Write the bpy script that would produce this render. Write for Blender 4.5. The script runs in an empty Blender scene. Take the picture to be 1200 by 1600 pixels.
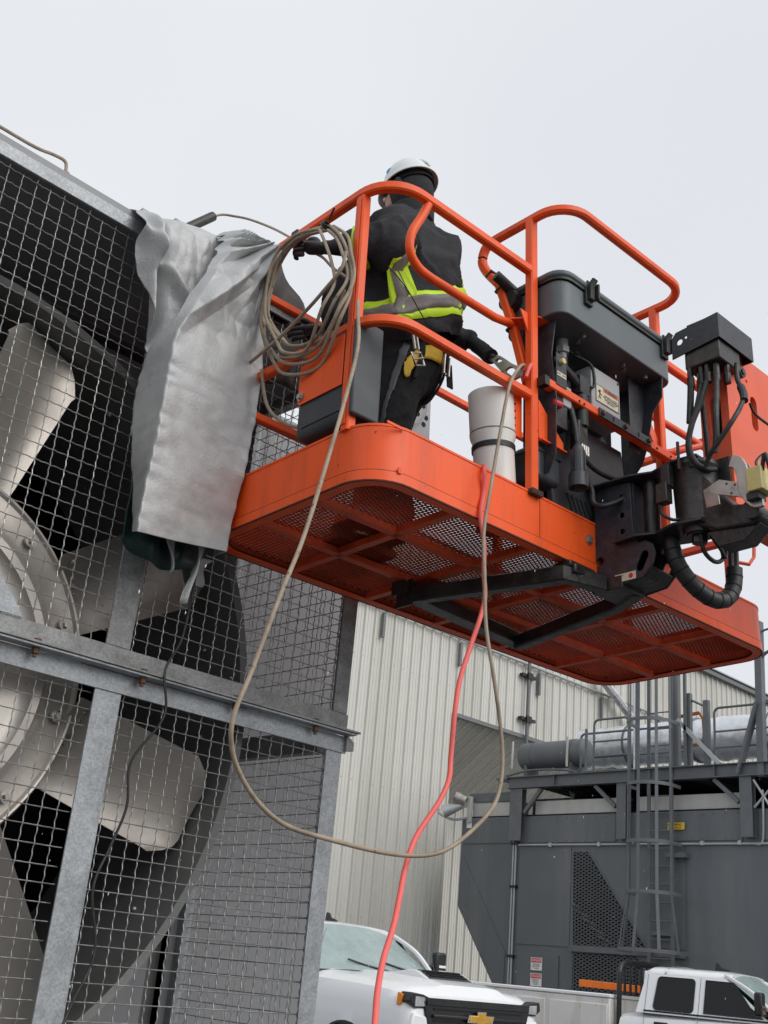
import bpy, bmesh, math, random
from mathutils import Vector, Matrix, noise, Euler
random.seed(7)
PI = math.pi
sc = bpy.context.scene
COL = sc.collection

# ------------------------------------------------------------------ camera
cam = bpy.data.cameras.new("camera")
cam_o = bpy.data.objects.new("camera", cam)
COL.objects.link(cam_o)
cam.sensor_fit = 'VERTICAL'
cam.sensor_height = 36.0
cam.lens = 36.0 * 1760 / 1600
cam.clip_start = 0.05
cam.clip_end = 3000
CR, CU, CF = Vector((0.6968, -0.7118, 0.0879)), Vector((-0.3282, -0.2074, 0.9216)), Vector((0.6378, 0.6710, 0.3781))
R = Matrix((CR, CU, -CF)).transposed()
cam_o.matrix_world = Matrix.Translation((0, 0, 1.6)) @ R.to_4x4()
sc.camera = cam_o

# ------------------------------------------------------------------ overcast sky and soft sun
world = bpy.data.worlds.new("World")
sc.world = world
world.use_nodes = True
wn = world.node_tree
wn.nodes.clear()
out = wn.nodes.new('ShaderNodeOutputWorld')
bg = wn.nodes.new('ShaderNodeBackground')
sky = wn.nodes.new('ShaderNodeTexSky')
sky.sky_type = 'NISHITA'
sky.sun_disc = False
SUN_EL, SUN_DIR = math.radians(38), Vector((0.15, -1.0, 0)).normalized()
sky.sun_elevation = SUN_EL
sky.sun_rotation = math.atan2(SUN_DIR.x, SUN_DIR.y)
sky.air_density = 1.0
sky.dust_density = 3.0
mul = wn.nodes.new('ShaderNodeVectorMath'); mul.operation = 'SCALE'; mul.inputs['Scale'].default_value = 0.06
wn.links.new(sky.outputs[0], mul.inputs[0])
tc = wn.nodes.new('ShaderNodeTexCoord')
nz = wn.nodes.new('ShaderNodeTexNoise'); nz.inputs['Scale'].default_value = 1.1; nz.inputs['Detail'].default_value = 3
wn.links.new(tc.outputs['Generated'], nz.inputs['Vector'])
cr = wn.nodes.new('ShaderNodeValToRGB')
cr.color_ramp.elements[0].position = 0.3; cr.color_ramp.elements[0].color = (0.70, 0.728, 0.775, 1)
cr.color_ramp.elements[1].position = 0.7; cr.color_ramp.elements[1].color = (0.80, 0.822, 0.855, 1)
wn.links.new(nz.outputs['Fac'], cr.inputs[0])
mx = wn.nodes.new('ShaderNodeMix'); mx.data_type = 'RGBA'; mx.inputs[0].default_value = 0.93
wn.links.new(mul.outputs[0], mx.inputs[6]); wn.links.new(cr.outputs[0], mx.inputs[7])
wn.links.new(mx.outputs[2], bg.inputs['Color'])
bg.inputs['Strength'].default_value = 1.0
wn.links.new(bg.outputs[0], out.inputs[0])

sun = bpy.data.lights.new("sun", 'SUN')
sun.energy = 1.5
sun.angle = math.radians(55)
sun.color = (1.0, 0.975, 0.94)
sun_o = bpy.data.objects.new("sun", sun)
COL.objects.link(sun_o)
sd = Vector((SUN_DIR.x * math.cos(SUN_EL), SUN_DIR.y * math.cos(SUN_EL), math.sin(SUN_EL)))
sun_o.rotation_euler = sd.to_track_quat('Z', 'Y').to_euler()
sun_o.location = sd * 50

sc.view_settings.view_transform = 'Standard'
sc.view_settings.look = 'None'
sc.view_settings.exposure = 0.15
sc.view_settings.gamma = 1.0
sc.view_settings.use_curve_mapping = False
sc.render.engine = 'CYCLES'
sc.cycles.max_bounces = 6
sc.cycles.use_denoising = True


# ------------------------------------------------------------------ materials
def mat(name, col, rough=0.6, metal=0.0, var=0.12, scale=6.0, bump=0.0, bscale=60.0, dirt=None, dirt_amt=0.0,
        dscale=3.0, streak=False, spec=0.5, spangle=False, stretch=(1, 1, 1), coat=0.0, rvar=0.12, chips=None, chip_amt=0.9, chip_scale=38, chip_lo=0.68):
    m = bpy.data.materials.new(name)
    m.use_nodes = True
    nt = m.node_tree
    N, Lk = nt.nodes, nt.links
    p = N['Principled BSDF']
    p.inputs['Roughness'].default_value = rough
    p.inputs['Metallic'].default_value = metal
    p.inputs['Specular IOR Level'].default_value = spec
    p.inputs['Coat Weight'].default_value = coat
    t = N.new('ShaderNodeTexCoord')
    mp = N.new('ShaderNodeMapping'); mp.inputs['Scale'].default_value = stretch
    Lk.new(t.outputs['Object'], mp.inputs[0])
    n1 = N.new('ShaderNodeTexNoise'); n1.inputs['Scale'].default_value = scale; n1.inputs['Detail'].default_value = 6
    n1.inputs['Roughness'].default_value = 0.62
    Lk.new(mp.outputs[0], n1.inputs[0])
    ramp = N.new('ShaderNodeMapRange'); ramp.inputs[1].default_value = 0.3; ramp.inputs[2].default_value = 0.7
    ramp.inputs[3].default_value = 1 - var; ramp.inputs[4].default_value = 1 + var
    Lk.new(n1.outputs['Fac'], ramp.inputs[0])
    sc_ = N.new('ShaderNodeVectorMath'); sc_.operation = 'SCALE'
    sc_.inputs[0].default_value = col[:3]
    Lk.new(ramp.outputs[0], sc_.inputs['Scale'])
    last = sc_.outputs[0]
    if spangle:
        v = N.new('ShaderNodeTexVoronoi'); v.inputs['Scale'].default_value = 150
        Lk.new(t.outputs['Object'], v.inputs[0])
        r2 = N.new('ShaderNodeMapRange'); r2.inputs[3].default_value = 0.84; r2.inputs[4].default_value = 1.18
        sx = N.new('ShaderNodeSeparateColor'); Lk.new(v.outputs['Color'], sx.inputs[0]); Lk.new(sx.outputs[0], r2.inputs[0])
        s2 = N.new('ShaderNodeVectorMath'); s2.operation = 'SCALE'
        Lk.new(last, s2.inputs[0]); Lk.new(r2.outputs[0], s2.inputs['Scale']); last = s2.outputs[0]
    if dirt is not None:
        n2 = N.new('ShaderNodeTexNoise'); n2.inputs['Scale'].default_value = dscale; n2.inputs['Detail'].default_value = 8
        n2.inputs['Roughness'].default_value = 0.7
        if streak:
            mp2 = N.new('ShaderNodeMapping'); mp2.inputs['Scale'].default_value = (1, 1, 0.12)
            Lk.new(t.outputs['Object'], mp2.inputs[0]); Lk.new(mp2.outputs[0], n2.inputs[0])
        else:
            Lk.new(t.outputs['Object'], n2.inputs[0])
        r3 = N.new('ShaderNodeMapRange'); r3.inputs[1].default_value = 0.48; r3.inputs[2].default_value = 0.78
        r3.inputs[4].default_value = dirt_amt
        Lk.new(n2.outputs['Fac'], r3.inputs[0])
        mm = N.new('ShaderNodeMix'); mm.data_type = 'RGBA'
        mm.inputs[7].default_value = (*dirt[:3], 1)
        Lk.new(r3.outputs[0], mm.inputs[0]); Lk.new(last, mm.inputs[6]); last = mm.outputs[2]
    if chips is not None:
        n3 = N.new('ShaderNodeTexNoise'); n3.inputs['Scale'].default_value = chip_scale; n3.inputs['Detail'].default_value = 5
        n3.inputs['Roughness'].default_value = 0.75
        Lk.new(t.outputs['Object'], n3.inputs[0])
        r4 = N.new('ShaderNodeMapRange'); r4.inputs[1].default_value = chip_lo; r4.inputs[2].default_value = chip_lo + 0.035; r4.inputs[4].default_value = chip_amt
        Lk.new(n3.outputs['Fac'], r4.inputs[0])
        m3 = N.new('ShaderNodeMix'); m3.data_type = 'RGBA'; m3.inputs[7].default_value = (*chips[:3], 1)
        Lk.new(r4.outputs[0], m3.inputs[0]); Lk.new(last, m3.inputs[6]); last = m3.outputs[2]
    Lk.new(last, p.inputs['Base Color'])
    rr = N.new('ShaderNodeMapRange'); rr.inputs[1].default_value = 0.3; rr.inputs[2].default_value = 0.7
    rr.inputs[3].default_value = max(0.02, rough - rvar); rr.inputs[4].default_value = min(1, rough + rvar)
    Lk.new(n1.outputs['Fac'], rr.inputs[0]); Lk.new(rr.outputs[0], p.inputs['Roughness'])
    if bump:
        nb = N.new('ShaderNodeTexNoise'); nb.inputs['Scale'].default_value = bscale; nb.inputs['Detail'].default_value = 4
        Lk.new(mp.outputs[0], nb.inputs[0])
        b = N.new('ShaderNodeBump'); b.inputs['Strength'].default_value = bump; b.inputs['Distance'].default_value = 0.01
        Lk.new(nb.outputs['Fac'], b.inputs['Height']); Lk.new(b.outputs[0], p.inputs['Normal'])
    return m


M = {}
M['orange'] = mat('orange_paint', (0.94, 0.105, 0.010), 0.46, var=0.07, scale=3, dirt=(0.42, 0.05, 0.010), dirt_amt=0.6, dscale=7, streak=True, bump=0.05, bscale=30, chips=(0.10, 0.03, 0.02), chip_lo=0.655)
M['grime'] = mat('dark_seam_grime', (0.10, 0.022, 0.012), 0.8, var=0.5, scale=20)
M['orange_faded'] = mat('faded_orange_paint', (0.84, 0.125, 0.05), 0.5, var=0.08, scale=3, dirt=(0.42, 0.10, 0.06), dirt_amt=0.5, dscale=4, streak=True, bump=0.05, bscale=30, chips=(0.30, 0.09, 0.06), chip_scale=30)
M['orange_rib'] = mat('orange_rib_paint', (0.70, 0.082, 0.016), 0.5, var=0.15, scale=6, dirt=(0.20, 0.03, 0.012), dirt_amt=0.7, dscale=8, chips=(0.05, 0.02, 0.015), chip_lo=0.63)
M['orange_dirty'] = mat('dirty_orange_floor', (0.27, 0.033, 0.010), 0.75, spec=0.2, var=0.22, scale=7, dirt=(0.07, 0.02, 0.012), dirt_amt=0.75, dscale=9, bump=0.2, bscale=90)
M['black'] = mat('black_steel_paint', (0.024, 0.028, 0.038), 0.5, var=0.35, scale=9, dirt=(0.10, 0.10, 0.10), dirt_amt=0.5, dscale=26, bump=0.12, bscale=50, chips=(0.22, 0.21, 0.19), chip_lo=0.66, chip_scale=55)
M['black_greasy'] = mat('greasy_black_steel', (0.022, 0.020, 0.019), 0.36, var=0.4, scale=12, dirt=(0.075, 0.055, 0.04), dirt_amt=0.7, dscale=14, bump=0.25, bscale=40, chips=(0.16, 0.11, 0.07), chip_lo=0.67, chip_scale=45)
M['rubber'] = mat('black_rubber', (0.016, 0.017, 0.018), 0.5, var=0.25, scale=20, bump=0.05, dirt=(0.09, 0.085, 0.08), dirt_amt=0.4, dscale=30)
M['plastic'] = mat('dark_grey_plastic', (0.040, 0.047, 0.054), 0.45, var=0.2, scale=8, dirt=(0.10, 0.105, 0.11), dirt_amt=0.35, dscale=10, bump=0.06, bscale=200)
M['console'] = mat('slate_grey_console_plastic', (0.095, 0.115, 0.125), 0.45, var=0.12, scale=5, dirt=(0.17, 0.17, 0.165), dirt_amt=0.45, dscale=6, streak=True, bump=0.04, bscale=150, chips=(0.30, 0.30, 0.29), chip_lo=0.70, chip_scale=60)
M['galv'] = mat('galvanised_steel', (0.36, 0.38, 0.395), 0.5, metal=0.35, var=0.2, scale=8, spangle=True, dirt=(0.12, 0.11, 0.10), dirt_amt=0.6, dscale=6, bump=0.1, bscale=60)
M['galv_old'] = mat('weathered_galvanised_steel', (0.29, 0.295, 0.29), 0.6, metal=0.3, var=0.25, scale=10, spangle=True, dirt=(0.09, 0.08, 0.07), dirt_amt=0.7, dscale=7, bump=0.15, bscale=50)
M['wire'] = mat('galvanised_wire', (0.40, 0.40, 0.385), 0.42, metal=0.75, var=0.2, scale=15)
M['stainless'] = mat('brushed_stainless_steel', (0.47, 0.435, 0.395), 0.36, metal=0.6, var=0.16, scale=2.5, dirt=(0.26, 0.215, 0.18), dirt_amt=0.65, dscale=5, bump=0.06, bscale=20, chips=(0.20, 0.15, 0.11), chip_lo=0.66, chip_scale=22)
M['housing'] = mat('grey_housing_sheet', (0.27, 0.275, 0.285), 0.5, var=0.05, scale=1.5, dirt=(0.21, 0.21, 0.215), dirt_amt=0.4, dscale=2.0, streak=True)
M['ringpaint'] = mat('dark_grey_shroud_steel', (0.15, 0.152, 0.147), 0.5, metal=0.15, var=0.12, scale=3, dirt=(0.05, 0.045, 0.04), dirt_amt=0.5, dscale=4)
M['void'] = mat('black_fins_and_shade', (0.004, 0.004, 0.005), 0.8, var=0.2, scale=30)  # coil fins; elsewhere its black stands in for shade in openings and slots
M['tarpm'] = mat('silver_woven_tarp', (0.48, 0.49, 0.49), 0.42, metal=0.12, var=0.08, scale=7, dirt=(0.30, 0.29, 0.265), dirt_amt=0.75, dscale=6, bump=0.18, bscale=120)
M['tarpdark'] = mat('brown_tarp_underside', (0.075, 0.065, 0.058), 0.6, var=0.2, scale=6, bump=0.2, bscale=40, dirt=(0.10, 0.03, 0.03), dirt_amt=0.5)
M['tarpgreen'] = mat('dark_green_vinyl', (0.010, 0.030, 0.028), 0.4, var=0.2, scale=6)
M['pvc'] = mat('dirty_white_pvc', (0.85, 0.83, 0.78), 0.42, var=0.03, scale=4, dirt=(0.35, 0.32, 0.27), dirt_amt=0.45, dscale=7, streak=True, chips=(0.20, 0.18, 0.15), chip_lo=0.70, chip_scale=30)
M['hose'] = mat('beige_air_hose', (0.35, 0.28, 0.20), 0.5, var=0.2, scale=9, dirt=(0.14, 0.10, 0.065), dirt_amt=0.8, dscale=12, bump=0.1, chips=(0.07, 0.05, 0.035), chip_lo=0.62, chip_scale=40)
M['redhose'] = mat('coral_red_hose', (0.86, 0.15, 0.13), 0.55, var=0.08, scale=10, bump=0.1, bscale=80)
M['cloth'] = mat('black_work_fabric', (0.033, 0.034, 0.038), 0.85, var=0.3, scale=8, bump=0.5, bscale=45, dirt=(0.05, 0.05, 0.052), dirt_amt=0.5, dscale=10, spec=0.2)
M['trouser'] = mat('black_canvas_trousers', (0.018, 0.018, 0.020), 0.9, var=0.3, scale=8, bump=0.5, bscale=45, spec=0.2)
M['skin'] = mat('skin', (0.50, 0.27, 0.19), 0.5, var=0.08, scale=12)
M['glove'] = mat('grey_black_glove', (0.05, 0.05, 0.055), 0.7, var=0.6, scale=25, bump=0.3)
M['hivis'] = mat('fluorescent_yellow_tape', (0.62, 0.93, 0.03), 0.6, var=0.06, scale=20, bump=0.15, bscale=120)
M['reflect'] = mat('grey_reflective_tape', (0.20, 0.185, 0.175), 0.5, var=0.1, scale=20, bump=0.1)
M['helmet'] = mat('white_helmet_plastic', (0.74, 0.78, 0.76), 0.3, var=0.04, scale=8, dirt=(0.4, 0.4, 0.38), dirt_amt=0.35, dscale=9)
M['bluelogo'] = mat('blue_sticker', (0.09, 0.32, 0.62), 0.4)
M['yellowpad'] = mat('yellow_webbing', (0.62, 0.40, 0.03), 0.7, var=0.15, scale=20, dirt=(0.2, 0.13, 0.04), dirt_amt=0.6, dscale=18)
M['metal'] = mat('scuffed_steel', (0.42, 0.40, 0.37), 0.38, metal=0.85, var=0.25, scale=15, dirt=(0.15, 0.12, 0.1), dirt_amt=0.5, dscale=14)
M['rust'] = mat('rusty_bolt', (0.16, 0.085, 0.05), 0.8, metal=0.2, var=0.3, scale=40)
M['greybox'] = mat('light_grey_enclosure', (0.40, 0.41, 0.42), 0.45, var=0.05, scale=6, dirt=(0.25, 0.25, 0.25), dirt_amt=0.4, dscale=5)
M['beacon'] = mat('amber_lens', (0.62, 0.52, 0.20), 0.35, var=0.15, scale=14, dirt=(0.25, 0.2, 0.1), dirt_amt=0.5, dscale=12)
M['label'] = mat('cream_label', (0.66, 0.62, 0.45), 0.4, var=0.06, scale=20)
M['labelred'] = mat('orange_red_label_band', (0.70, 0.17, 0.06), 0.4)
M['ink'] = mat('black_ink', (0.02, 0.02, 0.02), 0.5)
M['white'] = mat('white_print', (0.8, 0.8, 0.78), 0.45)
M['signred'] = mat('red_sign_band', (0.65, 0.03, 0.05), 0.4)
M['signyellow'] = mat('yellow_sign', (0.75, 0.50, 0.04), 0.45)
M['siding'] = mat('off_white_metal_siding', (0.64, 0.63, 0.58), 0.45, var=0.04, scale=0.6, dirt=(0.45, 0.43, 0.38), dirt_amt=0.45, dscale=1.2, streak=True)
M['siding_b'] = mat('off_white_metal_siding_b', (0.59, 0.58, 0.53), 0.45, var=0.04, scale=0.6, dirt=(0.42, 0.40, 0.35), dirt_amt=0.5, dscale=1.1, streak=True)
M['trim'] = mat('dark_grey_trim', (0.16, 0.165, 0.17), 0.5, var=0.1)
M['module'] = mat('slate_grey_painted_steel', (0.118, 0.130, 0.140), 0.5, var=0.12, scale=1.2, dirt=(0.20, 0.20, 0.20), dirt_amt=0.6, dscale=1.5, streak=True, bump=0.03, bscale=6, chips=(0.22, 0.22, 0.22), chip_lo=0.69, chip_scale=7)
M['modsteel'] = mat('grey_structural_steel', (0.12, 0.13, 0.14), 0.5, var=0.12, scale=3, dirt=(0.2, 0.2, 0.2), dirt_amt=0.4, dscale=5)
M['paleconduit'] = mat('pale_galvanised_conduit', (0.42, 0.44, 0.44), 0.45, metal=0.4, var=0.1)
M['strip'] = mat('pale_concrete_grey_panel', (0.50, 0.50, 0.47), 0.6, var=0.08, scale=2, dirt=(0.3, 0.29, 0.26), dirt_amt=0.6, dscale=2, streak=True)
M['foil'] = mat('silver_insulation_foil', (0.74, 0.76, 0.79), 0.3, metal=0.6, var=0.15, scale=5, bump=0.9, bscale=9)
M['truckwhite'] = mat('white_vehicle_paint', (0.80, 0.81, 0.82), 0.22, var=0.015, scale=3, coat=0.5, rvar=0.04)
M['truckdirty'] = mat('dirty_white_truck_body', (0.68, 0.67, 0.64), 0.42, var=0.04, scale=3, dirt=(0.34, 0.29, 0.20), dirt_amt=0.8, dscale=5, streak=True, chips=(0.30, 0.25, 0.18), chip_lo=0.64, chip_scale=14)
M['glass'] = mat('dark_window_glass', (0.006, 0.007, 0.008), 0.05, var=0.1, scale=2, spec=0.35, rvar=0.02)
M['windscreen'] = mat('wet_greenish_windscreen', (0.30, 0.38, 0.37), 0.22, var=0.10, scale=6, bump=0.5, bscale=60, spec=0.6, dirt=(0.12, 0.14, 0.14), dirt_amt=0.5, dscale=2.2)
M['trimblack'] = mat('satin_black_trim', (0.012, 0.012, 0.013), 0.35, var=0.2)
M['tyre'] = mat('tyre_rubber', (0.02, 0.02, 0.02), 0.8)
M['lamp'] = mat('headlamp_lens', (0.45, 0.46, 0.48), 0.12, metal=0.3, var=0.3, scale=8)
M['amber'] = mat('amber_reflector', (0.85, 0.28, 0.01), 0.25)
M['gold'] = mat('gold_emblem', (0.70, 0.40, 0.06), 0.3, metal=0.6)
M['chrome'] = mat('chrome', (0.7, 0.7, 0.7), 0.12, metal=1.0)
M['oranget'] = mat('orange_painted_rail', (0.80, 0.17, 0.01), 0.5, var=0.1)
M['rustorange'] = mat('rust_orange_gate_paint', (0.45, 0.15, 0.04), 0.6, var=0.2)
M['asphalt'] = mat('wet_asphalt', (0.06, 0.06, 0.063), 0.45, var=0.3, scale=1.5, bump=0.3, bscale=40, dirt=(0.16, 0.16, 0.165), dirt_amt=0.4, dscale=0.3)
M['snow'] = mat('snow', (0.9, 0.92, 0.94), 0.8)
M['bark'] = M['rust']


# ------------------------------------------------------------------ geometry helper
class G:
    def __init__(s):
        s.v = []; s.f = []

    def add(s, vs, fs):
        o = len(s.v)
        s.v += [Vector(v) for v in vs]
        s.f += [[i + o for i in f] for f in fs]
        return s

    def box(s, x0, x1, y0, y1, z0, z1):
        return s.add([(x0, y0, z0), (x1, y0, z0), (x1, y1, z0), (x0, y1, z0), (x0, y0, z1), (x1, y0, z1), (x1, y1, z1), (x0, y1, z1)],
                     [(0, 3, 2, 1), (4, 5, 6, 7), (0, 1, 5, 4), (1, 2, 6, 5), (2, 3, 7, 6), (3, 0, 4, 7)])

    def sweep(s, pts, prof, up=(0, 0, 1), closed=False, cap=True):
        pts = [Vector(p) for p in pts]
        pts = [p for i, p in enumerate(pts) if i == 0 or (p - pts[i - 1]).length > 1e-6]
        n = len(pts); k = len(prof); up = Vector(up)
        o = len(s.v)
        prev = None
        for i, p in enumerate(pts):
            if closed:
                a, b = pts[(i - 1) % n], pts[(i + 1) % n]
            else:
                a, b = pts[max(i - 1, 0)], pts[min(i + 1, n - 1)]
            d = (b - a)
            if d.length < 1e-9: d = Vector((0, 0, 1))
            d.normalize()
            sc_ = 1.0
            if 0 < i < n - 1 or closed:
                d1 = (p - a); d2 = (b - p)
                if d1.length > 1e-9 and d2.length > 1e-9:
                    c = max(-1, min(1, d1.normalized().dot(d2.normalized())))
                    sc_ = 1 / max(0.6, math.cos(math.acos(c) / 2))
            u = up - d * up.dot(d)
            if u.length < 1e-3:
                u = prev if prev is not None else Vector((1, 0, 0)) - d * d.x
            if prev is not None and s._round:
                u = prev - d * prev.dot(d)
            u.normalize(); prev = u
            sdir = d.cross(u)
            for (a_, b_) in prof:
                s.v.append(p + sdir * a_ * sc_ + u * b_)
        for i in range(n - (0 if closed else 1)):
            j = (i + 1) % n
            for q in range(k):
                r_ = (q + 1) % k
                s.f.append([o + i * k + q, o + i * k + r_, o + j * k + r_, o + j * k + q])
        if cap and not closed:
            s.f.append([o + q for q in range(k)][::-1])
            s.f.append([o + (n - 1) * k + q for q in range(k)])
        return s
    _round = False

    def tube(s, pts, r, n=8, closed=False, cap=True):
        s._round = True
        s.sweep(pts, [(r * math.cos(2 * PI * i / n), r * math.sin(2 * PI * i / n)) for i in range(n)], closed=closed, cap=cap)
        s._round = False
        return s

    def bar(s, pts, w, h, up=(0, 0, 1), c=0.0, closed=False):
        a, b = w / 2, h / 2
        if c:
            prof = [(a - c, -b), (a, -b + c), (a, b - c), (a - c, b), (-a + c, b), (-a, b - c), (-a, -b + c), (-a + c, -b)]
        else:
            prof = [(a, -b), (a, b), (-a, b), (-a, -b)]
        return s.sweep(pts, prof, up=up, closed=closed)

    def prism(s, poly, o, ax, ay, t):
        """poly in the plane (ax, ay) at o, extruded by vector t"""
        o, ax, ay, t = Vector(o), Vector(ax), Vector(ay), Vector(t)
        n = len(poly); b = len(s.v)
        for off in (Vector(), t):
            for (x, y) in poly: s.v.append(o + ax * x + ay * y + off)
        s.f.append([b + i for i in range(n)][::-1]); s.f.append([b + n + i for i in range(n)])
        for i in range(n):
            j = (i + 1) % n
            s.f.append([b + i, b + j, b + n + j, b + n + i])
        return s

    def lathe(s, prof, c, axis=(0, 0, 1), n=32, cap=True):
        axis = Vector(axis).normalized(); c = Vector(c)
        u = axis.orthogonal().normalized(); w = axis.cross(u)
        o = len(s.v); k = len(prof)
        for i in range(n):
            a = 2 * PI * i / n
            d = u * math.cos(a) + w * math.sin(a)
            for (r, h) in prof: s.v.append(c + d * r + axis * h)
        for i in range(n):
            j = (i + 1) % n
            for q in range(k - 1):
                s.f.append([o + i * k + q, o + j * k + q, o + j * k + q + 1, o + i * k + q + 1])
        if cap:
            if prof[0][0] > 1e-6: s.f.append([o + i * k for i in range(n)][::-1])
            if prof[-1][0] > 1e-6: s.f.append([o + i * k + k - 1 for i in range(n)])
        return s

    def cyl(s, a, b, r, n=16, r2=None):
        a, b = Vector(a), Vector(b); d = b - a
        return s.lathe([(r, 0), (r if r2 is None else r2, d.length)], a, d, n)

    def ball(s, c, r, n=12, m=8, sx=(1, 1, 1)):
        o = len(s.v)
        c = Vector(c)
        for i in range(m + 1):
            t = PI * i / m
            for j in range(n):
                a = 2 * PI * j / n
                s.v.append(c + Vector((r * sx[0] * math.sin(t) * math.cos(a), r * sx[1] * math.sin(t) * math.sin(a), r * sx[2] * math.cos(t))))
        for i in range(m):
            for j in range(n):
                k = (j + 1) % n
                s.f.append([o + i * n + j, o + (i + 1) * n + j, o + (i + 1) * n + k, o + i * n + k])
        return s

    def xf(s, m):
        s.v = [m @ v for v in s.v]; return s

    def mesh(s, name, smooth=True, angle=35):
        me = bpy.data.meshes.new(name)
        me.from_pydata([tuple(v) for v in s.v], [], s.f)
        me.validate(); me.update()
        bm = bmesh.new(); bm.from_mesh(me)
        bmesh.ops.remove_doubles(bm, verts=bm.verts, dist=1e-6)
        bmesh.ops.recalc_face_normals(bm, faces=bm.faces)
        bm.to_mesh(me); bm.free()
        if smooth:
            me.polygons.foreach_set('use_smooth', [True] * len(me.polygons))
            me.set_sharp_from_angle(angle=math.radians(angle))
        return me


def lk(o, parent=None):
    COL.objects.link(o)
    if parent is not None: o.parent = parent
    return o


def tag(o, label=None, cat=None, group=None, kind=None):
    if label: o['label'] = label
    if cat: o['category'] = cat
    if group: o['group'] = group
    if kind: o['kind'] = kind
    return o


def obj(name, g, m, parent=None, bevel=0, smooth=True, label=None, cat=None, group=None, kind=None, at=None, angle=35, segs=2):
    """one mesh object; 'at' moves the origin there while the shape stays put"""
    if at is not None:
        at = Vector(at); g.v = [v - at for v in g.v]
    me = g.mesh(name, smooth, angle)
    me.materials.append(m)
    o = bpy.data.objects.new(name, me)
    if at is not None: o.location = at
    lk(o, parent)
    if bevel:
        b = o.modifiers.new('bevel', 'BEVEL'); b.width = bevel; b.segments = segs; b.limit_method = 'ANGLE'
        b.angle_limit = math.radians(40)
    return tag(o, label, cat, group, kind)


def empty(name, loc, label=None, cat=None, rot=None, group=None):
    o = bpy.data.objects.new(name, None)
    o.empty_display_size = 0.1
    o.location = loc
    if rot is not None: o.rotation_euler = rot
    COL.objects.link(o)
    return tag(o, label, cat, group)


def dup(o, parent, loc, name=None):
    c = o.copy(); COL.objects.link(c); c.parent = parent; c.location = loc
    return c


def text(body, size, m, loc, xdir, ydir, parent, name='lettering', align='CENTER', extrude=0.0006):
    cu = bpy.data.curves.new(name, 'FONT')
    cu.body = body; cu.size = size; cu.align_x = align; cu.align_y = 'CENTER'; cu.extrude = extrude
    cu.materials.append(m)
    tmp = bpy.data.objects.new(name, cu); COL.objects.link(tmp)
    bpy.context.view_layer.update()
    me = bpy.data.meshes.new_from_object(tmp.evaluated_get(bpy.context.evaluated_depsgraph_get()))
    bpy.data.objects.remove(tmp)
    o = bpy.data.objects.new(name, me)
    x, y = Vector(xdir).normalized(), Vector(ydir).normalized()
    z = x.cross(y)
    o.matrix_world = Matrix.Translation(loc) @ Matrix((x, y, z)).transposed().to_4x4()
    lk(o, parent)
    return o


def arc(cx, cy, r, a0, a1, n=8):
    return [(cx + r * math.cos(math.radians(a0 + (a1 - a0) * i / n)), cy + r * math.sin(math.radians(a0 + (a1 - a0) * i / n))) for i in range(n + 1)]


def spline(pts, per=8):
    P = [Vector(p) for p in pts]; out = []
    for i in range(len(P) - 1):
        p0, p1, p2, p3 = P[max(i - 1, 0)], P[i], P[i + 1], P[min(i + 2, len(P) - 1)]
        for j in range(per):
            t = j / per
            out.append(0.5 * ((2 * p1) + (-p0 + p2) * t + (2 * p0 - 5 * p1 + 4 * p2 - p3) * t * t + (-p0 + 3 * p1 - 3 * p2 + p3) * t ** 3))
    out.append(P[-1])
    return out


def slot(cx, cy, l, r, ang, n=6):
    """rounded slot outline"""
    c, s_ = math.cos(ang), math.sin(ang); P = []
    for i in range(n + 1):
        a = -PI / 2 + PI * i / n; P.append((l / 2 + r * math.cos(a), r * math.sin(a)))
    for i in range(n + 1):
        a = PI / 2 + PI * i / n; P.append((-l / 2 + r * math.cos(a), r * math.sin(a)))
    return [(cx + x * c - y * s_, cy + x * s_ + y * c) for x, y in P]


def cut(o, g):
    """boolean difference baked into the mesh"""
    me = g.mesh('cutter', False)
    c = bpy.data.objects.new('cutter', me); COL.objects.link(c)
    c.matrix_world = o.matrix_world if o.parent is None else Matrix.Identity(4)
    md = o.modifiers.new('cut', 'BOOLEAN'); md.operation = 'DIFFERENCE'; md.object = c; md.solver = 'EXACT'
    par = o.parent; 
    if par is not None:
        c.parent = par
    bpy.context.view_layer.update()
    dg = bpy.context.evaluated_depsgraph_get()
    mm = bpy.data.meshes.new_from_object(o.evaluated_get(dg), depsgraph=dg)
    o.modifiers.clear(); old = o.data; o.data = mm
    mm.set_sharp_from_angle(angle=math.radians(30))
    bpy.data.objects.remove(c)


# ------------------------------------------------------------------ ground
g = G(); S = 900
g.add([(-S, -S, 0), (S, -S, 0), (S, S, 0), (-S, S, 0)], [(0, 1, 2, 3)])
obj('ground', g, M['asphalt'], kind='structure', smooth=False)

# ------------------------------------------------------------------ white metal building
YW = 17.0
bld = empty('metal_building', (18.9, YW, 0), 'big off-white ribbed metal building behind the grey equipment and the pickups', 'building')


def in_bld(g): return g.xf(Matrix.Translation((-18.9, -YW, 0)))


def rib_panel(h, w=0.914, d=0.045):
    g = G(); prof = []
    for k in range(3):
        x = k * w / 3
        prof += [(x, 0), (x + 0.012, 0), (x + 0.024, -d), (x + 0.064, -d), (x + 0.076, 0), (x + 0.135, 0), (x + 0.145, -0.012),
                 (x + 0.165, -0.012), (x + 0.175, 0), (x + 0.225, 0), (x + 0.235, -0.012), (x + 0.255, -0.012), (x + 0.265, 0)]
    prof.append((w, 0))
    n = len(prof); vs = [(x, y, 0) for x, y in prof] + [(x, y, h) for x, y in prof]
    g.add(vs, [(i, i + 1, n + i + 1, n + i) for i in range(n - 1)])
    return g


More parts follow.
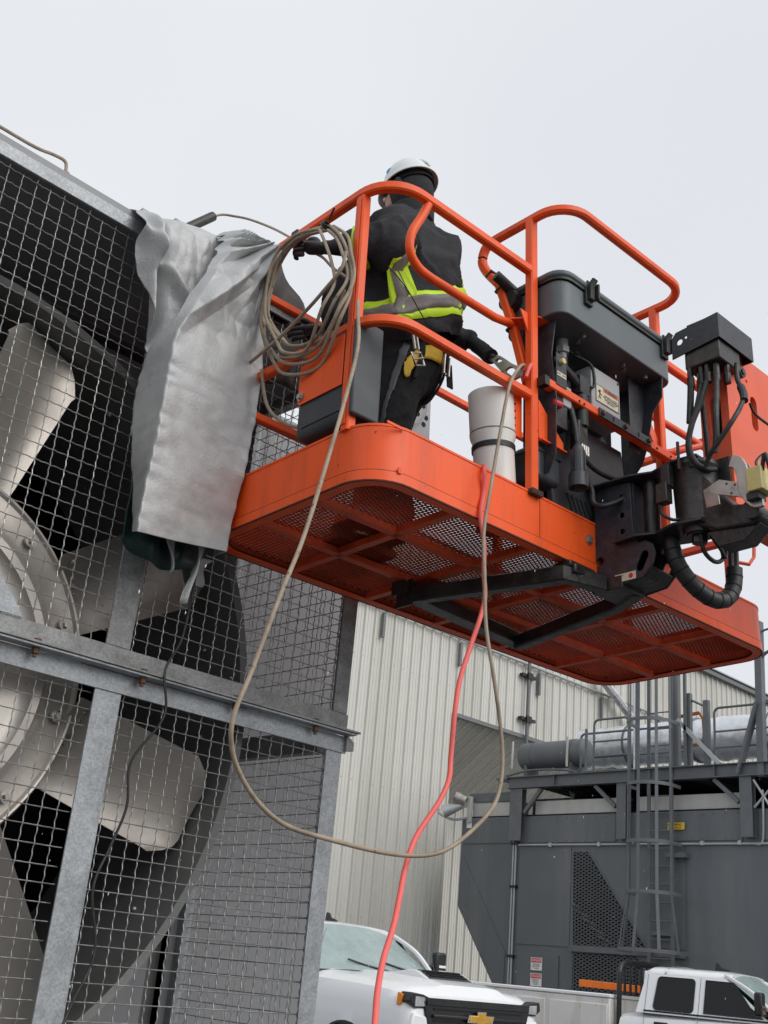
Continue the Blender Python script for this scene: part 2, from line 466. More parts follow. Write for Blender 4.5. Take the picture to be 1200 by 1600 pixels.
tall = rib_panel(10.85).mesh('tall_panel', True, 20)
short = rib_panel(3.65).mesh('short_panel', True, 20)
back = rib_panel(5.75).mesh('back_panel', True, 20)
slope_l = math.hypot(2.2, 1.53)
slope = rib_panel(slope_l).mesh('slope_panel', True, 20)
for me in (tall, short, back, slope): me.materials.append(M['siding'])
pm = {}
for me in (tall, short, back, slope):
    c = me.copy(); c.materials.clear(); c.materials.append(M['siding_b']); pm[me.name] = c


def put(me, loc, k, rx=0):
    o = bpy.data.objects.new('wall_panel', me if (k * 7) % 3 else pm[me.name]); o.location = loc; o.rotation_euler = (rx, 0, 0)
    lk(o, bld)


for k in range(-7, 34):
    x = k * 0.914
    if k < 0: put(tall, (x, 0, 0), k)
    else: put(short, (x, 0, 7.2), k)
for k in range(0, 12):
    put(back, (k * 0.914, 2.2, 0), k + 1)
    put(slope, (k * 0.914, 2.2, 5.67), k + 2, math.atan2(2.2, 1.53))
g = G()
for zz in (2.6, 5.2, 7.8, 10.2):
    for k in range(-20, 60):
        x = 18.9 + k * 0.3047 + 0.1
        if zz < 7.2 and x > 18.9: continue
        g.ball((x, YW - 0.008, zz), 0.014, 5, 3)
obj('siding_screws', in_bld(g), M['trim'], bld, kind='stuff')
g = G().box(18.9, 50, YW - 0.06, YW + 0.02, 7.13, 7.22)
obj('soffit_trim', in_bld(g), M['trim'], bld)
g = G().box(18.85, 18.9, YW - 0.045, YW + 2.2, 0, 7.2)
obj('corner_trim', in_bld(g), M['siding_b'], bld)
g = G().box(18.86, 50, YW + 2.26, YW + 9, 0, 7.2).box(12.5, 18.84, YW + 0.03, YW + 9, 0, 10.8).box(18.86, 50, YW + 0.06, YW + 9, 7.25, 10.8)
obj('building_core', in_bld(g), M['siding_b'], bld)
g = G().bar([(12, YW - 0.09, 10.9), (50, YW - 0.09, 10.9)], 0.16, 0.14)
obj('gutter', in_bld(g), M['trim'], bld, bevel=0.01)
g = G().box(12, 50, YW - 0.22, YW - 0.02, 10.99, 11.03)
obj('eave_flashing', in_bld(g), M['paleconduit'], bld)
g = G().add([(12, YW - 0.2, 11.03), (50, YW - 0.2, 11.03), (50, YW + 9, 12.4), (12, YW + 9, 12.4)], [(0, 1, 2, 3)])
obj('roof', in_bld(g), M['siding_b'], bld)
g = G().tube([(14, YW - 0.1, 8.95), (30, YW - 0.1, 8.95)], 0.035)
obj('wall_pipe', in_bld(g), M['paleconduit'], bld)
for x in (16.35, 18.9, 21.9, 24.6, 27.4):
    g = G().box(x, x + 0.07, YW - 0.12, YW - 0.05, 8.3, 8.85)
    obj('pipe_hanger', in_bld(g), M['trim'], bld)
g = G().tube([(21.44, YW - 0.14, 6.9), (21.44, YW - 0.14, 9.4)], 0.04)
obj('downpipe', in_bld(g), M['modsteel'], bld)
for z in (8.62, 7.55):
    g = G().box(21.2, 21.75, YW - 0.16, YW - 0.04, z, z + 0.07).box(21.36, 21.55, YW - 0.2, YW - 0.16, z - 0.04, z + 0.11)
    obj('pipe_bracket', in_bld(g), M['trimblack'], bld)
g = G().cyl((33.4, YW + 1.2, 11.1), (33.4, YW + 1.2, 11.75), 0.11)
obj('roof_vent', in_bld(g), M['siding_b'], bld)
g = G().tube(spline([(24.2, YW - 0.3, 9.3), (25.3, YW - 0.3, 8.75), (25.9, YW - 0.3, 8.3), (26.1, YW - 0.3, 7.6)], 5), 0.11)
obj('insulated_pipe', in_bld(g), M['foil'], bld)

# ------------------------------------------------------------------ slate grey equipment module
XM = 18.0
mod = empty('equipment_module', (XM, 12, 0), 'large slate grey steel equipment module with platform on top beside white building', 'industrial unit')


def im(g): return g.xf(Matrix.Translation((-XM, -12, 0)))


g = G().prism([(15.72, 4.7), (15.72, 3.0), (14.55, 1.35), (14.55, 0), (5, 0), (5, 4.7)], (XM, 0, 0), (0, 1, 0), (0, 0, 1), (2.6, 0, 0))
obj('module_body', im(g), M['module'], mod, smooth=False)
for (a, b) in ((15.64, 14.42), (14.2, 12.0), (11.6, 9.5), (9.2, 7.2)):
    g = G().box(XM - 0.02, XM - 0.002, b, a, 4.19, 4.69)
    obj('upper_panel', im(g), M['module'], mod, bevel=0.006)
for (a, b, z0, z1) in ((14.2, 12.98, 2.35, 4.13), (12.6, 10.6, 2.4, 4.13), (10.55, 8.9, 1.0, 4.13), (8.85, 7.0, 1.0, 4.13)):
    if a == 12.6:
        g = G().prism([(12.55, 4.13), (10.6, 4.13), (10.6, 2.42), (11.33, 2.42), (12.55, 4.05)], (XM - 0.014, 0, 0), (0, 1, 0), (0, 0, 1), (0.012, 0, 0))
    else:
        g = G().box(XM - 0.014, XM - 0.002, b, a, z0, z1)
    obj('side_panel', im(g), M['module'], mod, bevel=0.004)
g = G().prism([(14.14, 2.2), (13.2, 2.2), (13.2, 0.2), (14.14, 0.2)], (XM - 0.03, 0, 0), (0, 1, 0), (0, 0, 1), (0.028, 0, 0))
obj('access_door', im(g), M['module'], mod, bevel=0.006)
g = G().prism([(15.66, 3.98), (14.46, 2.2), (14.46, 1.3), (15.66, 2.98)], (XM - 0.012, 0, 0), (0, 1, 0), (0, 0, 1), (0.01, 0, 0))
obj('hopper_plate', im(g), M['module'], mod)
for (a, b) in ((15.5, 14.18), (13.9, 12.0), (11.55, 9.5)):
    g = G().box(XM + 0.05, XM + 0.2, b, a, 4.72, 4.99)
    obj('pale_top_panel', im(g), M['strip'], mod, bevel=0.005)
g = G().box(XM + 0.02, XM + 2.6, 7, 15.5, 4.7, 4.73).box(XM + 1.9, XM + 2.5, 7, 15.4, 4.73, 5.38)
obj('under_deck_shade', im(g), M['void'], mod)  # black sheet and wall painting in the shade under the deck


def diamond(poly, x, wd=0.13, hd=0.062, t=0.0075):
    """expanded-metal strands inside a polygon of the YZ plane"""
    def inside(p):
        c = False; n = len(poly)
        for i in range(n):
            a, b = poly[i], poly[(i + 1) % n]
            if (a[1] > p[1]) != (b[1] > p[1]) and p[0] < (b[0] - a[0]) * (p[1] - a[1]) / (b[1] - a[1]) + a[0]: c = not c
        return c
    ys = [p[0] for p in poly]; zs = [p[1] for p in poly]
    g = G(); z = min(zs); row = 0
    while z < max(zs):
        y = min(ys) + (wd / 2 if row % 2 else 0)
        while y < max(ys):
            for (dy, dz) in ((wd / 2, hd / 2), (-wd / 2, hd / 2)):
                if inside((y + dy / 2, z + dz / 2)):
                    a = Vector((x, y, z)); b = Vector((x, y + dy, z + dz))
                    n = Vector((0, -dz, dy)).normalized() * t
                    if n.z < 0: n = -n
                    g.add([a - n, b - n, b + n, a + n, a - n + Vector((0.01, 0, 0)), b - n + Vector((0.01, 0, 0))], [(0, 1, 2, 3), (0, 4, 5, 1)])
            y += wd
        z += hd / 2; row += 1
    return g


for poly in ([(12.93, 4.02), (12.62, 4.02), (11.38, 2.40), (12.9, 2.40)], [(12.9, 2.26), (11.55, 2.26), (11.2, 1.1), (12.9, 1.1)]):
    g = G().prism(poly, (XM - 0.006, 0, 0), (0, 1, 0), (0, 0, 1), (0.004, 0, 0))
    o = obj('opening_shade', im(g), M['void'], mod, smooth=False)  # black panel on the wall, standing in for shade behind the mesh
    g = diamond(poly, XM - 0.03)
    obj('expanded_mesh', im(g), M['modsteel'], mod, kind='stuff', smooth=False)
g = G().bar([(XM - 0.04, 12.95, 2.33), (XM - 0.04, 10.6, 2.33)], 0.06, 0.1).bar([(XM - 0.02, 12.9, 3.1), (XM - 0.02, 12.1, 2.42)], 0.02, 0.08)
obj('mesh_frame', im(g), M['modsteel'], mod)
g = G()
for y0, y1, zz in ((14.2, 7.2, 4.64), (14.2, 7.2, 4.23), (15.6, 14.5, 4.23), (15.6, 14.5, 4.64)):
    y = y0
    while y > y1:
        g.ball((XM - 0.022, y, zz), 0.012, 6, 4); y -= 0.22
obj('panel_bolts', im(g), M['modsteel'], mod, kind='stuff')
# structure on top
for (y0, y1) in ((14.38, 14.08), (11.90, 11.70), (9.46, 9.24)):
    g = G().box(XM - 0.16, XM - 0.145, y1, y0, 4.22, 5.22).box(XM - 0.145, XM - 0.03, (y0 + y1) / 2 - 0.006, (y0 + y1) / 2 + 0.006, 4.22, 5.22)
    g.box(XM - 0.03, XM - 0.018, y1, y0, 4.22, 5.22)
    obj('platform_column', im(g), M['modsteel'], mod, bevel=0.003)
for (a, b) in (((14.05, 4.75), (13.65, 5.2)), ((11.95, 4.8), (12.4, 5.2)), ((9.5, 4.8), (9.95, 5.2))):
    g = G().bar([(XM - 0.1, a[0], a[1]), (XM - 0.1, b[0], b[1])], 0.07, 0.07)
    obj('knee_brace', im(g), M['modsteel'], mod)
g = G().box(XM - 0.2, XM - 0.05, 8.4, 14.45, 5.22, 5.235).box(XM - 0.2, XM - 0.05, 8.4, 14.45, 5.43, 5.445).box(XM - 0.13, XM - 0.12, 8.4, 14.45, 5.235, 5.43)
obj('platform_beam', im(g), M['modsteel'], mod)
for y in (13.3, 11.5, 9.9):
    g = G().box(XM - 0.19, XM - 0.13, y, y + 0.012, 5.236, 5.43)
    obj('stiffener', im(g), M['modsteel'], mod)
g = G().box(XM - 0.05, XM + 2.6, 8.4, 14.45, 5.40, 5.44)
obj('platform_deck', im(g), M['modsteel'], mod)
for y in (9.0, 10.5, 12, 13.5):
    g = G().bar([(XM, y, 5.33), (XM + 2.5, y, 5.33)], 0.1, 0.13)
    obj('cross_beam', im(g), M['modsteel'], mod)
g = G().bar([(XM - 0.1, 8.95, 5.32), (XM + 2.4, 8.95, 5.32)], 0.12, 0.2)
obj('end_beam', im(g), M['modsteel'], mod)
g = G().bar([(XM + 0.1, 15.6, 5.11), (XM + 0.1, 14.3, 5.11)], 0.12, 0.17)
obj('projecting_beam', im(g), M['modsteel'], mod)
g = G().tube(spline([(XM + 0.3, 13.2, 5.15), (XM + 0.3, 13.1, 4.95), (XM + 0.5, 12.4, 4.92)], 5), 0.05).tube([(XM + 0.3, 13.8, 5.05), (XM + 0.4, 11.9, 5.0)], 0.025)
obj('under_deck_pipe', im(g), M['modsteel'], mod)


def rail(name, pts, r=0.022, m='modsteel'):
    obj(name, im(G().tube(pts, r, 8)), M[m], mod)


ZD = 5.44


def loop(y0, y1, x, zt=6.47):
    r = 0.1
    pts = [(x, y0, ZD)] + [(x, y0 - r + r * math.cos(a), zt - r + r * math.sin(a)) for a in [PI * i / 12 for i in range(7)]]
    pts += [(x, y1 + r + r * math.cos(a), zt - r + r * math.sin(a)) for a in [PI / 2 + PI * i / 12 for i in range(7)]] + [(x, y1, ZD)]
    rail('guard_rail', pts)
    rail('mid_rail', [(x, y0, 6.05), (x, y1, 6.05)], 0.018); rail('mid_rail', [(x, y0, 5.77), (x, y1, 5.77)], 0.018)


loop(12.52, 11.75, XM); loop(9.98, 8.1, XM)
loop(13.75, 11.2, XM + 1.3, 6.55)
rail('guard_rail', [(XM + 1.3, 13.6, 6.5), (XM, 12.7, 6.3), (XM, 12.7, 5.44)])
for (y, z1, w) in ((10.47, 6.78, 0.09), (10.12, 6.62, 0.1)):
    obj('gate_post', im(G().box(XM - 0.06, XM + 0.03, y - w / 2, y + w / 2, ZD, z1)), M['modsteel'], mod)
rail('gate_bar', [(XM, 10.47, 6.68), (XM, 10.12, 6.5)], 0.02); rail('gate_bar', [(XM, 10.6, 6.1), (XM, 10.12, 5.85)], 0.02)
g = G().bar([(XM + 0.4, 11.1, 6.47), (XM + 0.4, 10.5, 6.52), (XM + 0.4, 10.42, 6.4), (XM + 0.4, 10.42, 5.95), (XM + 0.4, 11.1, 5.9)], 0.05, 0.05)
obj('rusty_gate_frame', im(g), M['rustorange'], mod)
g = G().bar([(XM + 0.4, 10.8, 6.5), (XM + 0.4, 10.74, 6.2)], 0.05, 0.05)
obj('rusty_gate_bar', im(g), M['rustorange'], mod)
g = G().bar([(XM - 0.1, 10.66, 6.3), (XM - 0.1, 9.83, 5.45)], 0.05, 0.07)
obj('pale_brace', im(g), M['paleconduit'], mod)
g = G().bar([(XM - 0.1, 9.06, 5.2), (XM - 0.1, 9.03, 7.9)], 0.12, 0.14, up=(1, 0, 0)).bar([(XM - 0.15, 9.08, 6.45), (XM - 0.15, 9.47, 5.25)], 0.05, 0.16, up=(1, 0, 0))
obj('mast_post', im(g), M['modsteel'], mod)
rail('mast_arm', spline([(XM - 0.1, 9.0, 7.25), (XM - 0.1, 8.85, 7.35), (XM - 0.1, 8.4, 7.4)], 4), 0.03)
rail('mast_arm', spline([(XM - 0.1, 9.0, 7.7), (XM - 0.1, 8.85, 7.75), (XM - 0.1, 8.4, 7.75)], 4), 0.02)
rail('side_rail', [(XM - 0.1, 9.05, 6.47), (XM + 1.5, 9.0, 6.5)]); rail('side_rail', [(XM - 0.1, 9.05, 5.95), (XM + 1.5, 9.0, 5.95)])
rail('cross_tie', [(XM - 0.15, 9.2, 5.15), (XM - 0.15, 8.8, 4.5)], 0.02, 'paleconduit'); rail('cross_tie', [(XM - 0.15, 8.8, 5.1), (XM - 0.15, 9.2, 4.7)], 0.02, 'paleconduit')
# vertical exhaust post behind the ladder
obj('grey_riser', im(G().cyl((XM + 0.2, 10.86, 5.44), (XM + 0.2, 10.86, 7.9), 0.085)), M['modsteel'], mod)
obj('silver_riser', im(G().cyl((XM + 0.2, 11.72, 5.44), (XM + 0.2, 11.72, 7.4), 0.05)), M['foil'], mod)
# conduits
for y in (14.33, 14.27):
    obj('conduit', im(G().tube([(XM - 0.04, y, 0.2), (XM - 0.04, y, 5.3 if y > 14.3 else 4.15)], 0.018)), M['paleconduit'], mod)
for z in (2.1, 3.35, 4.15):
    obj('conduit_clamp', im(G().box(XM - 0.065, XM, 14.22, 14.38, z, z + 0.05)), M['trimblack'], mod)
obj('conduit', im(G().tube([(XM - 0.05, 14.2, 4.15), (XM - 0.05, 7.5, 4.12)], 0.02)), M['paleconduit'], mod)
for y in (13.4, 12.3, 10.2, 9.5):
    obj('conduit_clamp', im(G().box(XM - 0.08, XM - 0.02, y, y + 0.06, 4.11, 4.18)), M['paleconduit'], mod)
obj('conduit', im(G().tube(spline([(XM - 0.05, 9.25, 4.12), (XM - 0.05, 9.12, 4.2), (XM - 0.05, 9.1, 5.0)], 4), 0.018)), M['paleconduit'], mod)

# ladder with cage
lad = empty('caged_ladder', (XM - 0.15, 10.98, 1.2), 'grey caged access ladder fixed to front of slate grey module', 'ladder')


def il(g): return g.xf(Matrix.Translation((-XM + 0.15, -10.98, -1.2)))


for y in (11.22, 10.76):
    obj('stringer', il(G().bar([(XM - 0.15, y, 1.2), (XM - 0.15, y, 7.1)], 0.022, 0.065, up=(0, 1, 0))), M['modsteel'], lad)
z = 1.35
while z < 6.5:
    obj('rung', il(G().tube([(XM - 0.15, 11.22, z), (XM - 0.15, 10.76, z)], 0.013, 6)), M['modsteel'], lad); z += 0.3


def hoop(z, rr, cy=11.0, x0=XM - 0.15):
    pts = [(x0, cy + rr, z)]
    for i in range(13):
        a = PI / 2 + PI * i / 12
        pts.append((x0 - 0.28 + rr * math.cos(a), cy + rr * math.sin(a), z))
    pts.append((x0, cy - rr, z)); return pts


for z, rr in ((7.12, 0.42), (6.2, 0.42), (5.08, 0.42), (4.1, 0.42), (3.27, 0.42), (2.34, 0.56)):
    obj('cage_hoop', il(G().bar(hoop(z, rr), 0.012, 0.06)), M['modsteel'], lad)
for i, a in enumerate((95, 135, 180, 225, 265)):
    t = math.radians(a); p = []
    for z, rr in ((7.12, 0.41), (3.27, 0.41), (2.34, 0.55)):
        p.append((XM - 0.43 + rr * math.cos(t), 11.0 + rr * math.sin(t), z))
    obj('cage_bar', il(G().bar(p, 0.055, 0.012, up=(math.cos(t), math.sin(t), 0))), M['modsteel'], lad)
for y in (11.5, 10.5):
    obj('grab_post', il(G().bar([(XM - 0.1, y, ZD), (XM - 0.1, y, 7.15)], 0.05, 0.05)), M['modsteel'], lad)
obj('standoff_bracket', il(G().box(XM - 0.15, XM, 10.5, 10.9, 3.9, 3.98)), M['modsteel'], lad)
obj('standoff_bracket', il(G().box(XM - 0.15, XM, 10.76, 11.2, 2.62, 2.68)), M['modsteel'], lad)

# horizontal tank
tk = empty('receiver_tank', (XM + 0.3, 13.65, ZD), 'small grey horizontal cylinder tank at left end of rooftop platform', 'tank')


def it(g): return g.xf(Matrix.Translation((-XM - 0.3, -13.65, -ZD)))


obj('shell', it(G().lathe([(0.001, -0.02), (0.2, -0.01), (0.265, 0.03), (0.27, 0.06), (0.27, 1.5), (0.265, 1.53), (0.2, 1.57), (0.001, 1.58)], (XM + 0.3, 12.87, 5.93), (0, 1, 0), 32)), M['modsteel'], tk)
for y in (13.12, 13.2, 14.1):
    obj('band', it(G().lathe([(0.273, 0), (0.279, 0), (0.279, 0.03), (0.273, 0.03)], (XM + 0.3, y, 5.93), (0, 1, 0), 32, cap=False)), M['modsteel'], tk)
for y in (13.1, 14.2):
    obj('saddle', it(G().box(XM + 0.1, XM + 0.5, y, y + 0.06, ZD + 0.003, 5.72)), M['modsteel'], tk)
obj('sight_gauge', it(G().tube([(XM + 0.01, 13.15, 5.62), (XM + 0.01, 13.15, 6.2)], 0.025)), M['strip'], tk)
obj('sight_gauge', it(G().tube([(XM + 0.01, 14.5, 5.65), (XM + 0.01, 14.5, 6.2)], 0.022)), M['strip'], tk)
obj('drain_pipe', it(G().tube(spline([(XM - 0.02, 14.6, 5.5), (XM - 0.05, 14.0, 5.58), (XM - 0.05, 13.2, 5.55), (XM, 12.9, 5.5), (XM, 12.82, 5.6), (XM, 12.82, 5.8)], 5), 0.022)), M['modsteel'], tk)
obj('drip_tray', it(G().box(XM - 0.18, XM + 0.2, 14.46, 14.75, 5.40, 5.44)), M['modsteel'], tk)

# foil wrapped duct
du = empty('foil_wrapped_duct', (XM + 2.0, 11, ZD), 'long silver foil wrapped duct running behind the platform guard rails', 'duct')
random.seed(3)
y = 14.0
g = G(); prof = []
n = 44
o0 = 0
y = 14.1; rings = []
k = 0
while y > 7.6:
    rr = 0.41 + (0.025 if k % 9 == 0 else 0) + random.uniform(-0.012, 0.012)
    rings.append((y, rr)); y -= 0.12; k += 1
for (y, rr) in rings:
    for i in range(28):
        a = 2 * PI * i / 28
        q = rr + 0.02 * noise.noise(Vector((y * 4, math.cos(a) * 3, math.sin(a) * 3)))
        g.v.append(Vector((XM + 2.0 + q * math.cos(a), y, 6.40 + q * math.sin(a))))
for j in range(len(rings) - 1):
    for i in range(28):
        i2 = (i + 1) % 28
        g.f.append([j * 28 + i, j * 28 + i2, (j + 1) * 28 + i2, (j + 1) * 28 + i])
g.f.append(list(range(28)))
obj('duct_wrap', g.xf(Matrix.Translation((-XM - 2, -11, -ZD))), M['foil'], du, angle=50)
for y in (12.9, 11.4, 9.8, 8.9):
    obj('duct_band', G().lathe([(0.42, 0), (0.445, 0.01), (0.445, 0.05), (0.42, 0.06)], (0, y - 11, 6.40 - ZD), (0, 1, 0), 28, cap=False), M['modsteel'], du)
for y in (13, 10, 8.3):
    obj('duct_support', G().box(-0.05, 0.05, y - 11 - 0.05, y - 11 + 0.05, 0.003, 0.6), M['modsteel'], du)
obj('data_plate', G().box(-0.432, -0.424, 9.35 - 11, 9.47 - 11, 0.80, 0.88), M['white'], du)

# flood light on the module's corner
fl = empty('flood_light', (XM - 0.05, 15.55, 4.9), 'small weathered flood light on bracket at upper left corner of grey module', 'lamp')
obj('bracket', G().box(-0.04, 0.04, -0.10, 0.0, -0.3, 0.22), M['strip'], fl, bevel=0.01)
obj('lamp_head', G().cyl((-0.05, 0.12, 0.05), (-0.3, 0.42, -0.12), 0.07, r2=0.13), M['paleconduit'], fl)
obj('lamp_head', G().cyl((-0.05, 0.02, 0.12), (-0.16, 0.22, 0.2), 0.1, r2=0.12), M['metal'], fl)
obj('feed_pipe', G().tube(spline([(-0.05, -0.05, -0.2), (-0.1, 0.3, -0.24), (-0.02, 0.75, -0.1), (0, 0.8, 0.0)], 5), 0.03), M['paleconduit'], fl)

# safety signs
for i, (z1, lines, lab) in enumerate(((2.13, ('THIS AREA', 'EQUIPMENT', 'STARTS'), 'upper red and white DANGER sign on grey module above the truck bed'),
                                      (1.86, ('KEEP OUT', 'MOVING', 'PARTS'), 'lower red and white DANGER sign on grey module, half hidden by truck bed'))):
    s = empty('danger_sign', (XM - 0.04, 13.68, z1 - 0.11), lab, 'sign', group='danger signs on the grey module')
    obj('sign_plate', G().box(-0.003, 0.003, -0.13, 0.13, -0.11, 0.11), M['white'], s, bevel=0.002)
    obj('red_band', G().box(-0.006, -0.0035, -0.12, 0.12, 0.025, 0.10), M['signred'], s)
    text('DANGER', 0.06, M['white'], (-0.008, 0, 0.062), (0, -1, 0), (0, 0, 1), s)
    if i == 0:
        for j, l in enumerate(lines): text(l, 0.034, M['ink'], (-0.005, 0, -0.005 - j * 0.035), (0, -1, 0), (0, 0, 1), s)
    else:
        for j, l in enumerate(lines): text(l, 0.034, M['ink'], (-0.005, 0, -0.005 - j * 0.035), (0, -1, 0), (0, 0, 1), s)
s = empty('warning_sign', (XM - 0.045, 10.74, 4.44), 'small yellow warning sign with black text on module wall behind ladder', 'sign')
obj('sign_plate', G().box(-0.003, 0.003, -0.17, 0.17, -0.06, 0.06), M['signyellow'], s, bevel=0.002)
text('WARNING', 0.06, M['ink'], (-0.005, 0.03, 0.022), (0, -1, 0), (0, 0, 1), s)
text('HOT SURFACE', 0.04, M['ink'], (-0.005, 0.03, -0.03), (0, -1, 0), (0, 0, 1), s)
s = obj('door_tag', G().box(XM - 0.03, XM - 0.022, 15.45, 15.58, 4.5, 4.64), M['white'], label='tiny white notice plate near the upper left corner of grey module', cat='label', at=(XM - 0.026, 15.5, 4.57))

# ------------------------------------------------------------------ fan unit behind the guard
YC, YP = 3.32, 4.15
FX, FZ, RL = 1.278, 2.385, 1.335
fan = empty('fan_cooler', (FX, YP, 0), 'large industrial axial fan unit in grey housing with wide stainless blades', 'fan unit')


def inf(g): return g.xf(Matrix.Translation((-FX, -YP, 0)))


# face of the housing with round opening
N_ = 64
def face(x0, x1, z0, z1, r):
    g = G(); vs = []
    for i in range(N_):
        a = 2 * PI * i / N_; c, s_ = math.cos(a), math.sin(a)
        vs.append((FX + r * c, YP, FZ + r * s_))
    for i in range(N_):
        a = 2 * PI * i / N_; c, s_ = math.cos(a), math.sin(a)
        tx = (x1 - FX) / c if c > 1e-6 else ((x0 - FX) / c if c < -1e-6 else 1e9)
        tz = (z1 - FZ) / s_ if s_ > 1e-6 else ((z0 - FZ) / s_ if s_ < -1e-6 else 1e9)
        t = min(tx, tz); vs.append((FX + t * c, YP, FZ + t * s_))
    fs = [(i, (i + 1) % N_, N_ + (i + 1) % N_, N_ + i) for i in range(N_)]
    g.add(vs, fs)
    # corners
    for (cx, cz) in ((x1, z1), (x0, z1), (x0, z0), (x1, z0)):
        a = math.atan2(cz - FZ, cx - FX) % (2 * PI); i = int(a / (2 * PI) * N_)
        b = len(g.v); g.v.append(Vector((cx, YP, cz))); g.f.append([N_ + i, N_ + (i + 1) % N_, b])
    return g


obj('housing_face', inf(face(-0.44, 2.86, 0.12, 4.10, RL - 0.03)), M['housing'], fan, smooth=False)
g = G().box(2.95, 3.77, YP, YP + 0.01, 0.12, 4.18)
obj('side_sheet', inf(g), M['housing'], fan, bevel=0.003)
g = G().box(2.86, 2.95, YP + 0.05, YP + 0.06, 0.12, 4.18)
obj('groove_shade_strip', inf(g), M['ringpaint'], fan)  # recessed strip coloured darker to carry the shadow of the groove
g = G().box(-1.2, -0.44, YP, YP + 0.01, 0.12, 4.18)
obj('side_sheet', inf(g), M['housing'], fan, bevel=0.003)
g = G().box(-1.2, 3.77, YP + 0.012, 6.4, 0.02, 0.12).box(-1.2, 3.77, YP + 0.012, 6.4, 4.18, 4.2).box(3.75, 3.77, YP + 0.012, 6.4, 0.12, 4.18).box(-1.2, -1.18, YP + 0.012, 6.4, 0.12, 4.18).box(-1.18, 3.75, 6.38, 6.4, 0.12, 4.18)
obj('housing_shell', inf(g), M['housing'], fan)
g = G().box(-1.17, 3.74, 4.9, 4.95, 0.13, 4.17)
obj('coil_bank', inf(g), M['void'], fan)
# shroud ring (rolled lip)
g = G().lathe([(RL - 0.035, YP + 0.15), (RL - 0.032, YP - 0.25), (RL - 0.03, 3.47), (RL - 0.022, 3.415), (RL, 3.40), (RL + 0.005, 3.43), (RL + 0.002, 3.6), (RL + 0.002, YP - 0.01)], (FX, 0, FZ), (0, 1, 0), 96, cap=False)
obj('shroud_ring', inf(g), M['ringpaint'], fan)
g = G()
for i in range(24):
    a = 2 * PI * i / 24
    g.ball((FX + (RL - 0.036) * math.cos(a), 3.62, FZ + (RL - 0.036) * math.sin(a)), 0.012, 8, 6)
obj('rivets', inf(g), M['metal'], fan, kind='stuff')

# rotor
YH = 3.46
RH = 0.665
prof = [(0.001, 0.02), (0.15, 0.02), (0.44, 0.02), (0.475, 0.012), (0.49, -0.004), (0.52, -0.004), (0.535, 0.012), (0.56, 0.02), (0.61, 0.022),
        (0.64, 0.02), (0.648, 0.008), (0.655, 0.006), (0.662, 0.018), (0.668, 0.03), (0.668, 0.22), (0.64, 0.23)]
rot = obj('rotor_hub', inf(G().lathe(prof, (FX, YH, FZ), (0, 1, 0), 96)), M['stainless'], fan)
for i in range(12):
    a = math.radians(-8 + 30 * i); r = 0.60
    c = Vector((FX + r * math.cos(a), YH + 0.01, FZ + r * math.sin(a)))
    g = G().cyl(c, c + Vector((0, -0.012, 0)), 0.021, 16).cyl(c + Vector((0, -0.0115, 0)), c + Vector((0, -0.026, 0)), 0.012, 6)
    obj('hub_bolt', inf(g), M['metal'], rot)


def blade():
    g = G(); nu, nv = 16, 12; th = 0.006
    top = []; bot = []
    for i in range(nu + 1):
        u = i / nu; r = 0.64 + (1.288 - 0.64) * u
        ch = 0.335 + 0.04 * u
        pit = math.radians(32 - 16 * u)
        for j in range(nv + 1):
            v = j / nv - 0.5
            rr = r
            e = abs(v) * 2
            if u > 0.8: rr = r - 0.05 * (u - 0.8) / 0.2 * max(0, (e - 0.5) / 0.5) ** 2 * 2.2
            t = v * ch * math.cos(pit); d = -v * ch * math.sin(pit) * 1.0 + 0.055 * (4 * v * v - 1) * -1
            ang = t / rr
            p = Vector((rr * math.cos(ang), d + 0.03, rr * math.sin(ang)))
            top.append(p); bot.append(p + Vector((0, th, 0)))
    k = nv + 1; n = len(top)
    fs = []
    for i in range(nu):
        for j in range(nv):
            a = i * k + j; fs.append((a, a + 1, a + k + 1, a + k)); fs.append((n + a, n + a + k, n + a + k + 1, n + a + 1))
    for i in range(nu):
        for j in (0, nv):
            a = i * k + j; fs.append((a, a + k, n + a + k, n + a))
    for j in range(nv):
        for i in (0, nu):
            a = i * k + j; fs.append((a, a + 1, n + a + 1, n + a))
    g.add(top + bot, fs)
    return g


bme = blade().mesh('blade', True, 50); bme.materials.append(M['stainless'])
wg = G()
for j in range(9):
    v = (j / 8 - 0.5) * 0.24
    wg.ball((0.672 + random.uniform(-.003, .003), 0.03 - v * 0.5, v * 0.9), 0.0085, 6, 5)
wme = wg.mesh('weld', True); wme.materials.append(M['metal'])
for i in range(8):
    a = math.radians(31 + 45 * i)
    o = bpy.data.objects.new('blade', bme); o.location = (0, YH - YP + 0.0, FZ); o.rotation_euler = (0, -a, 0); lk(o, rot)
    w = bpy.data.objects.new('weld_bead', wme); w.location = (0, YH - YP, FZ); w.rotation_euler = (0, -a, 0); lk(w, rot)

# ------------------------------------------------------------------ galvanised guard cage
cage = empty('mesh_guard_cage', (FX, YC, 0), 'galvanised woven wire mesh guard cage standing in front of the big fan', 'guard cage')


def ic(g): return g.xf(Matrix.Translation((-FX, -YC, 0)))


X0, X1 = -0.45, 3.0
PT = 0.0552


def wire(p0, p1, axis_off, amp, per, ph, r=0.0023, step=4):
    p0, p1, off = Vector(p0), Vector(p1), Vector(axis_off)
    L_ = (p1 - p0).length; n = int(L_ / per * step); pts = []
    for i in range(n + 1):
        t = i / n
        b = p0 + (p1 - p0) * t
        jj = Vector((noise.noise(b * 1.3 + Vector((5, 0, 0))), noise.noise(b * 1.1) * 1.5, noise.noise(b * 1.4 + Vector((0, 9, 0))))) * 0.006
        pts.append(b + jj + off * (amp * math.cos(2 * PI * t * L_ / per + ph)))
    return pts


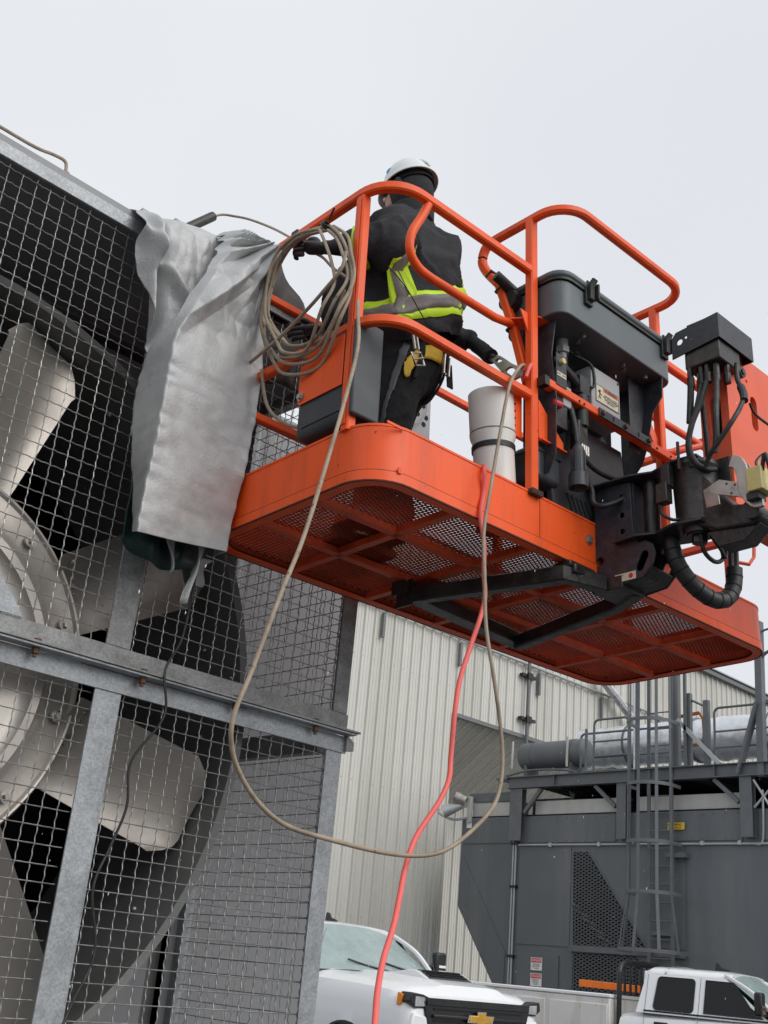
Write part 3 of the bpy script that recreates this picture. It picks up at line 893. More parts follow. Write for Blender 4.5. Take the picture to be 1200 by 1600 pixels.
def mesh_panel(name, a0, a1, z0, z1, front=True, pos=YC + 0.012, sm='wire'):
    g = G()
    P = (lambda a, z, o=0: (a, pos + o, z)) if front else (lambda a, z, o=0: (pos + o, a, z))
    off = (0, 1, 0) if front else (1, 0, 0)
    k0, k1 = int(math.ceil((a0 - X0) / PT)), int((a1 - X0) / PT)
    per = PT * 2 / 3
    for k in range(k0, k1 + 1):
        a = X0 + k * PT
        bend = random.uniform(-0.002, 0.002)
        g.tube(wire(P(a, z0, 0.0025), P(a + bend, z1, 0.0025), off, 0.0030, per, (k % 2) * PI, step=4), 0.0020, 5, cap=False)
    z = math.ceil(z0 / PT) * PT
    k = 0
    while z < z1:
        g.tube(wire(P(a0, z), P(a1, z + random.uniform(-0.002, 0.002)), off, 0.0028, per, (k % 2) * PI, step=3), 0.0020, 5, cap=False)
        z += PT; k += 1
    return obj(name, ic(g), M[sm], cage, kind=None)


ZM0, ZM1, ZT = 2.40, 2.545, 4.105
mesh_panel('mesh_panel', 2.01, X1, 2.54, ZT)
mesh_panel('mesh_panel', 0.62, 1.92, 2.54, ZT)
mesh_panel('mesh_panel', X0, 0.53, 2.54, ZT)
mesh_panel('mesh_panel', 2.01, X1, 0.15, 2.41)
mesh_panel('mesh_panel', 0.62, 1.91, 0.15, 2.41)
mesh_panel('mesh_panel', X0, 0.53, 0.15, 2.41)
X0s = X0; X0 = 0.0
mesh_panel('side_mesh_panel', YC + 0.04, YP - 0.03, 2.56, ZT, False, 3.005)
mesh_panel('side_mesh_panel', YC + 0.04, YP - 0.03, 0.15, 2.38, False, 3.005)
mesh_panel('side_mesh_panel', YC + 0.04, YP - 0.03, 0.15, ZT, False, -0.455)
X0 = X0s

# posts, beams (angle sections)
def angle_post(x0, x1, z0, z1, m='galv', name='post', flange=0.06, side=1):
    g = G().box(x0, x1, YC - 0.008, YC, z0, z1)
    xs = (x1 - 0.008, x1) if side > 0 else (x0, x0 + 0.008)
    g.box(xs[0], xs[1], YC + 0.0005, YC + flange, z0, z1)
    return obj(name, ic(g), M[m], cage, bevel=0.0015)


angle_post(1.909, 2.012, 0.05, 2.397)
angle_post(1.918, 2.014, 2.548, ZT, 'galv_old')
angle_post(0.53, 0.63, 0.05, 2.397); angle_post(0.53, 0.63, 2.548, ZT, 'galv_old')
angle_post(2.962, 3.043, 0.05, 2.397, flange=0.08); angle_post(2.975, 3.050, 2.548, 4.10, 'galv_old', flange=0.08)
angle_post(X0 - 0.04, X0 + 0.04, 0.05, 2.397, side=-1); angle_post(X0 - 0.04, X0 + 0.04, 2.548, 4.10, 'galv_old', side=-1)
g = G().box(X0 - 0.04, 3.055, YC - 0.012, YC - 0.001, 2.476, 2.546).box(X0 - 0.04, 3.075, YC - 0.075, YC - 0.012, 2.468, 2.476)
obj('upper_panel_angle', ic(g), M['galv_old'], cage, bevel=0.0015)
g = G().box(X0 - 0.04, 3.06, YC - 0.014, YC - 0.004, 2.392, 2.458).box(X0 - 0.04, 3.06, YC - 0.068, YC - 0.014, 2.459, 2.4665)
obj('lower_panel_angle', ic(g), M['galv'], cage, bevel=0.0015)
for x in (-0.3, 0.1, 0.45, 0.85, 1.25, 1.654, 2.061, 2.466, 2.862):
    g = G().cyl((x, YC - 0.042, 2.440), (x, YC - 0.042, 2.4585), 0.013, 6).cyl((x, YC - 0.042, 2.428), (x, YC - 0.042, 2.4395), 0.007, 8).cyl((x, YC - 0.042, 2.4765), (x, YC - 0.042, 2.488), 0.013, 6)
    obj('bolt', ic(g), M['rust'], cage)
# gusset at the middle of the beam
g = G().prism([(1.2, 2.546), (1.60, 2.546), (1.56, 2.60), (1.50, 2.66), (1.46, 2.76), (1.2, 2.76)], (0, YC - 0.02, 0), (1, 0, 0), (0, 0, 1), (0, 0.007, 0))
obj('gusset_plate', ic(g), M['galv'], cage, bevel=0.002)
g = G().box(X0 - 0.04, 3.05, YC - 0.012, YC, ZT, 4.158).box(X0 - 0.04, 3.05, YC + 0.0005, YC + 0.05, 4.15, 4.158)
obj('top_angle', ic(g), M['galv'], cage, bevel=0.0015)
g = G().box(X0 - 0.04, 3.05, YC + 0.01, YC + 0.02, 4.159, 4.20).box(X0 - 0.04, 3.06, YC + 0.02, YP + 0.02, 4.19, 4.205)
obj('top_cover_sheet', ic(g), M['housing'], cage)
for zz, hh in ((2.44, 0.09), (4.14, 0.06)):
    obj('side_beam', ic(G().bar([(3.02, YC + 0.09, zz), (3.02, YP, zz)], 0.05, hh)), M['galv_old'], cage, bevel=0.002)
g = G().box(2.98, 3.02, YP - 0.045, YP - 0.037, 0.05, 4.13).box(2.98, 2.988, YP - 0.0365, YP - 0.003, 0.05, 4.13)
obj('rear_post', ic(g), M['galv'], cage, bevel=0.001)
g = G().box(X0 - 0.04, 3.05, YC - 0.01, YC + 0.0, 0.05, 0.12)
obj('bottom_angle', ic(g), M['galv'], cage)
# corner cap end of the beam
g = G().prism([(3.045, 2.40), (3.085, 2.405), (3.085, 2.44), (3.045, 2.462)], (0, YC - 0.03, 0), (1, 0, 0), (0, 0, 1), (0, 0.02, 0))
obj('beam_end_plate', ic(g), M['galv_old'], cage)

# silver tarp hung over the top of the cage, box-shaped below
tarp = empty('silver_tarp', (1.98, 3.1, 4.2), 'wrinkled silver tarp draped over the cage top and hanging beside the basket', 'tarp')


def lerp(a, b, t): return a + (b - a) * t


def vsp(pts, t):
    """Catmull-Rom through the row points"""
    n = len(pts) - 1; f = min(max(t, 0), 1) * n; i = min(int(f), n - 1); k = f - i
    p0, p1, p2, p3 = [Vector(pts[j]) for j in (max(i - 1, 0), i, i + 1, min(i + 2, n))]
    return 0.5 * ((2 * p1) + (-p0 + p2) * k + (2 * p0 - 5 * p1 + 4 * p2 - p3) * k * k + (-p0 + 3 * p1 - 3 * p2 + p3) * k ** 3)


def crumple(q):
    v = 0; a = 1.0
    for o in range(3):
        v += a * (abs(noise.noise(q)) - 0.25); q = q * 2.1 + Vector((1.7, 3.1, 0.4)); a *= 0.42
    return v


def cloth(name, rows, brk, nu, nv, disp, m, thick=0.003):
    """rows: columns of control points from top to bottom; brk: s position of each control column"""
    cols = list(zip(*rows)); g = G(); P = []
    for j in range(nv + 1):
        t = j / nv; c = [vsp(col, t) for col in cols]
        for i in range(nu + 1):
            s = i / nu
            for k in range(len(brk) - 1):
                if s <= brk[k + 1] + 1e-9: break
            f = (s - brk[k]) / (brk[k + 1] - brk[k])
            P.append((c[k].lerp(c[k + 1], f), s, t))
    for (p, s, t) in P: g.v.append(p + disp(p, s, t) - Vector((1.98, 3.1, 4.2)))
    for j in range(nv):
        for i in range(nu):
            a = j * (nu + 1) + i
            g.f.append([a, a + 1, a + nu + 2, a + nu + 1])
    o = obj(name, g, M[m], tarp, angle=75)
    sd_ = o.modifiers.new('thickness', 'SOLIDIFY'); sd_.thickness = thick; sd_.offset = 1
    return o


ROWS_B = [((2.12, 3.80, 4.25), (2.13, 3.80, 4.25), (2.14, 3.80, 4.25), (2.17, 3.80, 4.25)),
          ((2.08, 3.45, 4.27), (2.12, 3.45, 4.27), (2.14, 3.42, 4.27), (2.17, 3.42, 4.26)),
          ((2.02, 3.22, 4.23), (2.05, 3.14, 4.22), (2.10, 3.01, 4.14), (2.12, 3.06, 4.15)),
          ((1.942, 3.13, 4.05), (1.965, 3.08, 4.05), (2.13, 3.00, 4.03), (2.145, 3.06, 4.03)),
          ((1.871, 3.09, 3.87), (1.89, 3.05, 3.87), (2.165, 3.02, 3.88), (2.185, 3.09, 3.88)),
          ((1.808, 3.09, 3.69), (1.825, 3.04, 3.69), (2.185, 3.03, 3.72), (2.20, 3.11, 3.72)),
          ((1.785, 3.16, 3.57), (1.797, 3.02, 3.57), (2.190, 3.03, 3.58), (2.205, 3.13, 3.58)),
          ((1.800, 3.22, 3.40), (1.795, 3.02, 3.41), (2.185, 3.03, 3.42), (2.198, 3.14, 3.42)),
          ((1.820, 3.22, 3.22), (1.790, 3.02, 3.22), (2.176, 3.03, 3.24), (2.188, 3.14, 3.24)),
          ((1.845, 3.20, 3.05), (1.785, 3.02, 3.03), (2.166, 3.04, 3.07), (2.176, 3.14, 3.07)),
          ((1.840, 3.14, 2.89), (1.781, 3.02, 2.845), (2.160, 3.05, 2.905), (2.168, 3.13, 2.91))]


def disp_b(p, s, t):
    q = Vector((p.x * 3.4, p.z * 2.6, p.y * 2.0))
    low = max(0, min(1, (t - 0.42) / 0.2)); upp = 1 - low
    d = 0.066 * upp * crumple(q) + 0.015 * low * crumple(Vector((p.x * 1.6 + p.z * 1.2, p.z * 5.0, 3)))
    d += 0.010 * low * noise.noise(Vector((p.x * 4, p.z * 4, 8)))
    # pleats gathered at the upper right corner, fanning downwards
    cx, cz = 2.135, 4.13
    a = math.atan2(p.x - cx, cz - p.z + 0.02); r = math.hypot(p.x - cx, p.z - cz)
    fanw = math.exp(-((r - 0.12) / 0.14) ** 2) * upp
    d += fanw * 0.055 * (1 - 2 * abs(((a * 2.6 + 0.15) % 1.0) - 0.5))
    # long diagonal pull from the corner down to the left
    u = (p.x - 2.02) * 0.80 + (p.z - 3.95) * -0.60
    d += upp * 0.045 * (1 - min(1, abs(u) / 0.05))
    # small puckers along the sewn edges
    e = math.exp(-((p.x - 1.79) / 0.035) ** 2) + 0.5 * math.exp(-((p.x - 2.18) / 0.03) ** 2)
    d += low * 0.0028 * e * math.sin(p.z * 95 + 4 * noise.noise(Vector((p.z * 9, 0, 0))))
    d += 0.0016 * noise.noise(Vector((p.x * 20, p.z * 20, 1)))
    if t < 0.15: return Vector((0, 0, d * 0.6 + 0.01))
    return Vector((0.15 * d, -d, 0))


cloth('tarp_sheet', ROWS_B, (0, 0.17, 0.91, 1.0), 150, 300, disp_b, 'tarpm')
ROWS_A = [((1.76, 3.80, 4.235), (1.95, 3.80, 4.24), (2.12, 3.80, 4.24)),
          ((1.71, 3.45, 4.24), (1.92, 3.45, 4.26), (2.12, 3.45, 4.265)),
          ((1.684, 3.27, 4.13), (1.86, 3.24, 4.20), (2.10, 3.22, 4.24)),
          ((1.705, 3.26, 4.00), (1.84, 3.20, 4.03), (2.05, 3.18, 4.05)),
          ((1.752, 3.27, 3.89), (1.85, 3.20, 3.90), (2.0, 3.16, 3.88)),
          ((1.795, 3.27, 3.78), (1.86, 3.21, 3.77), (1.94, 3.18, 3.73)),
          ((1.835, 3.28, 3.66), (1.86, 3.22, 3.62), (1.88, 3.20, 3.60))]


def disp_a(p, s, t):
    q = Vector((p.x * 4.2, p.z * 3.2, p.y * 2.0 + 5))
    d = 0.045 * crumple(q)
    w = (p.x - 1.70) * 1.0 - (4.05 - p.z) * 0.18
    d += 0.055 * math.exp(-((w - 0.045) / 0.020) ** 2) * (t > 0.2) * min(1, (t - 0.2) * 5)
    d -= 0.045 * math.exp(-((w - 0.085) / 0.018) ** 2) * (t > 0.25)
    d += 0.045 * math.exp(-(((p.x - 1.84) * 0.7 + (p.z - 3.93) * 0.7) / 0.02) ** 2) * (t > 0.3)
    d += 0.004 * noise.noise(Vector((p.x * 24, p.z * 24, 1)))
    if t < 0.25: return Vector((0, 0, d * 0.5))
    return Vector((0.15 * d, -d, 0))


cloth('tarp_fold', ROWS_A, (0, 0.5, 1.0), 110, 150, disp_a, 'tarpm')
# dark lining seen at the open bottom and the loose strips
g = G()
for j in range(13):
    for i in range(31):
        s = i / 30; x = 1.83 + 0.31 * s; z = 3.3 - 0.036 * j
        g.v.append(Vector((x - 1.98, 3.19 + 0.012 * math.sin(s * 14) - 3.1 + 0.02 * noise.noise(Vector((s * 4, j * .3, 0))), z - 4.2 - (0.05 * math.sin(s * PI) if j == 12 else 0))))
for j in range(12):
    for i in range(30):
        a = j * 31 + i; g.f.append([a, a + 1, a + 32, a + 31])
o = obj('green_lining', g, M['tarpgreen'], tarp, angle=60); o.modifiers.new('t', 'SOLIDIFY').thickness = 0.002
def strip(x, w, z0, z1, y, tw, m):
    g = G(); n = 14
    for j in range(n + 1):
        t = j / n; z = lerp(z0, z1, t); c = x + 0.02 * math.sin(t * 5 + x * 30); ww = w * (1 - 0.6 * t)
        a = tw * t
        for k in (-1, -0.33, 0.33, 1):
            g.v.append(Vector((c + k * ww / 2 * math.cos(a) - 1.98, y + k * ww / 2 * math.sin(a) + 0.006 * (1 if abs(k) < .5 else -1) - 3.1, z - 4.2)))
    for j in range(n):
        for k in range(3):
            b = j * 4 + k; g.f.append([b, b + 1, b + 5, b + 4])
    o = obj('torn_strip', g, M[m], tarp, angle=60); o.modifiers.new('t', 'SOLIDIFY').thickness = 0.002


strip(2.00, 0.11, 3.0, 2.80, 3.15, 1.2, 'tarpm'); strip(2.085, 0.07, 3.0, 2.70, 3.12, 2.2, 'tarpm'); strip(2.13, 0.10, 2.98, 2.80, 3.2, 0.5, 'tarpgreen')
strip(2.20, 0.15, 2.95, 2.84, 3.28, 0.3, 'tarpm')
# flap of the tarp lying inside over the corner of the cage
g = G()
A = [(2.22, 3.24, 4.30), (2.40, 3.28, 4.385), (2.58, 3.28, 4.21), (2.74, 3.28, 4.06)]
Bq = [(2.22, 3.27, 3.80), (2.40, 3.28, 3.80), (2.56, 3.29, 3.82), (2.72, 3.29, 3.86)]  # flap drawn lower so its dark colour stands in for shading there
nu = 24
for j in range(13):
    for i in range(nu + 1):
        s = i / nu * 3; k = min(int(s), 2); f = s - k
        a = Vector(A[k]).lerp(Vector(A[k + 1]), f); b = Vector(Bq[k]).lerp(Vector(Bq[k + 1]), f)
        p = a.lerp(b, j / 12); p.y += 0.055 + 0.03 * noise.noise(p * 6) + 0.015 * math.sin(s * 6)
        g.v.append(p - Vector((1.98, 3.1, 4.2)))
for j in range(12):
    for i in range(nu):
        a = j * (nu + 1) + i; g.f.append([a, a + 1, a + nu + 2, a + nu + 1])
o = obj('brown_flap', g, M['tarpdark'], tarp, angle=60); o.modifiers.new('t', 'SOLIDIFY').thickness = 0.003

# things on top of the cage
g = G().tube([(2.12, 3.7, 4.52), (2.277, 3.7, 4.698)], 0.022, 12).tube([(2.12, 3.7, 4.52), (2.12, 3.7, 4.205)], 0.018, 12)
o = obj('black_pipe', g, M['black_greasy'], label='short black pipe stub poking up at an angle above the silver tarp', cat='pipe', at=(2.12, 3.7, 4.205))
g = G().prism([(1.825, 4.206), (1.825, 4.375), (1.99, 4.375), (1.99, 4.206)], (0, 3.5, 0), (1, 0, 0), (0, 0, 1), (0, 0.004, 0)).box(1.825, 1.99, 3.505, 3.53, 4.371, 4.375)
obj('metal_bracket', g, M['galv'], label='pale metal angle bracket sticking up behind the top of the silver tarp', cat='bracket', at=(1.9, 3.5, 4.205))
g = G().prism([(2.263, 4.206), (2.263, 4.82), (2.85, 4.82), (2.85, 4.206)], (0, 4.0, 0), (1, 0, 0), (0, 0, 1), (0, 0.5, 0))
obj('roof_hood', g, M['housing'], label='grey sheet metal hood on cooler roof behind the tarp', cat='hood', at=(2.4, 4.3, 4.2), smooth=False)
g = G().tube(spline([(0.6, 3.6, 4.43), (1.23, 3.6, 4.434), (1.38, 3.6, 4.437), (1.46, 3.6, 4.452), (1.51, 3.6, 4.45), (1.52, 3.6, 4.40)], 6), 0.007, 8).cyl((1.52, 3.6, 4.35), (1.52, 3.6, 4.405), 0.016).cyl((1.52, 3.6, 4.203), (1.52, 3.6, 4.35), 0.026).cyl((0.6, 3.6, 4.203), (0.6, 3.6, 4.44), 0.012)
obj('power_cable', g, M['hose'], label='thin brown cable running along the cage top into a grey fitting', cat='cable', at=(1.52, 3.6, 4.203))
g = G().tube(spline([(2.13, 3.27, 3.05), (2.196, 3.27, 2.966), (2.19, 3.27, 2.649), (2.12, 3.24, 2.495), (2.142, 3.235, 2.341), (2.067, 3.27, 2.175), (2.079, 3.27, 2.032), (2.05, 3.28, 1.9), (2.014, 3.28, 1.765), (2.059, 3.28, 1.58), (2.005, 3.28, 1.414), (1.95, 3.27, 1.2), (1.9, 3.25, 0.6)], 8), 0.0045, 6)
obj('black_wire', g, M['rubber'], label='thin dark wire dangling down the cage from under the silver tarp', cat='wire', at=(2.13, 3.27, 3.05))
# rounded black handle on the far side of the unit
g = G().prism(arc(3.86, 3.45, 0.045, -90, 90, 6) + arc(3.86, 3.75, 0.045, 0, 90, 4) + [(3.79, 3.80), (3.79, 3.405)], (0, 4.16, 0), (1, 0, 0), (0, 0, 1), (0, 0.25, 0))
obj('end_cover', g.xf(Matrix.Translation((-FX, -YP, 0))), M['rubber'], fan, bevel=0.004)

# ------------------------------------------------------------------ boom lift with work platform
BT = Vector((2.1665, 2.3431, 3.0367))
cx_, sx_, cy_, sy_, cz_, sz_ = math.cos(-.0438), math.sin(-.0438), math.cos(-.0083), math.sin(-.0083), math.cos(-.0359), math.sin(-.0359)
RBM = Matrix(((cz_, -sz_, 0), (sz_, cz_, 0), (0, 0, 1))) @ Matrix(((cy_, 0, sy_), (0, 1, 0), (-sy_, 0, cy_))) @ Matrix(((1, 0, 0), (0, cx_, -sx_), (0, sx_, cx_)))
BM = Matrix.Translation(BT) @ RBM.to_4x4()
lift = empty('boom_lift', BT, 'orange boom lift basket with black mounting gear, raised beside the fan cage', 'boom lift')
lift.matrix_world = BM
LX, LY, CRN = 2.44, 0.923, 0.15


def bobj(name, g, m, bevel=0.0, parent=None, **k): return obj(name, g, M[m], parent or lift, bevel=bevel, **k)


def rrect(inset, z, r=CRN, n=8, x0=0, x1=LX, y0=0, y1=LY):
    i = inset; r = r - i; P = []
    for (cx, cy, a) in ((x1 - i - r, y0 + i + r, -90), (x1 - i - r, y1 - i - r, 0), (x0 + i + r, y1 - i - r, 90), (x0 + i + r, y0 + i + r, 180)):
        P += [(x, y, z) for x, y in arc(cx, cy, r, a, a + 90, n)]
    return P


# toe board in panels with seams
per = rrect(0.0, 0.115)
def toe(name, pts, m):
    g = G().bar(pts, 0.005, 0.165); bobj(name, g, m)
top = [(0.805, 0, .115), (CRN, 0, .115)] + [(x, y, .115) for x, y in arc(CRN, CRN, CRN, 270, 180, 12)] + [(0, LY - CRN, .115)]
toe('toe_board', top, 'orange')
toe('toe_board', [(0.809, 0, .115), (1.145, 0, .115)], 'orange')
toe('toe_board', [(1.149, 0, .115), (LX - CRN, 0, .115)] + [(x, y, .115) for x, y in arc(LX - CRN, CRN, CRN, 270, 360, 12)] + [(LX, LY - CRN, .115)], 'orange_faded')
toe('toe_board', [(LX, LY - CRN, .115)] + [(x, y, .115) for x, y in arc(LX - CRN, LY - CRN, CRN, 0, 90, 12)] + [(CRN, LY, .115)] + [(x, y, .115) for x, y in arc(CRN, LY - CRN, CRN, 90, 180, 12)], 'orange')
g = G().bar(rrect(0.001, 0.197), 0.012, 0.008, closed=True); bobj('toe_board_edge', g, 'orange')
g = G().bar(rrect(-0.004, 0.016), 0.006, 0.034, closed=True).bar(rrect(0.016, -0.002), 0.04, 0.005, closed=True)
bobj('floor_rim', g, 'orange')
bobj('rim_seam', G().bar(rrect(-0.0035, 0.0345), 0.004, 0.003, closed=True), 'grime')
bobj('worn_edge', G().bar(rrect(-0.0045, -0.003), 0.006, 0.005, closed=True), 'grime')
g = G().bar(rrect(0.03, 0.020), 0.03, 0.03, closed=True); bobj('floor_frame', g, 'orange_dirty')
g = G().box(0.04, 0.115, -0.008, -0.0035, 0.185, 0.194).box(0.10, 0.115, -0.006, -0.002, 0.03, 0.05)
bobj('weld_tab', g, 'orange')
for x in (0.40, 0.80, 1.20, 1.62, 2.02):
    bobj('floor_rib', G().bar([(x, 0.03, 0.008), (x, LY - 0.03, 0.008)], 0.032, 0.026), 'orange_rib', 0.001)
for y in (0.31, 0.615):
    bobj('floor_rib', G().bar([(0.03, y, 0.007), (LX - 0.03, y, 0.007)], 0.034, 0.024), 'orange_rib', 0.001)
g = G().box(0.76, 0.99, 0.50, 0.72, -0.012, -0.006); bobj('floor_pad', g, 'orange_dirty')
# expanded metal floor
g = G(); wd, hd = 0.037, 0.0165; t = 0.0017; z0 = 0.024
ny = int((LY - 0.05) / (hd / 2)); nx = int((LX - 0.04) / wd)
for j in range(ny):
    y = 0.025 + j * hd / 2
    for i in range(nx):
        x = 0.02 + i * wd + (wd / 2 if j % 2 else 0)
        for sx in (1, -1):
            a = Vector((x, y, z0)); b = Vector((x + sx * wd / 2, y + hd / 2, z0))
            ex = [min(abs(p.x - c) for c in (0.0, LX)) for p in (a, b)]
            if b.x > LX - 0.02 or b.x < 0.02: continue
            cxn = min(b.x, LX - b.x); cyn = min(b.y, LY - b.y)
            if cxn < CRN and cyn < CRN and math.hypot(CRN - cxn, CRN - cyn) > CRN - 0.02: continue
            n_ = Vector((-(b - a).y, (b - a).x, 0)).normalized() * t
            h = Vector((0, 0, 0.0042))
            g.add([a - n_, b - n_, b + n_, a + n_, a - n_ + h, b - n_ + h, b + n_ + h, a + n_ + h], [(0, 3, 2, 1), (4, 5, 6, 7), (0, 1, 5, 4), (2, 3, 7, 6)])
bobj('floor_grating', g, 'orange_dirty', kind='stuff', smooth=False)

# rails
RW = 0.036
def brail(name, pts, m='orange', w=RW, h=RW, up=(0, 0, 1)):
    bobj(name, G().bar(pts, w, h, up=up, c=0.006), m)


def zc(P, z): return [(x, y, z) for x, y in P]


ZR, ZMd = 1.158, 0.595
cnr = arc(CRN, CRN, CRN, 270, 180, 10)
brail('top_rail', [(0.765, 0, ZR)] + zc(cnr, ZR) + zc(arc(CRN, LY - CRN, CRN, 180, 90, 10), ZR) + [(LX - CRN, LY, ZR)] + zc(arc(LX - CRN, LY - CRN, CRN, 90, 0, 10), ZR) + zc(arc(LX - CRN, CRN, CRN, 0, -90, 10), ZR) + [(1.62, 0, ZR)])
brail('mid_rail', [(0.765, 0, ZMd)] + zc(cnr, ZMd) + [(0, LY - CRN, ZMd)])
brail('mid_rail', [(0, LY - CRN, ZMd)] + zc(arc(CRN, LY - CRN, CRN, 180, 90, 10), ZMd) + [(LX - CRN, LY, ZMd)] + zc(arc(LX - CRN, LY - CRN, CRN, 90, 0, 10), ZMd))
brail('mid_rail', [(LX, LY - CRN, ZMd)] + zc(arc(LX - CRN, CRN, CRN, 0, -90, 10), ZMd) + [(1.62, 0, ZMd)], 'orange_faded')
def post(x, y, z0, z1, w=0.038, d=0.038, m='orange', up=(1, 0, 0)):
    bobj('post', G().bar([(x, y, z0), (x, y, z1)], w, d, up=up, c=0.005), m)


post(0.004, 0.145, 0.19, ZR - 0.018); post(0.765, 0.0, 0.19, 1.41)
post(1.62, 0.0, 0.19, 1.41, m='orange'); post(2.14, 0.012, 0.19, ZR - 0.018, m='orange_faded')
post(0.75, LY - 0.01, 0.19, ZR - 0.018); post(1.62, LY - 0.01, 0.19, ZR - 0.018); post(LX, LY - 0.16, 0.19, ZR - 0.018); post(0.0, LY - 0.16, 0.19, ZR - 0.018)
bobj('post_foot', G().box(0.74, 0.80, -0.026, 0.02, 0.185, 0.205), 'black_greasy')
for y in (0.148,):
    pass
# seam line along post: split face strip
bobj('post_strip', G().box(-0.019, -0.0165, 0.136, 0.160, 0.21, 1.13), 'orange', 0.001)
# console hoop
hp = [(0.79, 0.27, 1.20), (0.765, 0.285, 1.30), (0.765, 0.27, 1.375), (0.765, 0.22, 1.402), (0.765, 0.12, 1.41), (0.765, 0.0, 1.41), (0.765, -0.05, 1.41)]
hp = spline([(0.765, 0.17, 1.18), (0.765, 0.235, 1.27), (0.765, 0.262, 1.34), (0.765, 0.235, 1.40), (0.765, 0.16, 1.41)], 6) + [(0.765, -0.04, 1.41)]
hp += zc(arc(0.765 + 0.13, -0.045, 0.13, 180, 270, 8), 1.41) + zc(arc(1.62 - 0.13, -0.045, 0.13, 270, 360, 8), 1.41)
hp += [(1.62, 0.16, 1.41)] + spline([(1.62, 0.18, 1.41), (1.62, 0.235, 1.40), (1.62, 0.262, 1.34), (1.62, 0.235, 1.27), (1.62, 0.17, 1.18)], 6)
bobj('console_hoop', G().bar(hp, 0.036, 0.036, c=0.008), 'orange')
for x in (0.765, 1.62):
    bobj('diagonal_brace', G().bar([(x, 0.165, 1.17), (x, 0.10, 0.97), (x, 0.02, 0.66)], 0.034, 0.034, up=(1, 0, 0), c=0.006), 'orange')
# round hand guards below the top rail
bobj('hand_guard', G().tube(spline([(0.185, 0.0, 1.14), (0.165, 0.01, 1.08), (0.128, 0.02, 0.99), (0.135, 0.03, 0.92), (0.19, 0.04, 0.885), (0.26, 0.045, 0.88)], 5) + [(0.62, 0.06, 0.90), (0.765, 0.09, 0.95)], 0.0165, 12), 'orange')
bobj('hand_guard', G().tube([(1.62, 0.09, 0.93), (1.75, 0.05, 0.90), (2.14, 0.03, 0.885)] + spline([(2.2, 0.02, 0.89), (2.28, 0.02, 0.93), (2.28, 0.01, 1.0), (2.24, 0.0, 1.14)], 5), 0.0165, 12), 'orange_faded')
bobj('cable_tie', G().bar([(0.765, 0.205, 1.235), (0.765, 0.212, 1.247)], 0.037, 0.037, up=(1, 0, 0)), 'rubber')
bobj('cable_tie', G().bar([(0.765, 0.155, 1.135), (0.765, 0.16, 1.147)], 0.038, 0.038, up=(1, 0, 0)), 'rubber')
bobj('cable_tie', G().bar([(0.765, 0.095, 0.925), (0.765, 0.098, 0.937)], 0.038, 0.038, up=(1, 0, 0)), 'rubber')
# tape on the left top rail
bobj('black_tape', G().bar([(0, 0.50, ZR), (0, 0.535, ZR)], 0.041, 0.041), 'rubber')
# sliding mid bar with bolted plate
bobj('sliding_bar', G().bar([(0.80, -0.04, 0.652), (1.70, -0.04, 0.648)], 0.036, 0.036, c=0.004), 'orange')
bobj('bar_end_cap', G().box(0.772, 0.800, -0.06, -0.02, 0.632, 0.672), 'rubber', 0.002)
bobj('bolted_plate', G().box(1.10, 1.45, -0.066, -0.059, 0.63, 0.668), 'black', 0.002)
for x in (1.12, 1.27, 1.43):
    bobj('bolt', G().cyl((x, -0.066, 0.65), (x, -0.076, 0.65), 0.011, 6), 'rust')
for x in (1.19, 1.36):
    bobj('slot_hole', G().prism(slot(x, 0.65, 0.012, 0.005, PI / 2), (0, -0.0668, 0), (1, 0, 0), (0, 0, 1), (0, 0.0005, 0)), 'void')
for x in (0.98, 1.01, 1.5, 1.6):
    bobj('bolt', G().cyl((x, -0.058, 0.645), (x, -0.061, 0.645), 0.005, 8), 'void')
# left end plate and document box
bobj('end_plate', G().prism([(0.165, 0.565), (0.395, 0.565), (0.395, 0.375), (0.385, 0.365), (0.165, 0.365)], (-0.022, 0, 0), (0, 1, 0), (0, 0, 1), (0.004, 0, 0)), 'orange', 0.001)
for z in (0.54, 0.395):
    bobj('bolt', G().cyl((-0.020, 0.378, z), (-0.034, 0.378, z), 0.011, 6).cyl((-0.0235, 0.378, z), (-0.026, 0.378, z), 0.017, 14), 'metal')
bobj('document_box', G().box(-0.015, 0.10, 0.13, 0.41, 0.235, 0.60), 'plastic', 0.028, segs=4)
bobj('document_box_lid', G().box(-0.02, 0.105, 0.105, 0.125, 0.24, 0.61), 'plastic', 0.009, segs=3)
bobj('box_moulding', G().box(-0.019, -0.014, 0.17, 0.37, 0.27, 0.275), 'plastic', 0.002)
# small orange plates at the console post
bobj('gusset', G().prism([(0.785, 0.585), (0.93, 0.455), (0.93, 0.415), (0.785, 0.425)], (0, -0.018, 0), (1, 0, 0), (0, 0, 1), (0, 0.005, 0)), 'orange', 0.001)
bobj('gusset_lip', G().box(0.785, 0.93, -0.035, -0.0185, 0.412, 0.417), 'orange')
bobj('perforated_plate', G().box(0.69, 0.745, 0.03, 0.034, 0.42, 0.60), 'orange', 0.001)
for z in (0.46, 0.49, 0.52, 0.55):
    bobj('hole', G().cyl((0.705, 0.0298, z), (0.705, 0.029, z), 0.005, 8), 'void')
bobj('shelf_bracket', G().prism([(0.70, 0.10), (0.79, -0.02), (0.86, -0.03), (0.90, 0.0), (0.90, 0.03), (0.76, 0.12)], (0, 0, 0.955), (1, 0, 0), (0, 1, 0), (0, 0, -0.006)), 'orange', 0.001)
bobj('shelf_bracket', G().prism([(0.70, 0.955), (0.745, 0.955), (0.745, 0.87)], (0, 0.0, 0), (1, 0, 0), (0, 0, 1), (0, 0.005, 0)), 'orange')

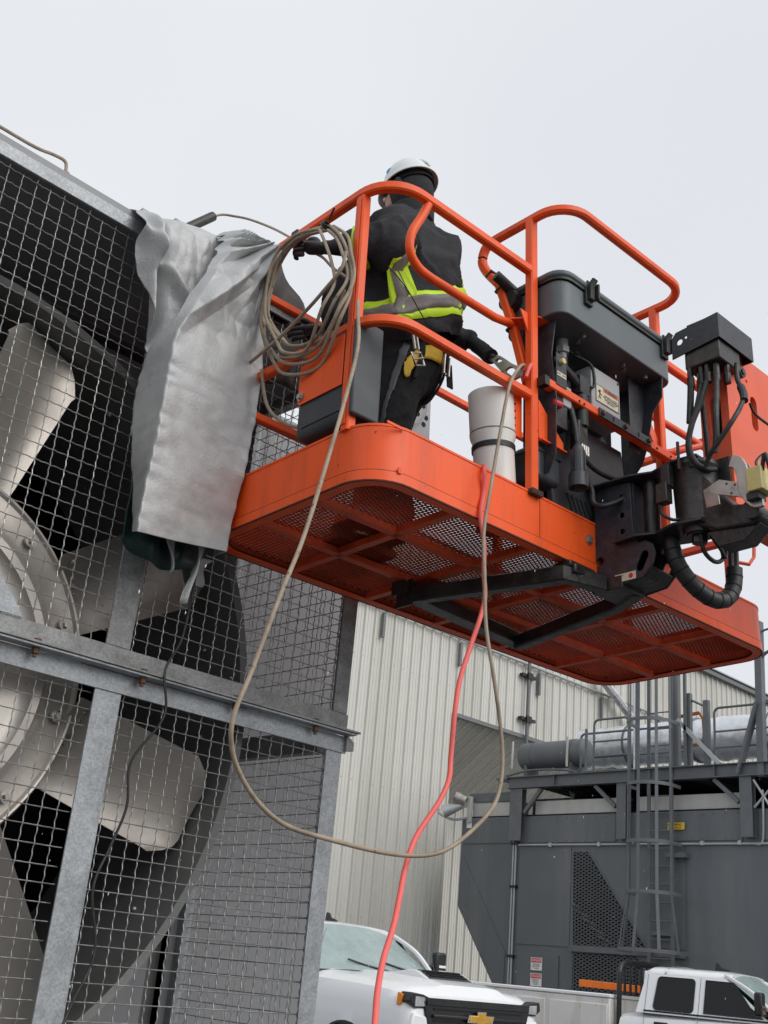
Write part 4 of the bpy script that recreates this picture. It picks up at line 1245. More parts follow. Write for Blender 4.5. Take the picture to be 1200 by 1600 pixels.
# ---- control console
g = G().prism(arc(0.86, -0.06, 0.06, 180, 270, 5) + arc(1.50, -0.06, 0.06, 270, 360, 5) + arc(1.50, 0.12, 0.05, 0, 90, 5) + arc(0.86, 0.12, 0.06, 90, 180, 5), (0, 0, 0.95), (1, 0, 0), (0, 1, 0), (0, 0, 0.15))
con = bobj('control_console', g, 'console', 0.006, segs=3)
g = G().prism(arc(0.86, -0.06, 0.068, 180, 270, 5) + arc(1.50, -0.06, 0.068, 270, 360, 5) + arc(1.50, 0.12, 0.058, 0, 90, 5) + arc(0.86, 0.12, 0.068, 90, 180, 5), (0, 0, 1.101), (1, 0, 0), (0, 1, 0), (0, 0, 0.012))
bobj('console_gasket', g, 'rubber', parent=con)
g = G().prism(arc(0.86, -0.06, 0.075, 180, 270, 5) + arc(1.50, -0.06, 0.075, 270, 360, 5) + arc(1.50, 0.12, 0.065, 0, 90, 5) + arc(0.86, 0.12, 0.075, 90, 180, 5), (0, 0, 1.113), (1, 0, 0), (0, 1, 0), (0, 0, 0.028))
bobj('console_lid', g, 'console', 0.01, segs=3, parent=con)
for x in (0.965, 1.49):
    g = G().prism([(-0.132, 1.055), (-0.150, 1.06), (-0.152, 1.12), (-0.168, 1.145), (-0.160, 1.150), (-0.14, 1.132), (-0.136, 1.15), (-0.128, 1.15)], (x - 0.02, 0, 0), (0, 1, 0), (0, 0, 1), (0.028, 0, 0))
    g.box(x - 0.028, x + 0.016, -0.134, -0.121, 1.04, 1.12).box(x + 0.012, x + 0.022, -0.165, -0.13, 1.065, 1.135)
    bobj('latch', g, 'rubber', 0.002, parent=con)
for (x, y) in ((1.0, -0.07), (1.02, -0.03), (1.28, -0.06), (1.31, -0.04), (1.42, -0.07)):
    bobj('drain_bolt', G().cyl((x, y, 0.935), (x, y, 0.95), 0.010, 8), 'metal', parent=con)
for (x, y, r) in ((0.98, 0.02, 0.024), (0.92, 0.08, 0.020)):
    c = bobj('cable_gland', G().cyl((x, y, 0.95), (x, y, 0.915), r, 14).cyl((x, y, 0.917), (x, y, 0.89), r * 1.2, 6).cyl((x, y, 0.891), (x, y, 0.86), r * 0.7, 12), 'greybox', parent=con)
    for k in range(5):
        a = k * 1.3
        bobj('loose_wire', G().tube(spline([(x + 0.008 * math.cos(a), y + 0.008 * math.sin(a), 0.87), (x + 0.02 * math.cos(a * 2), y + 0.01, 0.82), (x + 0.012 * math.sin(a), y - 0.01, 0.79), (x - 0.012 + 0.01 * k, y, 0.74)], 5), 0.003, 6), 'greybox', parent=con)
# joystick and guard on the console's left end
bobj('joystick', G().tube([(0.70, 0.13, 1.17), (0.86, 0.1, 1.10)], 0.022, 14), 'rubber')
bobj('joystick_boot', G().ball((0.84, 0.08, 1.14), 0.035, 12, 8), 'rubber')
bobj('foot_guard', G().lathe([(0.045, 0), (0.05, 0.03), (0.03, 0.05)], (0.76, 0.12, 1.08), (1, 0, 0), 16), 'rubber')

# console frame: black side plates and back plate
bobj('side_plate', G().prism([(-0.06, 0.945), (0.10, 0.945), (0.10, 0.30), (-0.02, 0.30), (-0.055, 0.36), (-0.06, 0.60), (-0.04, 0.80)], (0.835, 0, 0), (0, 1, 0), (0, 0, 1), (0.006, 0, 0)), 'black', 0.001)
bobj('side_plate', G().prism([(-0.115, 0.95), (0.10, 0.95), (0.10, 0.52), (0.06, 0.52), (0.0, 0.58), (-0.03, 0.66), (-0.06, 0.80), (-0.11, 0.86)], (1.475, 0, 0), (0, 1, 0), (0, 0, 1), (0.006, 0, 0)), 'black', 0.001)
bobj('side_flange', G().prism([(1.37, 0.95), (1.54, 0.95), (1.54, 0.86), (1.47, 0.80), (1.43, 0.60), (1.36, 0.60), (1.37, 0.70)], (0, -0.02, 0), (1, 0, 0), (0, 0, 1), (0, 0.005, 0)), 'black', 0.001)
bobj('back_plate', G().box(0.841, 1.40, 0.096, 0.102, 0.22, 0.95), 'plastic', 0.001)
g = G()
nn = 10
for i in range(nn):
    a0, a1 = PI * i / nn, PI * (i + 1) / nn
bobj('rear_cover', G().prism([(1.0, 0.28)] + arc(1.19, 0.50, 0.19, 180, 0, 8)[0:9] + [(1.38, 0.28)], (0, 0.06, 0), (1, 0, 0), (0, 0, 1), (0, 0.034, 0)), 'plastic', 0.008)
bobj('lower_shroud', G().prism([(0.85, 0.60), (1.36, 0.60), (1.40, 0.30), (1.30, 0.19), (0.92, 0.19)], (0, 0.02, 0), (1, 0, 0), (0, 0, 1), (0, 0.03, 0)), 'plastic', 0.006)
for k in range(5):
    bobj('vent_slot', G().prism([(0, 0), (0.012, 0), (-0.02, 0.06), (-0.032, 0.06)], (1.02 + k * 0.028, 0.018, 0.225), (1, 0, 0), (0, 0, 1), (0, 0.001, 0)), 'void')
bobj('footswitch_box', G().box(0.79, 0.935, 0.0, 0.12, 0.275, 0.42), 'plastic', 0.022, segs=3)
bobj('footswitch_lid', G().box(0.785, 0.94, -0.005, 0.125, 0.385, 0.398), 'plastic', 0.004)
# grey junction box with warning label
jb = bobj('junction_box', G().box(1.10, 1.29, -0.03, 0.09, 0.655, 0.875), 'greybox', 0.005, segs=3)
for (x, z) in ((1.112, 0.862), (1.278, 0.862), (1.278, 0.67)):
    bobj('screw', G().cyl((x, -0.03, z), (x, -0.033, z), 0.006, 8), 'black', parent=jb)
bobj('warning_label', G().box(1.125, 1.275, -0.0325, -0.0305, 0.722, 0.80), 'label', parent=jb)
bobj('label_border', G().box(1.1265, 1.2735, -0.0332, -0.0326, 0.7225, 0.7245).box(1.1265, 1.2735, -0.0332, -0.0326, 0.7975, 0.7995).box(1.125, 1.1272, -0.0332, -0.0326, 0.7225, 0.7995).box(1.2728, 1.275, -0.0332, -0.0326, 0.7225, 0.7995), 'ink', parent=jb)
bobj('label_band', G().box(1.172, 1.272, -0.0334, -0.0326, 0.780, 0.796), 'labelred', parent=jb)
text('WARNING', 0.017, M['ink'], (1.222, -0.0340, 0.788), (1, 0, 0), (0, 0, 1), jb, 'label_text', extrude=0.0002)
text('ELECTRICAL HAZARD\nSHUT OFF POWER BEFORE\nSERVICING THIS UNIT\nSEE MANUAL', 0.0085, M['ink'], (1.222, -0.0332, 0.752), (1, 0, 0), (0, 0, 1), jb, 'label_text', extrude=0.0002)
g = G().ball((1.150, -0.0335, 0.775), 0.006, 8, 6, (1, .2, 1)).bar([(1.150, -0.0335, 0.768), (1.147, -0.0335, 0.752)], 0.004, 0.001, up=(0, 1, 0)).bar([(1.138, -0.0335, 0.772), (1.163, -0.0335, 0.758)], 0.003, 0.001, up=(0, 1, 0)).bar([(1.147, -0.0335, 0.752), (1.14, -0.0335, 0.738)], 0.003, 0.001, up=(0, 1, 0)).bar([(1.147, -0.0335, 0.752), (1.157, -0.0335, 0.74)], 0.003, 0.001, up=(0, 1, 0))
bobj('label_pictogram', g, 'ink', parent=jb)
# serial tag and sensor on the left side plate
bobj('serial_tag', G().box(0.842, 0.895, -0.0625, -0.0612, 0.70, 0.718), 'label')
text('45N · 8042', 0.011, M['ink'], (0.868, -0.0629, 0.709), (1, 0, 0), (0, 0, 1), lift, 'serial_text', extrude=0.0002)
bobj('tag_plate', G().box(0.838, 0.90, -0.0611, -0.058, 0.66, 0.80), 'black', 0.001)
bobj('push_button', G().cyl((0.865, -0.06, 0.765), (0.865, -0.078, 0.765), 0.012, 12), 'beacon')
bobj('valve_block', G().box(0.86, 0.93, -0.04, 0.03, 0.50, 0.655), 'black_greasy', 0.004)
bobj('valve_block', G().box(0.90, 0.95, -0.045, -0.01, 0.60, 0.69), 'greybox', 0.004)
bobj('red_knob', G().cyl((0.835, -0.045, 0.585), (0.875, -0.05, 0.585), 0.014, 10), 'signred')
bobj('connector', G().box(1.0, 1.06, -0.05, 0.0, 0.70, 0.78).cyl((1.03, -0.03, 0.56), (1.03, -0.03, 0.70), 0.026, 12), 'rubber', 0.003)
bobj('connector', G().box(0.99, 1.05, -0.045, 0.0, 0.46, 0.58), 'black_greasy', 0.006)
for k in range(4):
    bobj('spring_clip', G().cyl((1.0 + 0.012 * k, -0.05, 0.43), (1.0 + 0.012 * k, -0.05, 0.47), 0.007, 8), 'metal')
# horn hanging on its cable
g = G().lathe([(0.012, 0.18), (0.022, 0.165), (0.026, 0.15), (0.028, 0.06), (0.036, 0.055), (0.038, 0.0), (0.030, 0.0), (0.024, 0.02)], (0.962, -0.06, 0.27), (0, 0, 1), 24)
horn = bobj('alarm_horn', g, 'plastic')
for i in range(9):
    a = 2 * PI * i / 9; bobj('horn_rib', G().bar([(0.962 + 0.028 * math.cos(a), -0.06 + 0.028 * math.sin(a), 0.335), (0.962 + 0.026 * math.cos(a), -0.06 + 0.026 * math.sin(a), 0.42)], 0.005, 0.005), 'plastic', parent=horn)


def hose(name, pts, r, m='rubber', per=7, parent=None, n=10):
    return bobj(name, G().tube(spline(pts, per), r, n), m, parent=parent)


hose('control_cable', [(0.962, -0.06, 0.44), (0.955, -0.05, 0.55), (0.95, -0.02, 0.68), (0.97, 0.0, 0.78), (1.0, 0.02, 0.90)], 0.011)
hose('control_cable', [(0.86, -0.02, 0.79), (0.93, -0.03, 0.775), (1.0, -0.03, 0.745), (1.05, -0.02, 0.72)], 0.017)
hose('control_cable', [(1.06, -0.03, 0.76), (1.11, -0.035, 0.78), (1.10, -0.03, 0.87), (1.03, 0.0, 0.90), (0.99, 0.02, 0.93)], 0.006)
hose('control_cable', [(0.99, -0.04, 0.50), (1.03, -0.05, 0.41), (1.14, -0.06, 0.385), (1.28, -0.09, 0.40), (1.40, -0.13, 0.42), (1.44, -0.2, 0.40)], 0.011)
hose('control_cable', [(0.985, -0.04, 0.48), (1.0, -0.06, 0.36), (1.03, -0.07, 0.28), (1.01, -0.09, 0.22), (1.06, -0.1, 0.22), (1.14, -0.13, 0.27), (1.19, -0.15, 0.34), (1.26, -0.16, 0.37), (1.34, -0.18, 0.36)], 0.010)
hose('control_cable', [(0.92, -0.02, 0.66), (0.96, -0.03, 0.60), (0.97, -0.04, 0.50)], 0.012)
hose('control_cable', [(1.02, -0.02, 0.90), (1.15, 0.03, 0.93), (1.35, 0.06, 0.90)], 0.006)
hose('control_cable', [(1.20, -0.03, 0.30), (1.24, -0.09, 0.33), (1.31, -0.14, 0.345), (1.36, -0.2, 0.36)], 0.009)
hose('cable_loop', [(1.30, -0.14, 0.335), (1.305, -0.14, 0.40), (1.33, -0.14, 0.415), (1.36, -0.14, 0.395)], 0.007)

# ---- black support column and rotator (plates stand in the YZ plane)
def xprism(poly, x, t): return G().prism(poly, (x, 0, 0), (0, 1, 0), (0, 0, 1), (t, 0, 0))


plate = [(0.0, 0.345), (-0.165, 0.325), (-0.172, 0.12), (-0.195, 0.085)] + [(-0.215 + 0.045 * math.cos(a), 0.03 + 0.055 * math.sin(a)) for a in [PI * 0.35 + PI * 1.0 * i / 8 for i in range(9)]] + [(-0.235, -0.03), (-0.185, -0.062), (-0.05, -0.075), (-0.01, -0.05), (0.03, 0.02), (0.0, 0.10)]
plate = [(0.0, 0.345), (-0.165, 0.325), (-0.172, 0.12), (-0.19, 0.075), (-0.225, 0.075), (-0.252, 0.055), (-0.262, 0.02), (-0.250, -0.02), (-0.205, -0.062), (-0.05, -0.078), (-0.01, -0.05), (0.03, 0.02), (0.0, 0.10)]
for x in (1.135, 1.285):
    o = bobj('mount_plate', xprism(plate, x, 0.009), 'black')
    cutg = xprism(slot(-0.205, 0.0, 0.045, 0.017, math.radians(118)), x - 0.02, 0.05)
    cutg.prism(arc(-0.02, 0.04, 0.017, 0, 360, 16)[:-1], (x - 0.02, 0, 0), (0, 1, 0), (0, 0, 1), (0.05, 0, 0))
    for zz in (0.275, 0.20, 0.135):
        cutg.prism(arc(-0.125, zz, 0.011, 0, 360, 12)[:-1], (x - 0.02, 0, 0), (0, 1, 0), (0, 0, 1), (0.05, 0, 0))
    cut(o, cutg)
    b = o.modifiers.new('bevel', 'BEVEL'); b.width = 0.002; b.segments = 2; b.limit_method = 'ANGLE'
bobj('column_web', G().box(1.145, 1.26, -0.04, -0.03, -0.05, 0.33), 'black', 0.001)
bobj('column_tube', G().cyl((1.20, -0.215, 0.10), (1.20, -0.215, 0.34), 0.03, 20), 'black_greasy')
bobj('column_flange', G().box(1.146, 1.262, -0.172, -0.164, 0.115, 0.325), 'black', 0.001)
g = G().prism([(1.10, 0.02), (1.30, 0.02), (1.29, -0.18), (1.26, -0.26), (1.29, -0.36), (1.28, -0.46), (1.12, -0.46), (1.11, -0.36), (1.14, -0.26), (1.11, -0.18)], (0, 0, 0.335), (1, 0, 0), (0, 1, 0), (0, 0, 0.009))
bobj('upper_arm_plate', g, 'black', 0.002)
g = G().prism([(1.11, -0.10), (1.30, -0.10), (1.31, -0.2), (1.27, -0.27), (1.30, -0.36), (1.29, -0.46), (1.12, -0.46), (1.10, -0.36), (1.13, -0.27), (1.10, -0.2)], (0, 0, 0.085), (1, 0, 0), (0, 1, 0), (0, 0, 0.010))
bobj('lower_arm_plate', g, 'black_greasy', 0.002)
g = G().prism([(-0.06, -0.055), (-0.205, -0.048), (-0.235, -0.02), (-0.240, -0.028), (-0.208, -0.060), (-0.06, -0.074)], (1.145, 0, 0), (0, 1, 0), (0, 0, 1), (0.139, 0, 0))
bobj('ear_web', g, 'black_greasy', 0.004)
bobj('tag_sticker', G().box(1.1310, 1.1342, -0.178, -0.088, -0.062, -0.032), 'label')
bobj('sticker_ring', G().lathe([(0.0075, 0), (0.0095, 0), (0.0095, 0.0008), (0.0075, 0.0008)], (1.1304, -0.158, -0.047), (1, 0, 0), 20).bar([(1.1304, -0.1645, -0.053), (1.1304, -0.1515, -0.041)], 0.0008, 0.002, up=(1, 0, 0)), 'signred')
bobj('sticker_ring', G().lathe([(0.0045, 0), (0.006, 0), (0.006, 0.0008), (0.0045, 0.0008)], (1.1304, -0.112, -0.051), (1, 0, 0), 16).box(1.1302, 1.1308, -0.128, -0.096, -0.041, -0.0395), 'ink')
# rotator
RX, RY = 1.20, -0.405
g = G().lathe([(0.0, -0.02), (0.055, -0.02), (0.058, 0.0), (0.082, 0.002), (0.086, 0.012), (0.079, 0.02), (0.077, 0.03), (0.077, 0.22), (0.080, 0.225), (0.086, 0.235), (0.084, 0.25), (0.0, 0.252)], (RX, RY, 0.085), (0, 0, 1), 40)
rotr = bobj('rotator_drum', g, 'black_greasy')
bobj('rotator_nut', G().cyl((RX, RY, 0.035), (RX, RY, 0.065), 0.028, 6).cyl((RX, RY, 0.06), (RX, RY, 0.087), 0.045, 20), 'black_greasy', parent=rotr)
g = G().prism([(-0.07, 0.335), (0.03, 0.30), (0.17, 0.12), (0.255, 0.10), (0.275, 0.075), (0.265, 0.045), (0.235, 0.03), (0.10, 0.045), (-0.06, 0.12)], (1.145, RY, 0), (0, -1, 0), (0, 0, 1), (0.11, 0, 0))
bobj('knuckle_casting', g, 'black_greasy', 0.008, segs=3)
bobj('pivot_pin', G().cyl((1.125, -0.652, 0.07), (1.28, -0.652, 0.07), 0.026, 20).cyl((1.115, -0.652, 0.07), (1.1255, -0.652, 0.07), 0.034, 20), 'black_greasy')
bobj('knuckle_bottom', G().prism([(-0.46, 0.05), (-0.66, 0.035), (-0.60, -0.015), (-0.50, -0.015)], (1.16, 0, 0), (0, 1, 0), (0, 0, 1), (0.08, 0, 0)), 'black_greasy', 0.003)
# relay block on drum
bobj('relay_block', G().box(1.095, 1.125, -0.36, -0.325, 0.24, 0.325), 'rubber', 0.002)
bobj('relay_block', G().box(1.08, 1.12, -0.355, -0.31, 0.175, 0.25), 'black_greasy', 0.003)
hose('relay_wire', [(1.10, -0.32, 0.18), (1.10, -0.32, 0.14), (1.12, -0.35, 0.115), (1.14, -0.37, 0.12)], 0.006)
# galvanised clamps + amber beacon box at the boom
g = G().bar([(1.1, -0.525, 0.11), (1.09, -0.525, 0.16), (1.09, -0.555, 0.17), (1.09, -0.635, 0.135), (1.09, -0.655, 0.125)], 0.05, 0.007, up=(1, 0, 0))
bobj('strap_clamp', g, 'metal', 0.001)
for (y, z) in ((-0.60, 0.16), (-0.63, 0.147), (-0.615, 0.12)):
    bobj('clamp_hole', G().cyl((1.0655, y, z), (1.064, y, z), 0.005, 8), 'rust')
g = G().bar(spline([(1.08, -0.615, 0.245), (1.08, -0.64, 0.23), (1.08, -0.655, 0.185), (1.08, -0.66, 0.125), (1.08, -0.69, 0.075), (1.08, -0.72, 0.07)], 4), 0.045, 0.014, up=(1, 0, 0))
bobj('curved_bracket', g, 'metal', 0.002)
bobj('amber_beacon_box', G().box(1.04, 1.12, -0.74, -0.685, 0.095, 0.18), 'beacon', 0.003)
bobj('beacon_base', G().box(1.05, 1.10, -0.72, -0.675, 0.07, 0.097), 'rubber', 0.002)
for k in range(3):
    hose('beacon_wire', [(1.08, -0.715, 0.18), (1.08, -0.715 + 0.006 * k, 0.215), (1.09, -0.735, 0.23 + 0.006 * k), (1.1, -0.755, 0.205), (1.1, -0.755, 0.155)], 0.0022, ('label', 'hose', 'rubber')[k])
hose('relay_wire', [(1.06, -0.735, 0.165), (1.05, -0.755, 0.215), (1.06, -0.765, 0.135), (1.06, -0.755, 0.085)], 0.007)

# orange boom end
g = G().box(1.25, 1.85, -0.530, -0.412, 0.17, 0.84)
bo = bobj('boom_end', g, 'orange_faded')
cutg = G().prism(slot(1.44, 0.61, 0.10, 0.023, PI / 2), (0, -0.56, 0), (1, 0, 0), (0, 0, 1), (0, 0.06, 0))
cutg.prism(slot(-0.475, 0.54, 0.12, 0.022, PI / 2), (1.23, 0, 0), (0, 1, 0), (0, 0, 1), (0.06, 0, 0))
cutg.prism(arc(1.40, 0.735, 0.007, 0, 360, 12)[:-1], (0, -0.56, 0), (1, 0, 0), (0, 0, 1), (0, 0.06, 0))
cut(bo, cutg)
b = bo.modifiers.new('bevel', 'BEVEL'); b.width = 0.004; b.segments = 2; b.limit_method = 'ANGLE'
bobj('slot_backing', G().box(1.285, 1.78, -0.50, -0.44, 0.22, 0.80), 'void')
bobj('boom_lug', G().cyl((1.33, -0.530, 0.735), (1.33, -0.556, 0.735), 0.022, 14).cyl((1.33, -0.556, 0.735), (1.33, -0.561, 0.735), 0.012, 8), 'black_greasy')
bobj('boom_arm', G().bar([(1.80, -0.47, 0.55), (3.2, -0.62, 0.25), (7.0, -0.9, -1.9)], 0.12, 0.28), 'orange_faded', 0.006)
bobj('boom_inner_tab', G().prism([(0, 0), (0.10, 0), (0.10, 0.12), (0.02, 0.12)], (1.248, -0.42, 0.24), (0, -1, 0), (0, 0, 1), (-0.008, 0, 0)), 'black_greasy', 0.001)
bobj('boom_rivet', G().cyl((1.36, -0.53, 0.36), (1.36, -0.534, 0.36), 0.007, 8), 'metal')
# black cover box over the hoses
g = G().prism([(-0.375, 0.775), (-0.575, 0.795), (-0.575, 0.900), (-0.395, 0.885), (-0.378, 0.865)], (1.14, 0, 0), (0, 1, 0), (0, 0, 1), (0.005, 0, 0))
cov = bobj('hose_cover', g, 'black')
cutg = G().prism(arc(-0.410, 0.838, 0.013, 0, 360, 14)[:-1], (1.12, 0, 0), (0, 1, 0), (0, 0, 1), (0.05, 0, 0)).prism(slot(-0.437, 0.848, 0.006, 0.0045, PI / 3), (1.12, 0, 0), (0, 1, 0), (0, 0, 1), (0.05, 0, 0))
cut(cov, cutg)
bobj('hose_cover_front', G().box(1.1455, 1.385, -0.575, -0.570, 0.795, 0.900).box(1.1455, 1.385, -0.5695, -0.44, 0.895, 0.900).box(1.380, 1.385, -0.5695, -0.44, 0.795, 0.8945), 'black', 0.001, parent=cov)
bobj('manifold', G().box(1.15, 1.30, -0.565, -0.42, 0.715, 0.83), 'black_greasy', 0.006, parent=cov)
for (x, y) in ((1.16, -0.435), (1.17, -0.475), (1.17, -0.50), (1.18, -0.53), (1.22, -0.55), (1.20, -0.45)):
    bobj('hose_fitting', G().cyl((x, y, 0.72), (x, y, 0.68), 0.012, 6).cyl((x, y, 0.68), (x, y, 0.64), 0.014, 10), 'metal' if x == 1.20 else 'black_greasy', parent=cov)
hose('hydraulic_hose', [(1.16, -0.435, 0.66), (1.155, -0.43, 0.57), (1.15, -0.425, 0.49)], 0.0125)
hose('hydraulic_hose', [(1.17, -0.475, 0.66), (1.15, -0.46, 0.55), (1.13, -0.44, 0.46), (1.12, -0.43, 0.38), (1.13, -0.435, 0.30)], 0.0098)
hose('hydraulic_hose', [(1.17, -0.50, 0.66), (1.14, -0.48, 0.55), (1.115, -0.455, 0.46), (1.11, -0.44, 0.38), (1.12, -0.455, 0.31), (1.15, -0.48, 0.285), (1.18, -0.50, 0.29)], 0.0100)
hose('hydraulic_hose', [(1.18, -0.53, 0.66), (1.14, -0.545, 0.55), (1.11, -0.555, 0.46), (1.11, -0.55, 0.38), (1.12, -0.535, 0.32)], 0.0110)
hose('hydraulic_hose', [(1.24, -0.58, 0.72), (1.22, -0.59, 0.64), (1.20, -0.62, 0.56), (1.16, -0.625, 0.49), (1.12, -0.61, 0.42), (1.11, -0.565, 0.36), (1.115, -0.52, 0.32), (1.13, -0.49, 0.285)], 0.009)
hose('hydraulic_hose', [(1.20, -0.45, 0.66), (1.17, -0.47, 0.58), (1.18, -0.47, 0.45), (1.20, -0.46, 0.36)], 0.009)
bobj('cable_sleeve', G().tube(spline([(1.21, -0.605, 0.60), (1.195, -0.622, 0.555), (1.18, -0.63, 0.52)], 4), 0.0145, 10), 'rubber')
hose('control_cable', [(1.21, -0.635, 0.52), (1.24, -0.63, 0.50), (1.30, -0.63, 0.49), (1.45, -0.64, 0.48)], 0.005)
bobj('thin_rod', G().tube([(1.10, -0.40, 0.29), (1.10, -0.40, 0.40)], 0.006, 8), 'rubber')
# corrugated hose loop below
pts = spline([(1.20, -0.29, 0.09), (1.20, -0.295, 0.03), (1.22, -0.31, -0.035), (1.27, -0.335, -0.095), (1.34, -0.36, -0.125), (1.41, -0.375, -0.105), (1.445, -0.385, -0.05), (1.45, -0.39, 0.02)], 9)
bobj('corrugated_sleeve', G().tube(pts, 0.030, 16), 'rubber')
g = G()
for i in range(3, len(pts) - 1, 5):
    g.tube([pts[i], pts[i] + (pts[i + 1] - pts[i]) * 0.55], 0.0315, 16)
bobj('sleeve_wrap', g, 'void')
hose('hydraulic_hose', [(1.44, -0.385, -0.02), (1.435, -0.39, 0.08), (1.40, -0.42, 0.20)], 0.011)
hose('hydraulic_hose', [(1.46, -0.39, -0.02), (1.46, -0.395, 0.08), (1.42, -0.42, 0.20)], 0.011)
hose('hydraulic_hose', [(1.18, -0.42, 0.06), (1.20, -0.42, 0.0), (1.25, -0.43, -0.025), (1.29, -0.44, 0.0), (1.27, -0.44, 0.05)], 0.008)
hose('hydraulic_hose', [(1.22, -0.44, 0.06), (1.26, -0.45, 0.02), (1.29, -0.45, -0.0), (1.28, -0.46, 0.06)], 0.007)
# black fork under the floor
def fork(P, w=0.05, h=0.06): bobj('fork_arm', G().bar(P, w, h, c=0.006), 'black_greasy')
fork([(1.12, -0.04, -0.060), (0.95, 0.0, -0.060), (0.775, 0.60, -0.060)]); fork([(1.24, -0.11, -0.062), (1.32, 0.04, -0.062), (1.475, 0.66, -0.062)])
bobj('fork_crossbar', G().bar([(0.72, 0.625, -0.035), (1.52, 0.70, -0.035)], 0.07, 0.055, c=0.004).box(0.745, 0.757, 0.58, 0.66, -0.105, 0.0), 'black_greasy')
bobj('fork_base', G().prism([(1.12, 0.01), (1.28, 0.01), (1.27, -0.12), (1.13, -0.12)], (0, 0, -0.085), (1, 0, 0), (0, 1, 0), (0, 0, 0.05)), 'black_greasy', 0.004)
bobj('clamp_block', G().box(0.95, 1.10, -0.025, 0.05, -0.03, -0.004).box(0.96, 1.02, -0.04, -0.01, -0.055, -0.02), 'black_greasy', 0.006)
bobj('bolt', G().cyl((1.095, -0.003, 0.12), (1.095, -0.014, 0.12), 0.013, 6).cyl((1.095, -0.003, 0.12), (1.095, -0.006, 0.12), 0.02, 14), 'metal')
# hooks at right end
brail('hook_handle', [(2.16, 0, 0.36), (2.25, -0.02, 0.37), (2.30, -0.02, 0.42), (2.31, -0.02, 0.48)], 'orange_faded', 0.016, 0.016)
bobj('hose_guard', G().tube(spline([(1.63, -0.01, 0.69), (1.75, -0.06, 0.74), (1.86, -0.1, 0.79), (1.93, -0.1, 0.78), (1.96, -0.06, 0.74)], 5), 0.014, 10), 'orange_faded')
bobj('diagonal_brace', G().bar([(1.56, 0.03, 0.82), (1.62, 0.01, 0.68)], 0.03, 0.03), 'orange')

# ------------------------------------------------------------------ worker in the basket
wk = empty('person', (0, 0, 0), 'worker in black jacket with fluorescent bands and white hard hat standing in the basket', 'person')
WO = Vector((0.52, 0.50, 0.03))
wk.matrix_world = BM @ Matrix.Translation(WO)


def skin(name, joints, edges, m, sub=2, root=0, parent=None, weld=False):
    me = bpy.data.meshes.new(name)
    me.from_pydata([tuple(Vector(j[:3]) - WO) for j in joints], edges, [])
    o = bpy.data.objects.new(name, me); lk(o, wk)
    md = o.modifiers.new('skin', 'SKIN'); md.use_smooth_shade = True
    for i, j in enumerate(joints):
        v = me.skin_vertices[0].data[i]
        v.radius = (j[3], j[4] if len(j) > 4 else j[3]); v.use_root = (i == root)
    s = o.modifiers.new('sub', 'SUBSURF'); s.levels = sub; s.render_levels = sub
    bpy.context.view_layer.update()
    dg = bpy.context.evaluated_depsgraph_get()
    mm = bpy.data.meshes.new_from_object(o.evaluated_get(dg), depsgraph=dg)
    o.modifiers.clear(); o.data = mm; mm.materials.clear(); mm.materials.append(m)
    mm.polygons.foreach_set('use_smooth', [True] * len(mm.polygons))
    return o


# body (one continuous skin): pelvis, spine, neck, head, arms, legs
J = [(0.52, 0.46, 0.84, 0.11, 0.10), (0.48, 0.46, 1.02, 0.11, 0.10), (0.50, 0.46, 1.24, 0.13, 0.11), (0.535, 0.46, 1.40, 0.09, 0.08),
     (0.54, 0.46, 1.50, 0.050, 0.050), (0.525, 0.465, 1.59, 0.07, 0.08), (0.52, 0.47, 1.68, 0.08, 0.09),
     (0.44, 0.41, 0.74, 0.07), (0.44, 0.42, 0.48, 0.055), (0.46, 0.42, 0.14, 0.045), (0.42, 0.43, 0.06, 0.04), (0.30, 0.45, 0.055, 0.035),
     (0.60, 0.54, 0.76, 0.07), (0.54, 0.565, 0.48, 0.05), (0.54, 0.565, 0.14, 0.045), (0.50, 0.58, 0.06, 0.04), (0.40, 0.62, 0.055, 0.035),
     (0.42, 0.36, 1.33, 0.055), (0.26, 0.275, 1.12, 0.042), (0.13, 0.44, 1.145, 0.030), (0.10, 0.48, 1.15, 0.026),
     (0.65, 0.57, 1.36, 0.055), (0.50, 0.72, 1.12, 0.042), (0.36, 0.755, 1.03, 0.030), (0.33, 0.755, 1.015, 0.026)]
E_ = [(0, 1), (1, 2), (2, 3), (3, 4), (4, 5), (5, 6), (0, 7), (7, 8), (8, 9), (9, 10), (10, 11), (0, 12), (12, 13), (13, 14), (14, 15), (15, 16),
      (3, 17), (17, 18), (18, 19), (19, 20), (3, 21), (21, 22), (22, 23), (23, 24)]
body = skin('body', J, E_, M['skin'])


